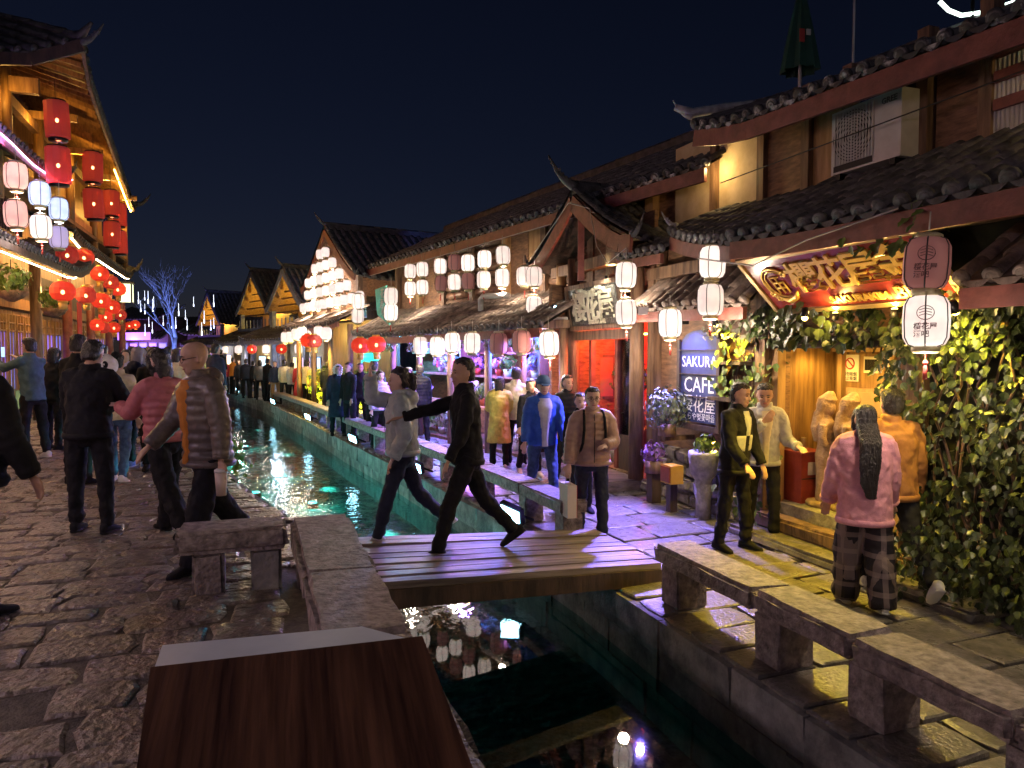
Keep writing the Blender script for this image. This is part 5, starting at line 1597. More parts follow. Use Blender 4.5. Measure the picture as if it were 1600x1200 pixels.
# round red lanterns under the lower eaves
reds = [(105, 398), (131, 402), (156, 428), (172, 441), (184, 452), (98, 455), (134, 461), (158, 470), (174, 480), (188, 492), (165, 495), (152, 508), (160, 512), (178, 512)]
for i, (px, py) in enumerate(reds):
    v = -4.0 if i < 5 else -3.9
    p = lat(px, py, FC, v if px > 100 else -3.7)
    lantern('round', pap_redb if i % 3 else pap_red, p, 'round red silk lantern with gold collars below the tiered house eaves', 'round red lanterns of the tiered house', 1.05 if i < 9 else .8, cord=.25, lit=9 if i % 2 == 0 else 0, lcol=(1, .25, .08))
# far off string of small red ones across the left shops
for i in range(7):
    p = UV(32 + i * 1.6, -4.4 - .45 * i, 2.7)
    lantern('round', pap_redb, p, 'small red lantern in row beyond the tiered house', 'far red lantern row', .8, far=True, lit=5 if i % 3 == 0 else 0, lcol=(1, .25, .1))

# white palace lanterns, upper double row of the lantern house
def white_rows(pxs, b, F, label, group, s=1.0, mt=None, far=False, every=2, e=10):
    for i, (px, py, un) in enumerate(pxs):
        p = lat(px, py, F, b)
        m_ = pap_pink if un else (mt or pap_white)
        lb = label if not un else label.replace('white', 'unlit dusky pink').replace('glowing ', '')
        lantern('palace', m_, p, lb, group + (' unlit' if un else ''), s, far=far, cord=.2, lit=0 if (un or i % every) else e)
white_rows([(641, 424, 0), (660, 421, 0), (688, 416, 0), (710, 410, 1), (731, 411, 0), (757, 405, 0), (786, 399, 0)], .55, F3, 'glowing white lantern in upper string below lantern house roof', 'upper white lanterns', s=.9, e=32)
white_rows([(641, 451, 0), (660, 449, 0), (689, 443, 1), (710, 441, 0), (731, 440, 1), (756, 437, 0), (785, 434, 0), (819, 432, 0)], .55, F3, 'glowing white lantern in lower string above lantern house pent roof', 'lower white lanterns', s=.9, e=32)
white_rows([(657, 540, 0), (683, 541, 0), (707, 535, 0), (738, 536, 0), (779, 537, 1), (815, 534, 1), (858, 537, 0)], -.15, F3, 'glowing white lantern hanging before the violet shop front', 'shop front lanterns', e=32)
white_rows([(611, 463, 0), (611, 488, 0), (560, 471, 0), (559, 493, 0)], -.35, F3, 'glowing white lantern around the turquoise board', 'lanterns at turquoise board', e=32)
# porch and bar lanterns
for px, py, v, lb, li, mt, far in ((835, 432, 4.75, 'white lantern at left tip of porch gable, upper of its pair', 10, pap_white, 0), (834, 478, 4.75, 'white lantern with long tassel under left tip of porch', 10, pap_white, 0),
                              (978, 430, 4.72, 'white lantern before porch plaque, upper of its pair', 22, pap_white, 0), (978, 488, 4.72, 'white lantern overlapping carved porch sign, lower of its pair', 22, pap_white, 0),
                              (1047, 505, 4.75, 'white lantern hanging left of chalkboard', 14, pap_white, 0), (1113, 410, 4.65, 'white lantern under eave above chalkboard, upper of its pair', 14, pap_white, 0),
                              (1110, 469, 4.65, 'white lantern with red tassel above chalkboard, lower of its pair', 22, pap_white, 0),
                              (1448, 412, 4.42, 'unlit dusky pink lantern with round emblem covering sign end', 0, pap_pink, 0), (1447, 502, 4.42, 'white lantern with round emblem below sign end', 16, pap_white, 0)):
    p = lat(px, py, FC, v)
    t = lantern('palace', mt, p, lb, None, .9 if px < 1400 else .95, cord=.16, lit=li, rz=R(-32))
    if px > 1400:
        # round emblem and characters printed on the cloth
        inkm = MATS.get('grey_ink') or mat('grey_ink', (.16, .08, .08), rough=.8)
        mb = MB()
        pr = lambda x, z: Vector((x, -math.sqrt(.159 ** 2 - x * x), z))
        ring = [pr(.055 * math.cos(R(k * 20)), .055 + .05 * math.sin(R(k * 20))) for k in range(19)]
        mb.tube(ring, .003, n=4)
        for zz in (.035, .055, .075): mb.tube([pr(-.04, zz), pr(0, zz + .012), pr(.04, zz)], .0028, n=4)
        mb.tube([pr(0, .02), pr(0, .09)], .0028, n=4)
        mb.build('emblem', inkm, t, local=True)
        for k, ch in enumerate('樱花屋酒吧'):
            x = -.05 + (k % 3) * .05; z = -.045 - (k // 3) * .055
            obj('character', text_mesh(ch, .052, .0006, inkm, 'character', .001), t, M=face_matrix(pr(x, z) + Vector((0, -.002, 0)), (math.cos(x / .16), math.sin(x / .16), 0), (0, 0, 1)))
# lantern triangle of the gabled wing
rows = [(3.12, [9.4, 10.1, 10.8, 11.5, 12.2, 12.9, 13.5, 14.1, 14.7, 15.3]), (3.52, [10.5, 11.2, 11.9, 12.6, 13.3, 14.0, 14.7]), (3.92, [11.2, 11.9, 12.6, 13.3, 14.0, 14.6]), (4.32, [11.9, 12.6, 13.2, 13.8]), (4.72, [12.6, 13.2])]
for ri, (z, aa) in enumerate(rows):
    for i, a in enumerate(aa):
        lantern('palace', pap_far, F3(a, .15, z), 'white lantern in the %s row of the gable triangle' % ['lowest', 'second lowest', 'middle', 'second highest', 'highest'][ri], 'gable lanterns row %d' % ri, .80, far=True, cord=.12, lit=18 if (i + ri) % 3 == 0 else 0)
for i, a in enumerate((10.2, 11.0, 12.3, 12.9, 13.6, 14.3, 15.0)):
    lantern('palace', pap_far, F3(a, -.55, 2.12 + .05 * math.sin(i * 2)), 'white lantern hanging below the wing pent roof', 'wing pent roof lanterns', .92, far=True, cord=.15, lit=10 if i % 3 == 0 else 0)
for i, (px, py, mt) in enumerate(((472, 520, pap_far), (563, 540, pap_redb), (481, 532, pap_redb), (491, 533, pap_red), (588, 538, pap_redb))):
    b = -.7
    a, z = fat(F3, px, b, py)
    lantern('palace' if mt is pap_far else 'round', mt, F3(a, b, z), ['white lantern alone at the far corner of the wing', 'round red lantern below lantern house corner', 'round red lantern at far corner of the wing', 'dull round red lantern beside a brighter one', 'round red lantern with gold tassel near turquoise fish'][i], None, .95, far=(i == 0), cord=.2)
# flat cords the lanterns hang from
def cable(label, pts, r=.008, m=cordm, sag=0):
    o = MB().tube([Vector(p) - Vector(pts[0]) for p in pts], r, n=4)
    return top('cable', o, m, label, 'cable', pts[0])
cable('pale cable drooping from porch gable to post', [UV(12.1, 4.78, 3.3), UV(11.2, 4.8, 3.7), UV(10.45, 4.78, 3.98), UV(9.7, 4.78, 3.75), UV(9.4, 4.75, 3.15), UV(9.0, 4.72, 2.85), UV(8.6, 4.8, 3.02)])
cable('pale cable looping down beside porch post', [UV(8.6, 4.8, 3.0), UV(8.75, 4.85, 2.6), UV(8.95, 4.9, 2.32), UV(8.8, 4.9, 2.22)])
cable('pale cable running along lantern house upper eave', [F3(-.5, .6, 3.82), F3(2.5, .6, 3.80), F3(5.5, .6, 3.78), F3(9.8, .6, 3.76)])
cable('yellow lit cable slung across the top of red sign', [UV(6.5, 4.5, 2.6), UV(5.6, 4.48, 2.42), UV(4.9, 4.48, 2.56), UV(4.0, 4.5, 2.66)])
cable('dark cable along the upper wall above pent roof', [UV(1.5, 5.5, 3.75), UV(4, 5.5, 3.72), UV(7.5, 5.5, 3.7)], m=dkcord)
# cctv cameras
for i, (px, py, v) in enumerate(((1012, 486, 4.95), (876, 500, 4.95))):
    p = lat(px, py, FC, v)
    t = thing('security_camera', ['white security camera on post beside chalkboard', 'white security camera left of porch post'][i], 'camera', p)
    MB().box(p, (.10, .24, .10), R(75)).build('housing', whitep, t)
    MB().tube([p, p + FC.n * .25], .02, n=6).build('arm', whitep, t)
    MB().tube([p + Vector((-.115, .03, 0)), p + Vector((-.13, .033, 0))], .03, n=8).build('lens', iron, t)
p = lat(790, 462, F3, .6)
t = thing('vent_pipe', 'bent white pipe lying on lantern house pent roof', 'pipe', p)
MB().tube([p + F3.d * 1.0 - Vector((0, 0, .25)), p + F3.d * 1.0, p + F3.d * .9 + Vector((0, 0, .05)), p, p - F3.d * .1], .06, n=8).build('pipe', whitep, t)

# ------------------------------------------------------------------ things on the bar roof
p = atD(1250, 112, 9.2)
t = thing('folded_parasol', 'closed dark green parasol standing above the bar roof', 'parasol', (p.x, p.y, 3.9))
mb = MB(); vs = []
for k in range(11):
    zz = p.z + k * .105; r0 = .19 * (1 - k / 10) ** .8 + .012
    vs.append((zz, r0))
n = 16
vv = [Vector((p.x + r0 * (1 + (.22 if j % 2 else -.1)) * math.cos(2 * math.pi * j / n), p.y + r0 * (1 + (.22 if j % 2 else -.1)) * math.sin(2 * math.pi * j / n), zz)) for zz, r0 in vs for j in range(n)]
mb.add(vv, [(i * n + j, i * n + (j + 1) % n, (i + 1) * n + (j + 1) % n, (i + 1) * n + j) for i in range(10) for j in range(n)])
mb.build('canopy', mat('dark_green_canvas', (.008, .05, .032), (.015, .075, .05), scale=5, rough=.6), t)
MB().tube([(p.x, p.y, 3.9), (p.x, p.y, p.z + 1.15)], .022, n=8).build('pole', whitep, t)
MB().box((p.x - .05, p.y - .17, p.z + .38), (.07, .012, .16), R(15)).build('red_mark', tasselm, t)
MB().box((p.x + .03, p.y - .17, p.z + .42), (.06, .012, .07), R(15)).build('white_mark', whitep, t)
p = atD(1333, 90, 9.0)
t = thing('mast', 'thin pale mast rising behind the bar roof', 'mast', (p.x, p.y, 3.9))
MB().tube([(p.x, p.y, 3.9), (p.x, p.y, p.z + 1.2)], .014, n=6).build('pole', whitep, t)
t = thing('neon_tube', 'curved white neon tube glowing on top of the bar roof', 'neon sign', atD(1520, 60, 8.0))
pts = [atD(*q_, 8.0) for q_ in ((1468, 2, ), (1482, 16), (1502, 24), (1530, 20), (1570, 8), (1610, -6))]
MB().tube(pts, .022, n=8).build('tube', glow('white_neon', (.8, 1, .88), 1.5), t)
MB().tube([atD(1520, 0, 8.0), atD(1518, 60, 8.0)], .02, n=6).build('stand', iron, t)
MB().tube([atD(1600, 0, 8.0), atD(1600, 60, 8.0)], .02, n=6).build('stand', iron, t)

# ------------------------------------------------------------------ floodlights along the canal
fl_u = [7.55, 11.2, 15.4, 21.0, 28.0, 37.0]
for i, u0 in enumerate(fl_u):
    c = UV(u0, rev(u0) - .06, -.24)
    t = thing('floodlight', ['large cyan floodlight beside the bridge facing the water', 'cyan floodlight under rail just past the walkers on the bridge', 'cyan floodlight on canal wall opposite the lilac jacket woman', 'cyan floodlight on canal wall below white hooded coat', 'cyan floodlight on far canal wall at the bend', 'faint farthest cyan floodlight on the canal wall'][i], 'floodlight', c)
    rz = R(20) + R(90)
    Mx = Matrix.Translation(c) @ Matrix.Rotation(R(48), 4, 'Z') @ Matrix.Rotation(R(-22), 4, 'Y') @ Matrix.Rotation(R(14), 4, 'X')
    s = 1.0 if i == 0 else .85
    MB().box((0, 0, 0), (.07 * s, .30 * s, .22 * s), M=Mx).build('housing', iron, t)
    MB().box((-.040 * s, 0, 0), (.012, .26 * s, .18 * s), M=Mx).build('lens', led_c, t)
    MB().tube([c + FC.n * .02, c + FC.n * .26 - Vector((0, 0, .1))], .018, n=6).build('bracket', iron, t)
    light('SPOT', 'flood_beam', Mx @ Vector((-.12, 0, 0)), 2200 if i else 160, (.10, .80, .78), t, .08, aim=UV(u0 + (1.8 if i == 0 else -.2), (lev(u0) + rev(u0)) / 2 - .2, -1.3), spot=92, blend=.8)

for i, (u0, k) in enumerate(((12.2, .45), (13.6, .60), (15.0, .35), (16.8, .6), (19.2, .4), (22.5, .55), (26.5, .45))):  # lamps added under the water to give it a turquoise glow
    v0 = lev(u0) + (rev(u0) - lev(u0)) * k
    c = UV(u0, v0, -1.3)
    t = thing('added_underwater_lamp', 'added turquoise lamp in the canal bed giving the water its glow', 'lamp', c, group='added underwater lamps')
    MB().lathe([(.10, 0), (.11, .05), (.09, .09), (0, .09)], 12, c).build('housing', iron, t)
    MB().lathe([(.08, .091), (.08, .1), (0, .1)], 12, c).build('lens', MATS.get('turquoise_lens') or glow('turquoise_lens', (.1, .9, .85), 4), t)
    light('POINT', 'added_underwater_light', c + Vector((0, 0, .22)), 20, (.06, .78, .75), t, .06)

# ------------------------------------------------------------------ far end of the street: bare tree and violet shops
def bare_tree(label, loc, h, seed):
    q = random.Random(seed)
    t = thing('bare_tree', label, 'tree', loc)
    trunk = MB(); crown = MB()
    def grow(p, d, ln, r, lv):
        n = 4; pts = [p]; rr = [r]
        for k in range(n):
            d = (d + Vector((q.uniform(-1, 1), q.uniform(-1, 1), q.uniform(-.4, .8))) * .13).normalized()
            p = p + d * ln / n; pts.append(p); rr.append(r * (1 - .45 * (k + 1) / n))
        (trunk if lv == 0 else crown).tube(pts, rr, n=5 if lv < 2 else 3)
        if lv < 5:
            for k in range(3 if lv < 4 else 2):
                b = pts[q.randrange(2, n + 1)] if k else pts[-1]
                dd = (d + Vector((q.uniform(-1, 1), q.uniform(-1, 1), q.uniform(-.3, .7))) * .75).normalized()
                grow(b, dd, ln * q.uniform(.6, .8), r * .52, lv + 1)
    grow(Vector(loc), Vector((0, 0, 1)), h * .33, .20, 0)
    bark = MATS.get('pale_bark') or mat('pale_bark', (.18, .17, .16), (.3, .29, .28), scale=8, rough=.8)
    trunk.build('trunk', bark, t); crown.build('crown', bark, t)
    return t
tp = atD(268, 560, 44)
bare_tree('leafless tree lit blue rising above the far crowd', (tp.x, tp.y, 0), 7.6, 5)
for dx in (-2.5, 2.2):
    c = Vector((tp.x + dx, tp.y - 3.0, .1))
    t = thing('tree_uplight', 'blue uplight at foot of the leafless tree', 'lamp', c, group='tree uplights')
    MB().tube([c, c + Vector((0, 0, .2))], .1, n=10).build('housing', iron, t)
    light('SPOT', 'uplight', c + Vector((0, 0, .25)), 1500, (.15, .25, 1), t, .1, aim=(tp.x, tp.y, 6), spot=90)
vi = glow('violet_sign_glow', (.5, .2, 1), .7, (.3, .2, .5)); vb = glow('violet_blue_glow', (.25, .28, 1), .45, (.2, .2, .5)); wl = glow('white_bulb', (.8, .85, 1), 2)
q = random.Random(31)
for i, (px, D, wd, ht, lb) in enumerate(((225, 62, 6.0, 4.4, 'far shop with violet lit front left of bare tree'), (283, 70, 6.5, 4.0, 'far shop with violet sign panel behind bare tree'), (318, 60, 3.6, 3.0, 'far low kiosk with violet roof edge near distant house'))):
    p = atD(px, 560, D); F = Frame(p.x, p.y, 66)
    t = thing('far_shop', lb, 'shop', F(0, 0, 0))
    fpart(t, 'wall', F, -wd / 2, wd / 2, 0, 3, 0, ht, wooddk)
    tile_patch(t, F(-wd / 2 - .3, -.9, ht * .62), F(wd / 2 + .3, -.9, ht * .62), F(-wd / 2 - .3, .1, ht * .78), F(wd / 2 + .3, .1, ht * .78), sp=.4, seg=.6, r=.09)
    tile_patch(t, F(-wd / 2 - .3, -.7, ht), F(wd / 2 + .3, -.7, ht), F(-wd / 2 - .3, 1.6, ht + 1.1), F(wd / 2 + .3, 1.6, ht + 1.1), sp=.4, seg=.6, r=.09, lift=(.3, .3))
    for k in range(5):
        x = -wd / 2 + (k + .1) * wd / 5
        w_ = fpart(t, 'window', F, x, x + wd / 5 * .8, -.05, 0, .3, ht * .55, bluewood)
        fpart(w_, 'pane', F, x + .08, x + wd / 5 * .8 - .08, -.08, -.05, .4, ht * .55 - .1, vi if (k + i) % 2 else vb)
    fpart(t, 'sign_panel', F, -wd / 3, wd / 3, -.98, -.92, ht * .62 - .1, ht * .62 + .55, vi)
    light('POINT', 'shop_glow', F(0, -1.6, ht * .5), 260, (.45, .2, 1), t, .15)
# vertical drop lights hung in the bare tree
for i in range(22):
    p = atD(q.uniform(215, 335), q.uniform(468, 525), q.uniform(40, 52))
    ln = q.uniform(.12, .3)
    o = MB().tube([(0, 0, 0), (0, 0, ln)], .024, n=6)
    o.tube([(0, 0, ln), (0, 0, ln + .5)], .008, n=3)
    top('drop_light', o, wl, 'short white drop light hanging around the leafless tree', 'light', p, 'drop lights in the tree')

# ================================================================== people
fold = bpy.data.textures.new('cloth_folds', 'CLOUDS'); fold.noise_scale = .085; fold.noise_depth = 2
hairt = bpy.data.textures.new('hair_locks', 'CLOUDS'); hairt.noise_scale = .018; hairt.noise_depth = 1
def cloth(name, c, c2=None, rough=.75, bump=.25, scale=18):
    return MATS.get(name) or mat(name, c, c2 or tuple(min(1, x * 1.25 + .004) for x in c), scale=scale, rough=rough, bump=bump, bscale=120, coords='obj', bdist=.004, spec=.3)
skin = mat('skin', (.42, .25, .17), (.48, .30, .21), scale=12, rough=.5, coords='obj', spec=.35)
skin2 = mat('pale_skin', (.50, .33, .25), (.55, .37, .29), scale=12, rough=.5, coords='obj', spec=.35)
hairm = mat('black_hair', (.008, .007, .007), (.02, .016, .014), scale=60, rough=.38, coords='obj', stretch=(1, 1, .08), bump=1.0, bscale=90, bdist=.02)
eyem = mat('dark_eye', (.012, .01, .01), rough=.15)
lipm = mat('lips', (.30, .11, .09), rough=.5)
solem = mat('white_rubber', (.55, .55, .55), rough=.6)
blackc = cloth('black_cloth', (.0045, .0045, .006), (.009, .009, .012), rough=.85)
def X(*p): return Vector(p)

def person(label, px, D, st, yaw, z0=0.0, top=None, bottom=None, shoe=None, lean=4, legs=((14, 8), (-14, 12)), arms=((8, 8, 12, 4), (-6, 8, 12, 4)), head=(0, 0),
           puff=False, loose=0.0, hem=.84, hair='short', hairmat=None, collar=True, hood=False, shirt=None, panel=None, near=2, sk=None, glasses=False, cap=None,
           wide=0.0, group=None, build=1.0, skirt=None, pos=None, bald=False, xoff=0.0, fur=None):
    # stands facing the camera at yaw 0; positive yaw turns towards +x. near: 2 close, 1 mid, 0 far
    top = top or blackc; bottom = bottom or blackc; shoe = shoe or blackc; sk = sk or skin; hairmat = hairmat or hairm
    loc = Vector((pos[0], pos[1], z0)) if pos else Vector(((px - 800) / FPX * D, D, z0))
    s = st / 1.73
    t = thing('person', label, 'person', loc, R(yaw), group, s)
    vox = {2: .0115, 1: .017, 0: .024}[near]
    # ---- joints
    ln = R(lean)
    pel = X(0, 0, .92)
    def T(p):
        d = Vector(p) - pel
        return pel + X(d.x, d.y * math.cos(ln) - d.z * math.sin(ln), d.y * math.sin(ln) + d.z * math.cos(ln))
    J = {}
    lows = []
    for k, sd in enumerate((1, -1)):
        a, kb = R(legs[k][0]), R(legs[k][1])
        ab = R(legs[k][2]) if len(legs[k]) > 2 else R(2)
        H = X(sd * .092 * build, 0, .90)
        d1 = X(sd * math.sin(ab), -math.sin(a), -math.cos(a)).normalized()
        d2 = X(sd * math.sin(ab) * .4, -math.sin(a - kb), -math.cos(a - kb)).normalized()
        K = H + d1 * .42; A = K + d2 * .40
        fp = max(-.15, min(.85, (kb - a) * .75 if a < 0 or kb > .5 else 0.0))
        J[k] = (H, K, A, fp)
        lows.append(A.z - .085 - .06 * max(0, fp))
    dz = -min(lows)
    up = X(0, 0, dz)
    T0 = T
    T = lambda p: T0(p) + up
    for k in (0, 1): J[k] = tuple(v + up for v in J[k][:3]) + (J[k][3],)
    hd = T((0, -.005, 1.492))
    hy, hp = R(head[0]), R(head[1])
    HM = Matrix.Translation(hd) @ Matrix.Rotation(hy, 4, 'Z') @ Matrix.Rotation(hp + ln * .6, 4, 'X') @ Matrix.Scale(1.05, 4)
    def Hd(x, y, z): return HM @ X(x, y, z)
    # ---- body (skin): head, neck, trunk, arms with hands
    b = MB()
    prof = [(0, .024, -.072, -.018), (.025, .046, -.086, .03), (.055, .057, -.088, .055), (.085, .066, -.089, .075), (.115, .0705, -.082, .09), (.145, .075, -.089, .096), (.18, .073, -.083, .094), (.21, .057, -.058, .072), (.228, .030, -.028, .04)]
    b.loft([(Hd(0, (f + bk) / 2, z), (HM.to_3x3() @ X(wx, 0, 0)), (HM.to_3x3() @ X(0, (bk - f) / 2, 0))) for z, wx, f, bk in prof], n=18, p=2.2)
    b.tube([Hd(0, -.082, .128), Hd(0, -.098, .095), Hd(0, -.104, .083), Hd(0, -.088, .074)], [.008, .012, .014, .010], n=8)
    for sd in (-1, 1):
        b.ell(Hd(sd * .074, .012, .105), (.010, .02, .03), 8, 6)
        b.ell(Hd(sd * .034, -.074, .088), (.022, .016, .016), 8, 6)
    b.tube([T((0, .012, 1.38)), T((0, .008, 1.46)), Hd(0, .012, .03)], [.075, .056, .055], n=12)
    b.loft([(T((0, 0, z)), X(x * build, 0, 0), X(0, y * build, 0)) for z, x, y in ((.86, .13, .09), (1.05, .12, .085), (1.25, .14, .095), (1.38, .14, .08), (1.43, .07, .055))])
    hands = []
    for k, sd in enumerate((1, -1)):
        a, bb, e, b2 = [R(v) for v in arms[k][:4]]
        S = T((sd * (.168 * build), 0, 1.385))
        ua = a + ln
        d1 = X(sd * math.sin(bb), -math.sin(ua) * math.cos(bb), -math.cos(ua) * math.cos(bb)).normalized()
        EL = S + d1 * .285
        d2 = X(sd * math.sin(b2), -math.sin(ua + e) * math.cos(b2), -math.cos(ua + e) * math.cos(b2)).normalized()
        W = EL + d2 * .245
        hands.append((S, EL, W, d1, d2, sd))
        b.tube([T((sd * .1, 0, 1.38)), S, EL, W], [.05, .045, .036, .026], n=10)
        # hand: palm, four fingers, thumb
        d = d2; side = d.cross(X(0, -1, 0) if abs(d.y) < .8 else X(0, 0, 1)); side.normalize(); nrm = side.cross(d).normalized()
        pc = W + d * .045
        b.loft([(W, side * .024, nrm * .018), (W + d * .03, side * .036, nrm * .016), (W + d * .08, side * .042, nrm * .014), (W + d * .095, side * .036, nrm * .011)], n=10)
        if near >= 1:
            for f in range(4):
                o = (f - 1.5) * .0205; L = (.068, .078, .074, .058)[f]
                p0 = W + d * .085 + side * o; curl = -nrm * (.02 + .006 * f) * (1 if sd > 0 else 1)
                b.tube([p0, p0 + d * L * .55 + curl * .3, p0 + d * L * .95 + curl], [.0098, .0092, .0080], n=6)
            ths = -1 if sd > 0 else 1
            p0 = W + d * .025 + side * (ths * .03)
            b.tube([p0, p0 + d * .035 + side * (ths * .022) - nrm * .008, p0 + d * .065 + side * (ths * .022) - nrm * .02], [.013, .011, .009], n=6)
    o = b.build('body', sk, t, local=True); remesh(o, vox * .82 if near == 2 else vox, 1)
    if near >= 1:
        for sd in (-1, 1):
            MB().ell(Hd(sd * .031, -.0835, .117), (.0145, .007, .0065), 8, 6).build('eye', eyem, t, local=True)
            MB().tube([Hd(sd * .016, -.090, .137), Hd(sd * .033, -.0915, .142), Hd(sd * .050, -.083, .137)], [.004, .0052, .0025], n=5).build('eyebrow', hairm, t, local=True)
        MB().loft([(Hd(x, -.0885 + 30 * x * x * .25, .050), HM.to_3x3() @ X(0, .006, 0), HM.to_3x3() @ X(0, 0, hgt)) for x, hgt in ((-.024, .002), (-.012, .0075), (0, .008), (.012, .0075), (.024, .002))], n=8).build('lips', lipm, t, local=True)
    if glasses:
        g = MB()
        for sd in (-1, 1):
            g.tube([Hd(sd * .034 + .025 * math.cos(R(k * 30)), -.098 + .01 * abs(math.cos(R(k * 30))) * (1 if math.cos(R(k * 30)) * sd > 0 else 0), .115 + .02 * math.sin(R(k * 30))) for k in range(13)], .0022, n=4)
            g.tube([Hd(sd * .058, -.09, .12), Hd(sd * .076, .0, .122)], .0022, n=4)
        g.tube([Hd(-.01, -.1, .118), Hd(.01, -.1, .118)], .0022, n=4)
        g.build('glasses', iron, t, local=True)
    # ---- hair or cap
    g0 = (.034 if puff else .018) + loose
    hb = MB(); hr = lambda z, cy, wx, ry: (Hd(0, cy, z), HM.to_3x3() @ X(wx, 0, 0), HM.to_3x3() @ X(0, ry, 0))
    if not bald:
        if hair in ('short', 'bob', 'long', 'pony'):
            hb.loft([hr(.045, .055, .058, .042), hr(.09, .04, .077, .062), hr(.135, .036, .080, .066), (hr(.162, .026, .081, .078)), hr(.185, .012, .080, .089), hr(.205, .008, .073, .082), hr(.226, .010, .054, .064), hr(.240, .012, .02, .028)], n=16)
        if hair == 'bob' or hair == 'long':
            for sd in (-1, 1): hb.tube([Hd(sd * .055, -.045, .19), Hd(sd * .077, -.035, .13), Hd(sd * .078, -.012, .05), Hd(sd * .066, .0, -.02)], [.022, .022, .025, .018], n=8)
            hb.loft([hr(.12, .05, .08, .06), hr(.03, .055, .082, .05), hr(-.03, .05, .07, .04)], n=12)
        if hair == 'long':
            c0 = Hd(0, .07, .08)
            hb.loft([(c0, X(.085, 0, 0), X(0, .05, 0)), (T((0, .115 + g0, 1.42)), X(.088, 0, 0), X(0, .05, 0)), (T((.01, .135 + g0, 1.25)), X(.085, 0, 0), X(0, .045, 0)), (T((.02, .14 + g0, 1.08)), X(.068, 0, 0), X(0, .035, 0)), (T((0, .14 + g0, .96)), X(.04, 0, 0), X(0, .02, 0))], n=12)
        if hair == 'pony':
            hb.tube([Hd(0, .09, .17), Hd(0, .13, .14), Hd(0, .13, .05), Hd(0, .12, -.02)], [.03, .04, .035, .015], n=8)
        if hb.v:
            o = hb.build('hair', hairmat, t, local=True); remesh(o, .0095 if near == 2 else vox * .8, 0, hairt, .022 if hair != 'long' else .014)
    if cap:
        cb_ = MB().loft([hr(.135, .01, .084, .100), hr(.17, .006, .087, .104), hr(.21, .008, .078, .092), hr(.24, .012, .05, .06), hr(.25, .012, .01, .012)], n=16)
        cb_.loft([(Hd(0, -.08, .142), HM.to_3x3() @ X(.072, 0, 0), HM.to_3x3() @ X(0, 0, .008)), (Hd(0, -.13, .136), HM.to_3x3() @ X(.066, 0, 0), HM.to_3x3() @ X(0, 0, .006)), (Hd(0, -.165, .126), HM.to_3x3() @ X(.03, 0, 0), HM.to_3x3() @ X(0, 0, .005))], n=12)
        o = cb_.build('cap', cap, t, local=True)
    # ---- jacket
    g = (.034 if puff else .018) + loose
    jk = MB()
    def puffz(z): return (.017 * abs(math.sin(z * math.pi / .07)) if puff else 0)
    zs = [hem + (1.46 - hem) * i / 30 for i in range(31)]
    def width(z):
        tb = ((.30, .19, .15), (.6, .185, .145), (.80, .156, .12), (.92, .152, .115), (1.05, .138, .106), (1.2, .148, .112), (1.32, .156, .110), (1.40, .140, .095), (1.44, .105, .082), (1.47, .075, .07))
        for (z0_, x0, y0), (z1_, x1, y1) in zip(tb, tb[1:]):
            if z <= z1_:
                k = max(0, (z - z0_) / (z1_ - z0_)); return x0 + (x1 - x0) * k, y0 + (y1 - y0) * k
        return tb[-1][1:]
    def ring(z, extra=0.0):
        x, y = width(z)
        f = g * (1 if z < 1.38 else .6) + puffz(z) + extra
        c = T((0, .004, z))
        if z < .92: c = X(0, .004, z) + up
        return c, X((x + f) * build, 0, 0), X(0, (y + f) * build, 0)
    jk.loft([ring(z) for z in zs], n=20)
    if collar: jk.loft([(T((0, .008, 1.42)), X(.095, 0, 0), X(0, .085, 0)), (T((0, .006, 1.48)), X(.083, 0, 0), X(0, .08, 0)), (T((0, .004, 1.525)), X(.08, 0, 0), X(0, .078, 0))], n=16)
    if hood: jk.ell(T((0, .10, 1.44)), (.12, .075, .09), 12, 8)
    for (S, EL, W, d1, d2, sd) in hands:
        pts = [T((sd * .10, 0, 1.385))]; rr = [.07 + g]
        n1 = 9
        cuff = W - d2 * .012
        for i in range(n1 + 1):
            k = i / n1
            p = S.lerp(EL, k); pts.append(p); rr.append(.054 - .008 * k + g * .7 + (.012 * abs(math.sin(k * math.pi * 4)) if puff else 0))
        for i in range(1, n1 + 1):
            k = i / n1
            pts.append(EL.lerp(cuff, k)); rr.append(.046 - .012 * k + g * .6 + (.012 * abs(math.sin(k * math.pi * 4)) if puff else 0))
        jk.tube(pts, rr, n=12)
    o = jk.build('jacket' if not loose > .05 else 'coat', top, t, local=True)
    remesh(o, vox, 1 if puff else 2, fold, (.012 if puff else .036) if near else .012)
    if near == 2:
        hb_ = MB().loft([ring(hem - .006, .004), ring(hem + .02, .012), ring(hem + .045, .004)], n=20)
        hb_.build('hem_band', top, t, local=True)
        for (S, EL, W, d1, d2, sd) in hands:
            MB().tube([W - d2 * .035, W - d2 * .02, W - d2 * .002], [.036 + g * .62, .039 + g * .62, .034 + g * .6], n=12).build('cuff', top, t, local=True)
        if not shirt:
            zp = []
            for i in range(12):
                c, xv, yv = ring(hem + (1.44 - hem) * i / 11, .006); zp.append(c - yv)
            MB().tube(zp, .0045, n=4).build('zip', iron, t, local=True)
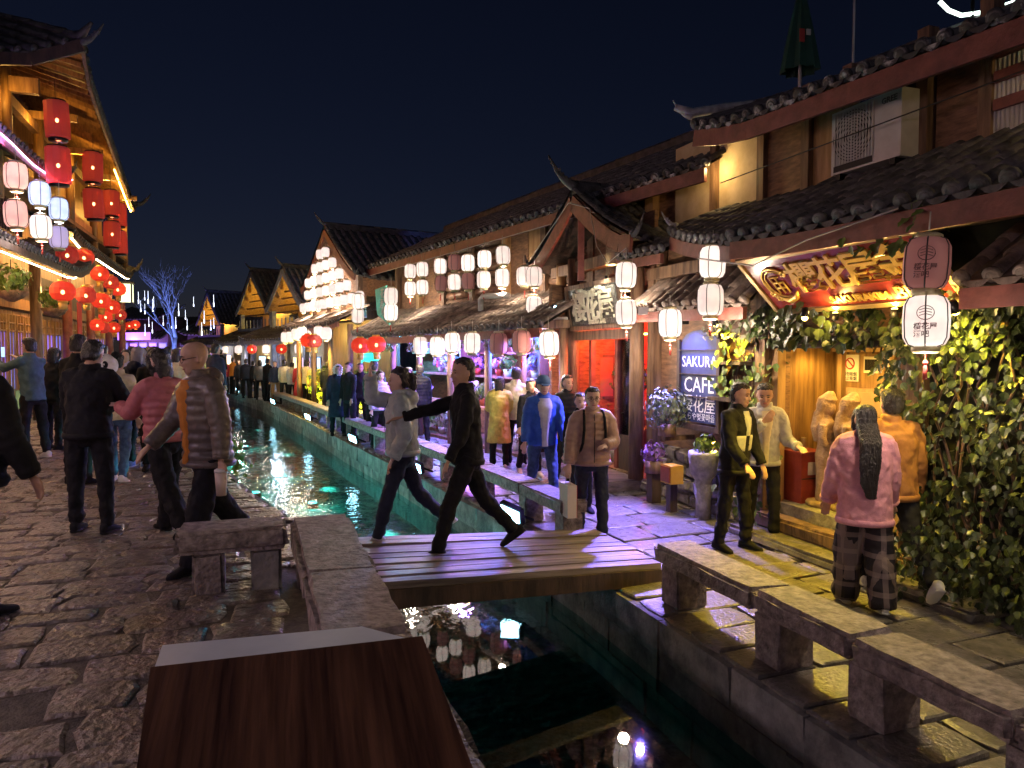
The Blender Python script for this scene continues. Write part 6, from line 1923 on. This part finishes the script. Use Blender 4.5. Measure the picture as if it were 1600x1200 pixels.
    if shirt:      # open front: strip of the garment below, lying on the chest
        sb = MB(); w0, z_lo, z_hi, m_ = shirt
        rows_ = [z_lo + (z_hi - z_lo) * i / 14 for i in range(15)]
        vs = []
        for z in rows_:
            c, xv, yv = ring(z, .007)
            for k in range(7):
                an = -math.pi / 2 + (k - 3) / 3 * w0 * (.55 + 1.1 * ((z - z_lo) / (z_hi - z_lo)) ** 1.5)
                vs.append(c + xv * math.cos(an) + yv * math.sin(an) * (1.03 if abs(k - 3) < 3 else .93))
        sb.add(vs, [(i * 7 + k, i * 7 + k + 1, (i + 1) * 7 + k + 1, (i + 1) * 7 + k) for i in range(14) for k in range(6)], 0, True)
        sb.build('shirt', m_, t, local=True)
    if panel:      # coloured patch on the outside of the garment: (angle from front deg, half width, z0, z1, material)
        for a0, hw, z_lo, z_hi, m_ in panel:
            sb = MB(); vs = []
            for i in range(11):
                c, xv, yv = ring(z_lo + (z_hi - z_lo) * i / 10, .010)
                for k in range(7):
                    an = R(-90 + a0) + (k - 3) / 3 * R(hw)
                    f = 1.0 if 0 < i < 10 and 0 < k < 6 else .94
                    vs.append(c + xv * math.cos(an) * f + yv * math.sin(an) * f)
            sb.add(vs, [(i * 7 + k, i * 7 + k + 1, (i + 1) * 7 + k + 1, (i + 1) * 7 + k) for i in range(10) for k in range(6)], 0, True)
            sb.build('jacket_panel', m_, t, local=True)
    if fur:
        fb = MB()
        for k in range(14):
            an = R(-60 + k * 300 / 13 - 120)
            fb.ell(Hd(.092 * math.cos(an + R(90)), -.05 + .01 * (k % 2), .11 + .125 * math.sin(an + R(90))), (.03, .035, .03), 6, 5)
        fb.build('fur_trim', fur, t, local=True)
    # ---- trousers / skirt, shoes
    tr = MB()
    tr.loft([(T((0, 0, 1.0)), X(.15 * build, 0, 0), X(0, .115 * build, 0)), (X(0, 0, .92) + up, X(.165 * build, 0, 0), X(0, .122 * build, 0)), (X(0, 0, .84) + up, X(.165 * build, 0, 0), X(0, .12 * build, 0)), (X(0, 0, .78) + up, X(.11, 0, 0), X(0, .09, 0))], n=16)
    for k in (0, 1):
        H, K, A, fp = J[k]
        pts = []; rr = []
        for i in range(7): pts.append(H.lerp(K, i / 6)); rr.append(.090 * build - .020 * i / 6 + wide * (.4 + .6 * i / 6))
        for i in range(1, 7): pts.append(K.lerp(A + X(0, 0, -.015 if not wide else -.05), i / 6)); rr.append(.070 - .012 * i / 6 + wide + (.008 * math.sin(i * 2.9 + k * 1.7) if i > 2 else 0))
        tr.tube(pts, rr, n=12)
    o = tr.build('trousers', bottom, t, local=True); remesh(o, vox, 2, fold, .034 if near else .012)
    if skirt:
        sk_ = MB().loft([(X(0, 0, 1.0) + up, X(.16, 0, 0), X(0, .12, 0)), (X(0, 0, .7) + up, X(.21, 0, 0), X(0, .17, 0)), (X(0, 0, .22) + up, X(.28, 0, 0), X(0, .25, 0))], n=18)
        sk_.build('skirt', skirt, t, local=True)
    for k in (0, 1):
        H, K, A, fp = J[k]
        sd = (1, -1)[k]
        FM = Matrix.Translation(A) @ Matrix.Rotation(R(6) * sd, 4, 'Z') @ Matrix.Rotation(fp, 4, 'X')
        f3 = FM.to_3x3()
        sh = MB().loft([(FM @ X(0, y, zc), f3 @ X(wx, 0, 0), f3 @ X(0, 0, hz)) for y, zc, wx, hz in ((.075, -.045, .022, .03), (.055, -.035, .036, .045), (.0, -.025, .040, .055), (-.06, -.045, .042, .036), (-.12, -.058, .046, .024), (-.165, -.064, .036, .017), (-.185, -.068, .014, .01))], n=12, p=2.5)
        so = sh.build('shoe', shoe, t, local=True)
        sl = MB().loft([(FM @ X(0, y, -.076), f3 @ X(wx, 0, 0), f3 @ X(0, 0, .010)) for y, wx in ((.08, .02), (.055, .038), (-.02, .041), (-.12, .048), (-.17, .036), (-.19, .012))], n=10, p=2.5)
        sl.build('sole', solem if shoe is not blackc else blackc, so, local=True)
    t['hands'] = [list(h[2] + h[4] * .09) for h in hands]
    return t
def hand_of(t, k): return Vector(t.location) + Matrix.Rotation(t.rotation_euler.z, 3, 'Z') @ (Vector(t['hands'][k]) * t.scale.x)
white_shoe = cloth('white_leather', (.5, .5, .5), rough=.5)
navy = cloth('navy_cloth', (.012, .016, .035)); denim = cloth('blue_denim', (.022, .045, .10), (.05, .09, .17)); greyc = cloth('grey_cloth', (.10, .10, .11))
beige = cloth('beige_quilt', (.30, .195, .145), rough=.5); pinkc = cloth('pink_quilt', (.38, .12, .13), rough=.55); bronze = cloth('bronze_quilt', (.10, .082, .068), (.16, .13, .11), rough=.33)
orangec = cloth('orange_knit', (.45, .16, .02)); paleb = cloth('pale_grey_blue_shell', (.30, .34, .36), rough=.5); bluec = cloth('royal_blue_shell', (.015, .065, .30), rough=.55); lgrey = cloth('light_grey_cloth', (.33, .33, .34))
cream = cloth('cream_cloth', (.48, .42, .28)); yellowc = cloth('yellow_coat_cloth', (.50, .42, .10)); tealc = cloth('teal_grey_shell', (.05, .095, .12)); lilac = cloth('lilac_cloth', (.36, .30, .45))
rosec = cloth('pink_fleece', (.50, .23, .27), rough=.9, bump=.8); brownc = cloth('tan_suede', (.25, .11, .03)); redc = cloth('red_cloth', (.35, .03, .035)); greenq = cloth('dark_green_quilt', (.02, .06, .04), rough=.45)
furw = cloth('white_fur', (.6, .58, .56), bump=1.0); brownboot = cloth('brown_boot', (.10, .04, .018), rough=.4); capb = cloth('blue_cap', (.06, .12, .25))
def plaid():
    m = cloth('plaid_cloth', (.03, .02, .022)); t = m.node_tree; N = t.nodes; L = t.links
    g = N.new('ShaderNodeTexCoord'); bs = N['Principled BSDF']; prev = None
    for ax, sc_, ph in (('X', 42, 0), ('Z', 42, 1.0), ('Y', 42, .5)):
        sp_ = N.new('ShaderNodeSeparateXYZ'); L.new(g.outputs['Object'], sp_.inputs[0])
        m1 = N.new('ShaderNodeMath'); m1.operation = 'MULTIPLY'; m1.inputs[1].default_value = sc_; L.new(sp_.outputs[ax], m1.inputs[0])
        m2 = N.new('ShaderNodeMath'); m2.operation = 'SINE'; L.new(m1.outputs[0], m2.inputs[0])
        m3 = N.new('ShaderNodeMath'); m3.operation = 'GREATER_THAN'; m3.inputs[1].default_value = .62; L.new(m2.outputs[0], m3.inputs[0])
        if prev is None: prev = m3.outputs[0]
        else:
            ad = N.new('ShaderNodeMath'); ad.operation = 'ADD'; L.new(prev, ad.inputs[0]); L.new(m3.outputs[0], ad.inputs[1]); prev = ad.outputs[0]
    r = N.new('ShaderNodeValToRGB'); r.color_ramp.elements[0].color = (.012, .009, .012, 1); r.color_ramp.elements[1].color = (.17, .13, .12, 1); r.color_ramp.elements[1].position = .7
    dv = N.new('ShaderNodeMath'); dv.operation = 'DIVIDE'; dv.inputs[1].default_value = 2.2; L.new(prev, dv.inputs[0]); L.new(dv.outputs[0], r.inputs[0]); L.new(r.outputs[0], bs.inputs['Base Color'])
    return m
plaidm = plaid()
stand = ((3, 4, 4), (-3, 4, 4))
walk = ((22, 6), (-20, 22))
PB = lambda x: -.04 - .22 * min(1, max(0, x))   # bridge deck height
# --- left bank
person('person cut by street edge in black padded coat', -52, 4.0, 1.76, 160, top=blackc, puff=True, arms=((4, 10, 14, 6), (6, 8, 14, 5)))
pm = person('person in teal grey jacket holding up a phone towards shops', 50, 10.6, 1.80, -110, top=tealc, legs=stand, arms=((70, 6, 45, -8), (74, 4, 40, -6)), near=1, shoe=white_shoe, collar=True)
person('person in dark coat standing behind the phone holder', 82, 11.6, 1.66, 170, near=1, legs=stand, hair='bob')
person('person in black sweater seen from behind with lowered head', 136, 6.25, 1.70, 184, legs=((4, 3, 5), (-2, 2, 6)), arms=((20, 16, 60, -18), (20, 16, 60, -18)), head=(0, 18), lean=6, loose=.02, shoe=blackc, build=1.08, hem=.86)
person('tall person in black coat behind the black sweater', 120, 8.6, 1.80, 175, near=1, legs=stand)
pn = person('person in white vest carrying a panda plush on the back', 182, 8.7, 1.58, 190, top=cream, near=1, legs=((10, 6), (-8, 12)), hair='short', bottom=denim, shoe=white_shoe)
person('person with pale grey hood in navy coat', 214, 9.8, 1.66, 178, top=navy, near=1, legs=stand, hood=True, hair='bob', hairmat=cloth('grey_hood', (.3, .28, .32)), shoe=cloth('blue_slipper', (.1, .2, .4)))
person('long haired person in black coat looking back from the crowd', 242, 9.6, 1.66, 20, near=1, legs=stand, hair='long', sk=skin2, head=(8, 0))
person('person in pink quilted jacket walking with dark wide trousers', 256, 6.15, 1.64, -120, top=pinkc, puff=True, legs=((-22, 18), (16, 5)), wide=.02, hair='bob', sk=skin2, hem=.90, arms=((30, 8, 70, -10), (6, 8, 30, 4)), head=(10, 10))
bm_ = person('bald person with glasses in bronze quilted jacket over orange top', 322, 5.3, 1.70, -38, top=bronze, puff=True, legs=((18, 6), (-18, 26)), bald=True, glasses=True, hem=.80, shirt=(.24, .82, 1.45, orangec), wide=.02, arms=((-10, 14, 10, 8), (16, 8, 24, 2)), head=(-18, 6), lean=6, build=1.08, collar=True, hood=True)
for i, (px, D, st, yw, tp_, h_) in enumerate(((300, 16, 1.72, 170, blackc, 'short'), (318, 18, 1.68, 200, yellowc, 'short'), (335, 15, 1.76, 160, navy, 'short'), (225, 13.5, 1.68, 15, greyc, 'bob'), (262, 15, 1.7, 190, rosec, 'short'), (205, 15.5, 1.72, 175, blackc, 'short'), (285, 21, 1.7, 180, greyc, 'short'), (312, 24, 1.7, 10, navy, 'bob'), (245, 20, 1.72, 170, blackc, 'short'), (226, 24, 1.7, 180, redc, 'short'), (160, 13, 1.72, 185, blackc, 'short'), (345, 30, 1.7, 180, blackc, 'short'), (268, 30, 1.7, 170, bluec, 'bob'), (295, 33, 1.7, 20, cream, 'short'), (240, 36, 1.7, 180, blackc, 'short'), (215, 30, 1.7, 180, greyc, 'short'), (150, 11.5, 1.72, 175, tealc, 'short'), (198, 12.5, 1.64, 20, lilac, 'bob'), (232, 17, 1.72, 185, brownc, 'short'), (275, 13, 1.66, 165, cream, 'bob'), (305, 27, 1.7, 180, rosec, 'bob'), (325, 22, 1.74, 175, greenq, 'short'))):
    person('person in the far street crowd wearing %s' % ['black coat', 'yellow jacket', 'navy coat', 'grey coat, facing this way', 'pink fleece', 'black coat beside red lanterns', 'grey jacket', 'navy coat and bobbed hair', 'plain black jacket', 'red jacket', 'black jacket near panda plush', 'black coat near the canal', 'blue jacket', 'cream jacket', 'long black coat', 'grey coat under lantern row', 'teal jacket behind black sweater', 'lilac coat, facing this way', 'tan jacket', 'cream jacket and bobbed hair', 'pink fleece and bobbed hair', 'green padded jacket'][i],
           px, D, st, yw, top=tp_, near=0, legs=((10, 6), (-8, 10)) if i % 2 else stand, hair=h_, puff=(i % 3 == 0), group='far street crowd')
# --- on the bridge
person('person in pale hooded jacket with hand raised to the hair', 628, 6.45, 1.62, -82, z0=-.14, top=paleb, loose=.03, legs=((20, 6), (-20, 26)), arms=((-10, 10, 35, 4), (98, -4, 78, -22)), hair='pony', sk=skin2, hood=True, shoe=white_shoe, hem=.90, lean=2, bottom=navy)
person('person in black zip jacket reaching forward while crossing the bridge', 730, 6.15, 1.76, -76, z0=-.17, legs=((24, 8), (-22, 22)), arms=((8, 6, 18, 4), (66, 2, 8, 6)), head=(16, 0), lean=3, bottom=blackc, panel=[(-28, 5, 1.24, 1.25, lgrey)])
# --- right bank
bw = person('person with glasses in beige quilted jacket carrying a paper bag', 925, 7.55, 1.62, 4, z0=-.40, top=beige, puff=True, legs=((8, 4), (-6, 8)), bottom=navy, shoe=brownboot, glasses=True, hem=.86, arms=((12, 10, 72, -34), (0, 14, 12, 8)), sk=skin2, hair='short', loose=.01, build=1.05)
person('person in royal blue jacket and cap walking by the rail', 848, 9.3, 1.72, 10, z0=ZR, top=bluec, bottom=denim, near=1, cap=capb, shirt=(.36, .82, 1.45, lgrey), legs=((16, 6), (-14, 16)), hem=.82, arms=((6, 10, 16, 6), (-8, 10, 16, 6)), loose=.015, build=1.06, shoe=greyc)
person('person in black leather jacket behind the blue jacket', 884, 10.8, 1.66, 30, z0=ZR, near=1, legs=stand, shoe=white_shoe, puff=True)
person('person half hidden behind the beige jacket', 906, 8.9, 1.50, 10, z0=ZR, near=1, legs=stand, sk=skin2)
person('person in long yellow coat seen from behind', 780, 12.2, 1.58, 172, z0=ZR, top=yellowc, near=1, legs=stand, hem=.50, hair='bob', loose=.03, shoe=white_shoe, arms=((20, 12, 50, -10), (6, 8, 10, 4)))
person('person in cream jacket with arm around yellow coat', 806, 12.3, 1.74, 178, z0=ZR, top=cream, near=1, legs=stand, arms=((8, 8, 20, 4), (40, 60, 20, 50)), shoe=white_shoe)
person('person in black next to the cream jacket', 828, 11.6, 1.58, 20, z0=ZR, near=1, legs=((12, 6), (-12, 14)), shoe=white_shoe)
person('person in black jacket with white chest panel by the vine', 1150, 7.2, 1.70, 38, z0=ZR, legs=((6, 4, 4), (-4, 4, 4)), shoe=blackc, hem=.80, loose=.012, shirt=(.26, 1.20, 1.45, lgrey), panel=[(-34, 24, 1.04, 1.20, lgrey), (34, 24, 1.04, 1.20, lgrey)], arms=((4, 10, 16, 2), (10, 8, 30, 0)), head=(8, 4))
person('person in light grey jacket with hand at the mouth', 1194, 7.55, 1.68, -6, z0=ZR, top=lgrey, legs=stand, shoe=white_shoe, shirt=(.26, .86, 1.44, cream), arms=((8, 14, 70, 10), (34, 8, 112, -34)), head=(-12, 12), loose=.012)
person('person with long black hair in pink fleece and plaid trousers', 1356, 5.55, 1.60, 168, z0=ZR, top=rosec, bottom=plaidm, wide=.05, hair='long', legs=((10, 4), (-8, 10)), shoe=white_shoe, loose=.045, hem=.74, arms=((6, 12, 14, 6), (4, 10, 14, 6)))
person('person in tan suede jacket walking beside the pink fleece', 1398, 5.85, 1.74, 176, z0=ZR, top=brownc, legs=((20, 5), (-24, 30)), shoe=white_shoe, loose=.02, arms=((8, 10, 24, 6), (-4, 10, 20, 6)), build=1.05)
mid = [(527, 17.2, 1.70, 20, navy, 'navy coat with white fur hood', dict(hem=.45, fur=furw, loose=.03, sk=skin2)), (546, 16.9, 1.76, -30, blackc, 'black coat talking to fur hood', {}), (563, 17.8, 1.74, 10, blackc, 'dark jacket before yellow bushes', {}), (584, 16.0, 1.80, 172, greenq, 'dark green quilted jacket', dict(puff=True)), (592, 14.9, 1.62, 40, lilac, 'lilac padded jacket', dict(puff=True, hair='bob', sk=skin2)),
       (622, 15.6, 1.70, 30, rosec, 'pink shirt, head close to a friend', dict(sk=skin2)), (640, 15.3, 1.68, -40, lilac, 'lilac coat leaning on a friend', dict(sk=skin2)), (657, 15.6, 1.74, -150, blackc, 'black padded coat before the counter', dict(puff=True))]
for px, D, st, yw, tp_, ds, kw in mid:
    person('person in %s' % ds, px, D, st, yw, z0=ZR, top=tp_, near=1, legs=stand, **kw)
far = [(337, 36, blackc, 'black coat'), (351, 34, redc, 'red padded jacket'), (363, 34, orangec, 'orange jacket'), (374, 33, blackc, 'long black coat'), (384, 31, navy, 'navy coat'), (395, 31, blackc, 'black jacket and dark hood'), (406, 30, greyc, 'grey padded coat'), (417, 29, blackc, 'black coat next to grey one'), (430, 28, navy, 'navy jacket and tan trousers'), (444, 27.5, cream, 'white jacket and dark backpack'), (456, 27, lgrey, 'light grey jacket and teal skirt'), (468, 26.5, redc, 'red skirt'), (478, 26, cream, 'cream coat'), (491, 25, yellowc, 'yellow jacket'), (512, 22, blackc, 'black jacket by bushes')]
for i, (px, D, tp_, ds) in enumerate(far):
    person('person in canal side queue wearing %s' % ds, px, D, 1.62 + .12 * ((i * 7) % 5) / 4, [170, 200, 150, 10, 185][i % 5], z0=ZR, top=tp_, near=0, legs=stand, puff=(i % 3 == 1), skirt=redc if ds == 'red skirt' else None, hair='bob' if i % 3 == 0 else 'short', group='people queueing by the canal', bottom=cloth('tan_trousers', (.18, .11, .06)) if 'tan' in ds else None)
# --- carried things
h = hand_of(bm_, 0)
t = thing('paper_cup', 'tall translucent drink cup held by bald person', 'cup', h - Vector((0, 0, .17)))
MB().lathe([(.034, 0), (.044, .17), (0, .17)], 12).build('cup', mat('milky_cup', (.5, .38, .30), (.6, .5, .42), scale=9, rough=.4), t, local=True)
MB().lathe([(.046, .168), (.046, .185), (.03, .195), (0, .195)], 12).build('lid', whitep, t, local=True)
h = hand_of(bw, 1)
t = thing('paper_bag', 'white and red paper bag hanging from hand of beige jacket', 'bag', h - Vector((0, 0, .46)), R(15))
MB().box((0, 0, .17), (.10, .26, .34)).build('bag', papm, t, local=True)
MB().box((.054, 0, .17), (.006, .255, .335)).build('side_panel', redc, t, local=True)
MB().tube([(0, -.07, .34), (0, -.05, .44), (0, .05, .44), (0, .07, .34)], .004, n=4).build('handle', cordm, t, local=True)
for sd in (-1, 1):
    pts = [(sd * .15, -.10, 1.0), (sd * .13, -.175, 1.12), (sd * .12, -.20, 1.27), (sd * .115, -.165, 1.40), (sd * .105, -.08, 1.475), (sd * .105, .02, 1.475)]
    MB().tube(pts, .016, n=6).build('backpack_strap', blackc, bw, local=True)
h = (hand_of(pm, 0) + hand_of(pm, 1)) / 2
t = thing('phone', 'glowing phone held up before violet shop doors', 'phone', h)
MB().box((0, 0, .06), (.008, .08, .16), 0).build('case', iron, t, local=True)
MB().box((.006, 0, .06), (.003, .072, .15), 0).build('screen', glow('phone_screen', (.3, .5, 1), .8), t, local=True)
# panda plush
c = Vector(pn.location) + Vector((-.03, -.22, 1.02))
t = thing('panda_plush', 'white and black panda plush worn as a backpack', 'plush toy', c, R(10))
o = MB().ell((0, 0, .10), (.15, .11, .20), 14, 10).ell((0, -.02, .42), (.17, .14, .145), 14, 10).build('body', furw, t, local=True); remesh(o, .015, 1)
for sd in (-1, 1):
    MB().ell((sd * .13, .0, .54), (.05, .035, .05), 8, 6).build('ear', blackc, t, local=True)
    MB().ell((sd * .062, -.135, .43), (.036, .02, .045), 8, 6).build('eye_patch', blackc, t, local=True)
    MB().ell((sd * .058, -.155, .435), (.012, .008, .012), 8, 6).build('eye', solem, t, local=True)
    MB().tube([(sd * .13, 0, .22), (sd * .2, -.05, .1), (sd * .17, -.10, .0)], [.05, .055, .045], n=8).build('arm', blackc, t, local=True)
    MB().ell((sd * .10, -.09, -.08), (.06, .07, .06), 8, 6).build('foot', blackc, t, local=True)
MB().ell((0, -.165, .385), (.022, .012, .015), 8, 6).build('nose', blackc, t, local=True)
# garland of green lights on the left canal rail
q = random.Random(77)
gp = [UV(9.2 + i * .35, lev(9.2 + i * .35) - .05, .25 + .12 * math.sin(i * .9)) for i in range(16)]
t = thing('green_garland', 'bushy green garland with tiny lights along canal edge', 'garland', gp[0])
recs = []
for p in gp:
    for _ in range(24):
        d = Vector((q.gauss(0, 1), q.gauss(0, 1), q.gauss(0, 1))).normalized()
        M = leaf_rot(q, d, .5); M.translation = p + d * q.uniform(.05, .22); recs.append((M, q.uniform(.05, .09)))
leaves(t, recs, leafy, 20)
mb = MB()
for p in gp:
    for _ in range(4): mb.ell(p + Vector((q.gauss(0, .1), q.gauss(0, .1), q.gauss(0, .1))), (.01, .01, .01), 5, 4)
mb.build('fairy_lights', glow('green_fairy', (.3, 1, .7), 5), t, kind='stuff')

# ================================================================== unseen street beside and behind the viewer: shop and lanterns added as foreground light
NS = thing('added_near_shop', 'added unseen timber shop whose lanterns light the street foreground', 'shop', UV(1, -5.0, 0))
fpart(NS, 'wall', FC, -9, 8.9, -5.6, -5.3, 0, 4.2, boardm)
for k in range(14):
    a = -8.6 + k * 1.22
    d_ = fpart(NS, 'shop_door', FC, a, a + 1.1, -5.3, -5.22, .1, 2.5, orangew)
    fpart(d_, 'pane', FC, a + .12, a + .98, -5.215, -5.19, .7, 2.2, winv[2] if k % 3 else winv[0])
E, T = tile_patch(NS, UV(-9, -3.9, 3.3), UV(8.6, -3.9, 3.3), UV(-9, -5.4, 4.0), UV(8.6, -5.4, 4.0), sp=.3, seg=.5, r=.08, under=orangew)
fascia(NS, E, 12, fascm)
for i, a in enumerate((-7, -5, -3, -1, 1, 3, 5, 7)):
    lantern('palace', pap_white if i % 2 else pap_rose, UV(a, -3.5, 2.65), 'added white lantern on the unseen shop eave lighting the foreground' if i % 2 else 'added rose lantern on the unseen shop eave lighting the foreground', 'added shop lanterns %d' % (i % 2), 1.05, cord=.4, lit=23, lcol=(1, .70, .50) if i % 2 else (.75, .60, 1))
for i, a in enumerate((1.6, .2, -1.2, -2.6, -4.0)):  # lanterns added out of view to light the right rail and bridge
    lantern('palace', pap_white, UV(a, 4.35, 2.15), 'added white lantern on the unseen bar eave lighting the foreground', 'added bar eave lanterns', 1.0, cord=.3, lit=11, lcol=(1, .80, .68))
fpart(BH, 'wall', FC, -9, .2, 5.5, 5.7, ZR, 4.4, boardm)
E, T = tile_patch(BH, UV(-9, 4.58, 2.68), UV(.55, 4.58, 2.68), UV(-9, 5.95, 3.42), UV(.55, 5.95, 3.42), sp=.3, seg=.5, r=.08)
fascia(BH, E, 5, fascm)
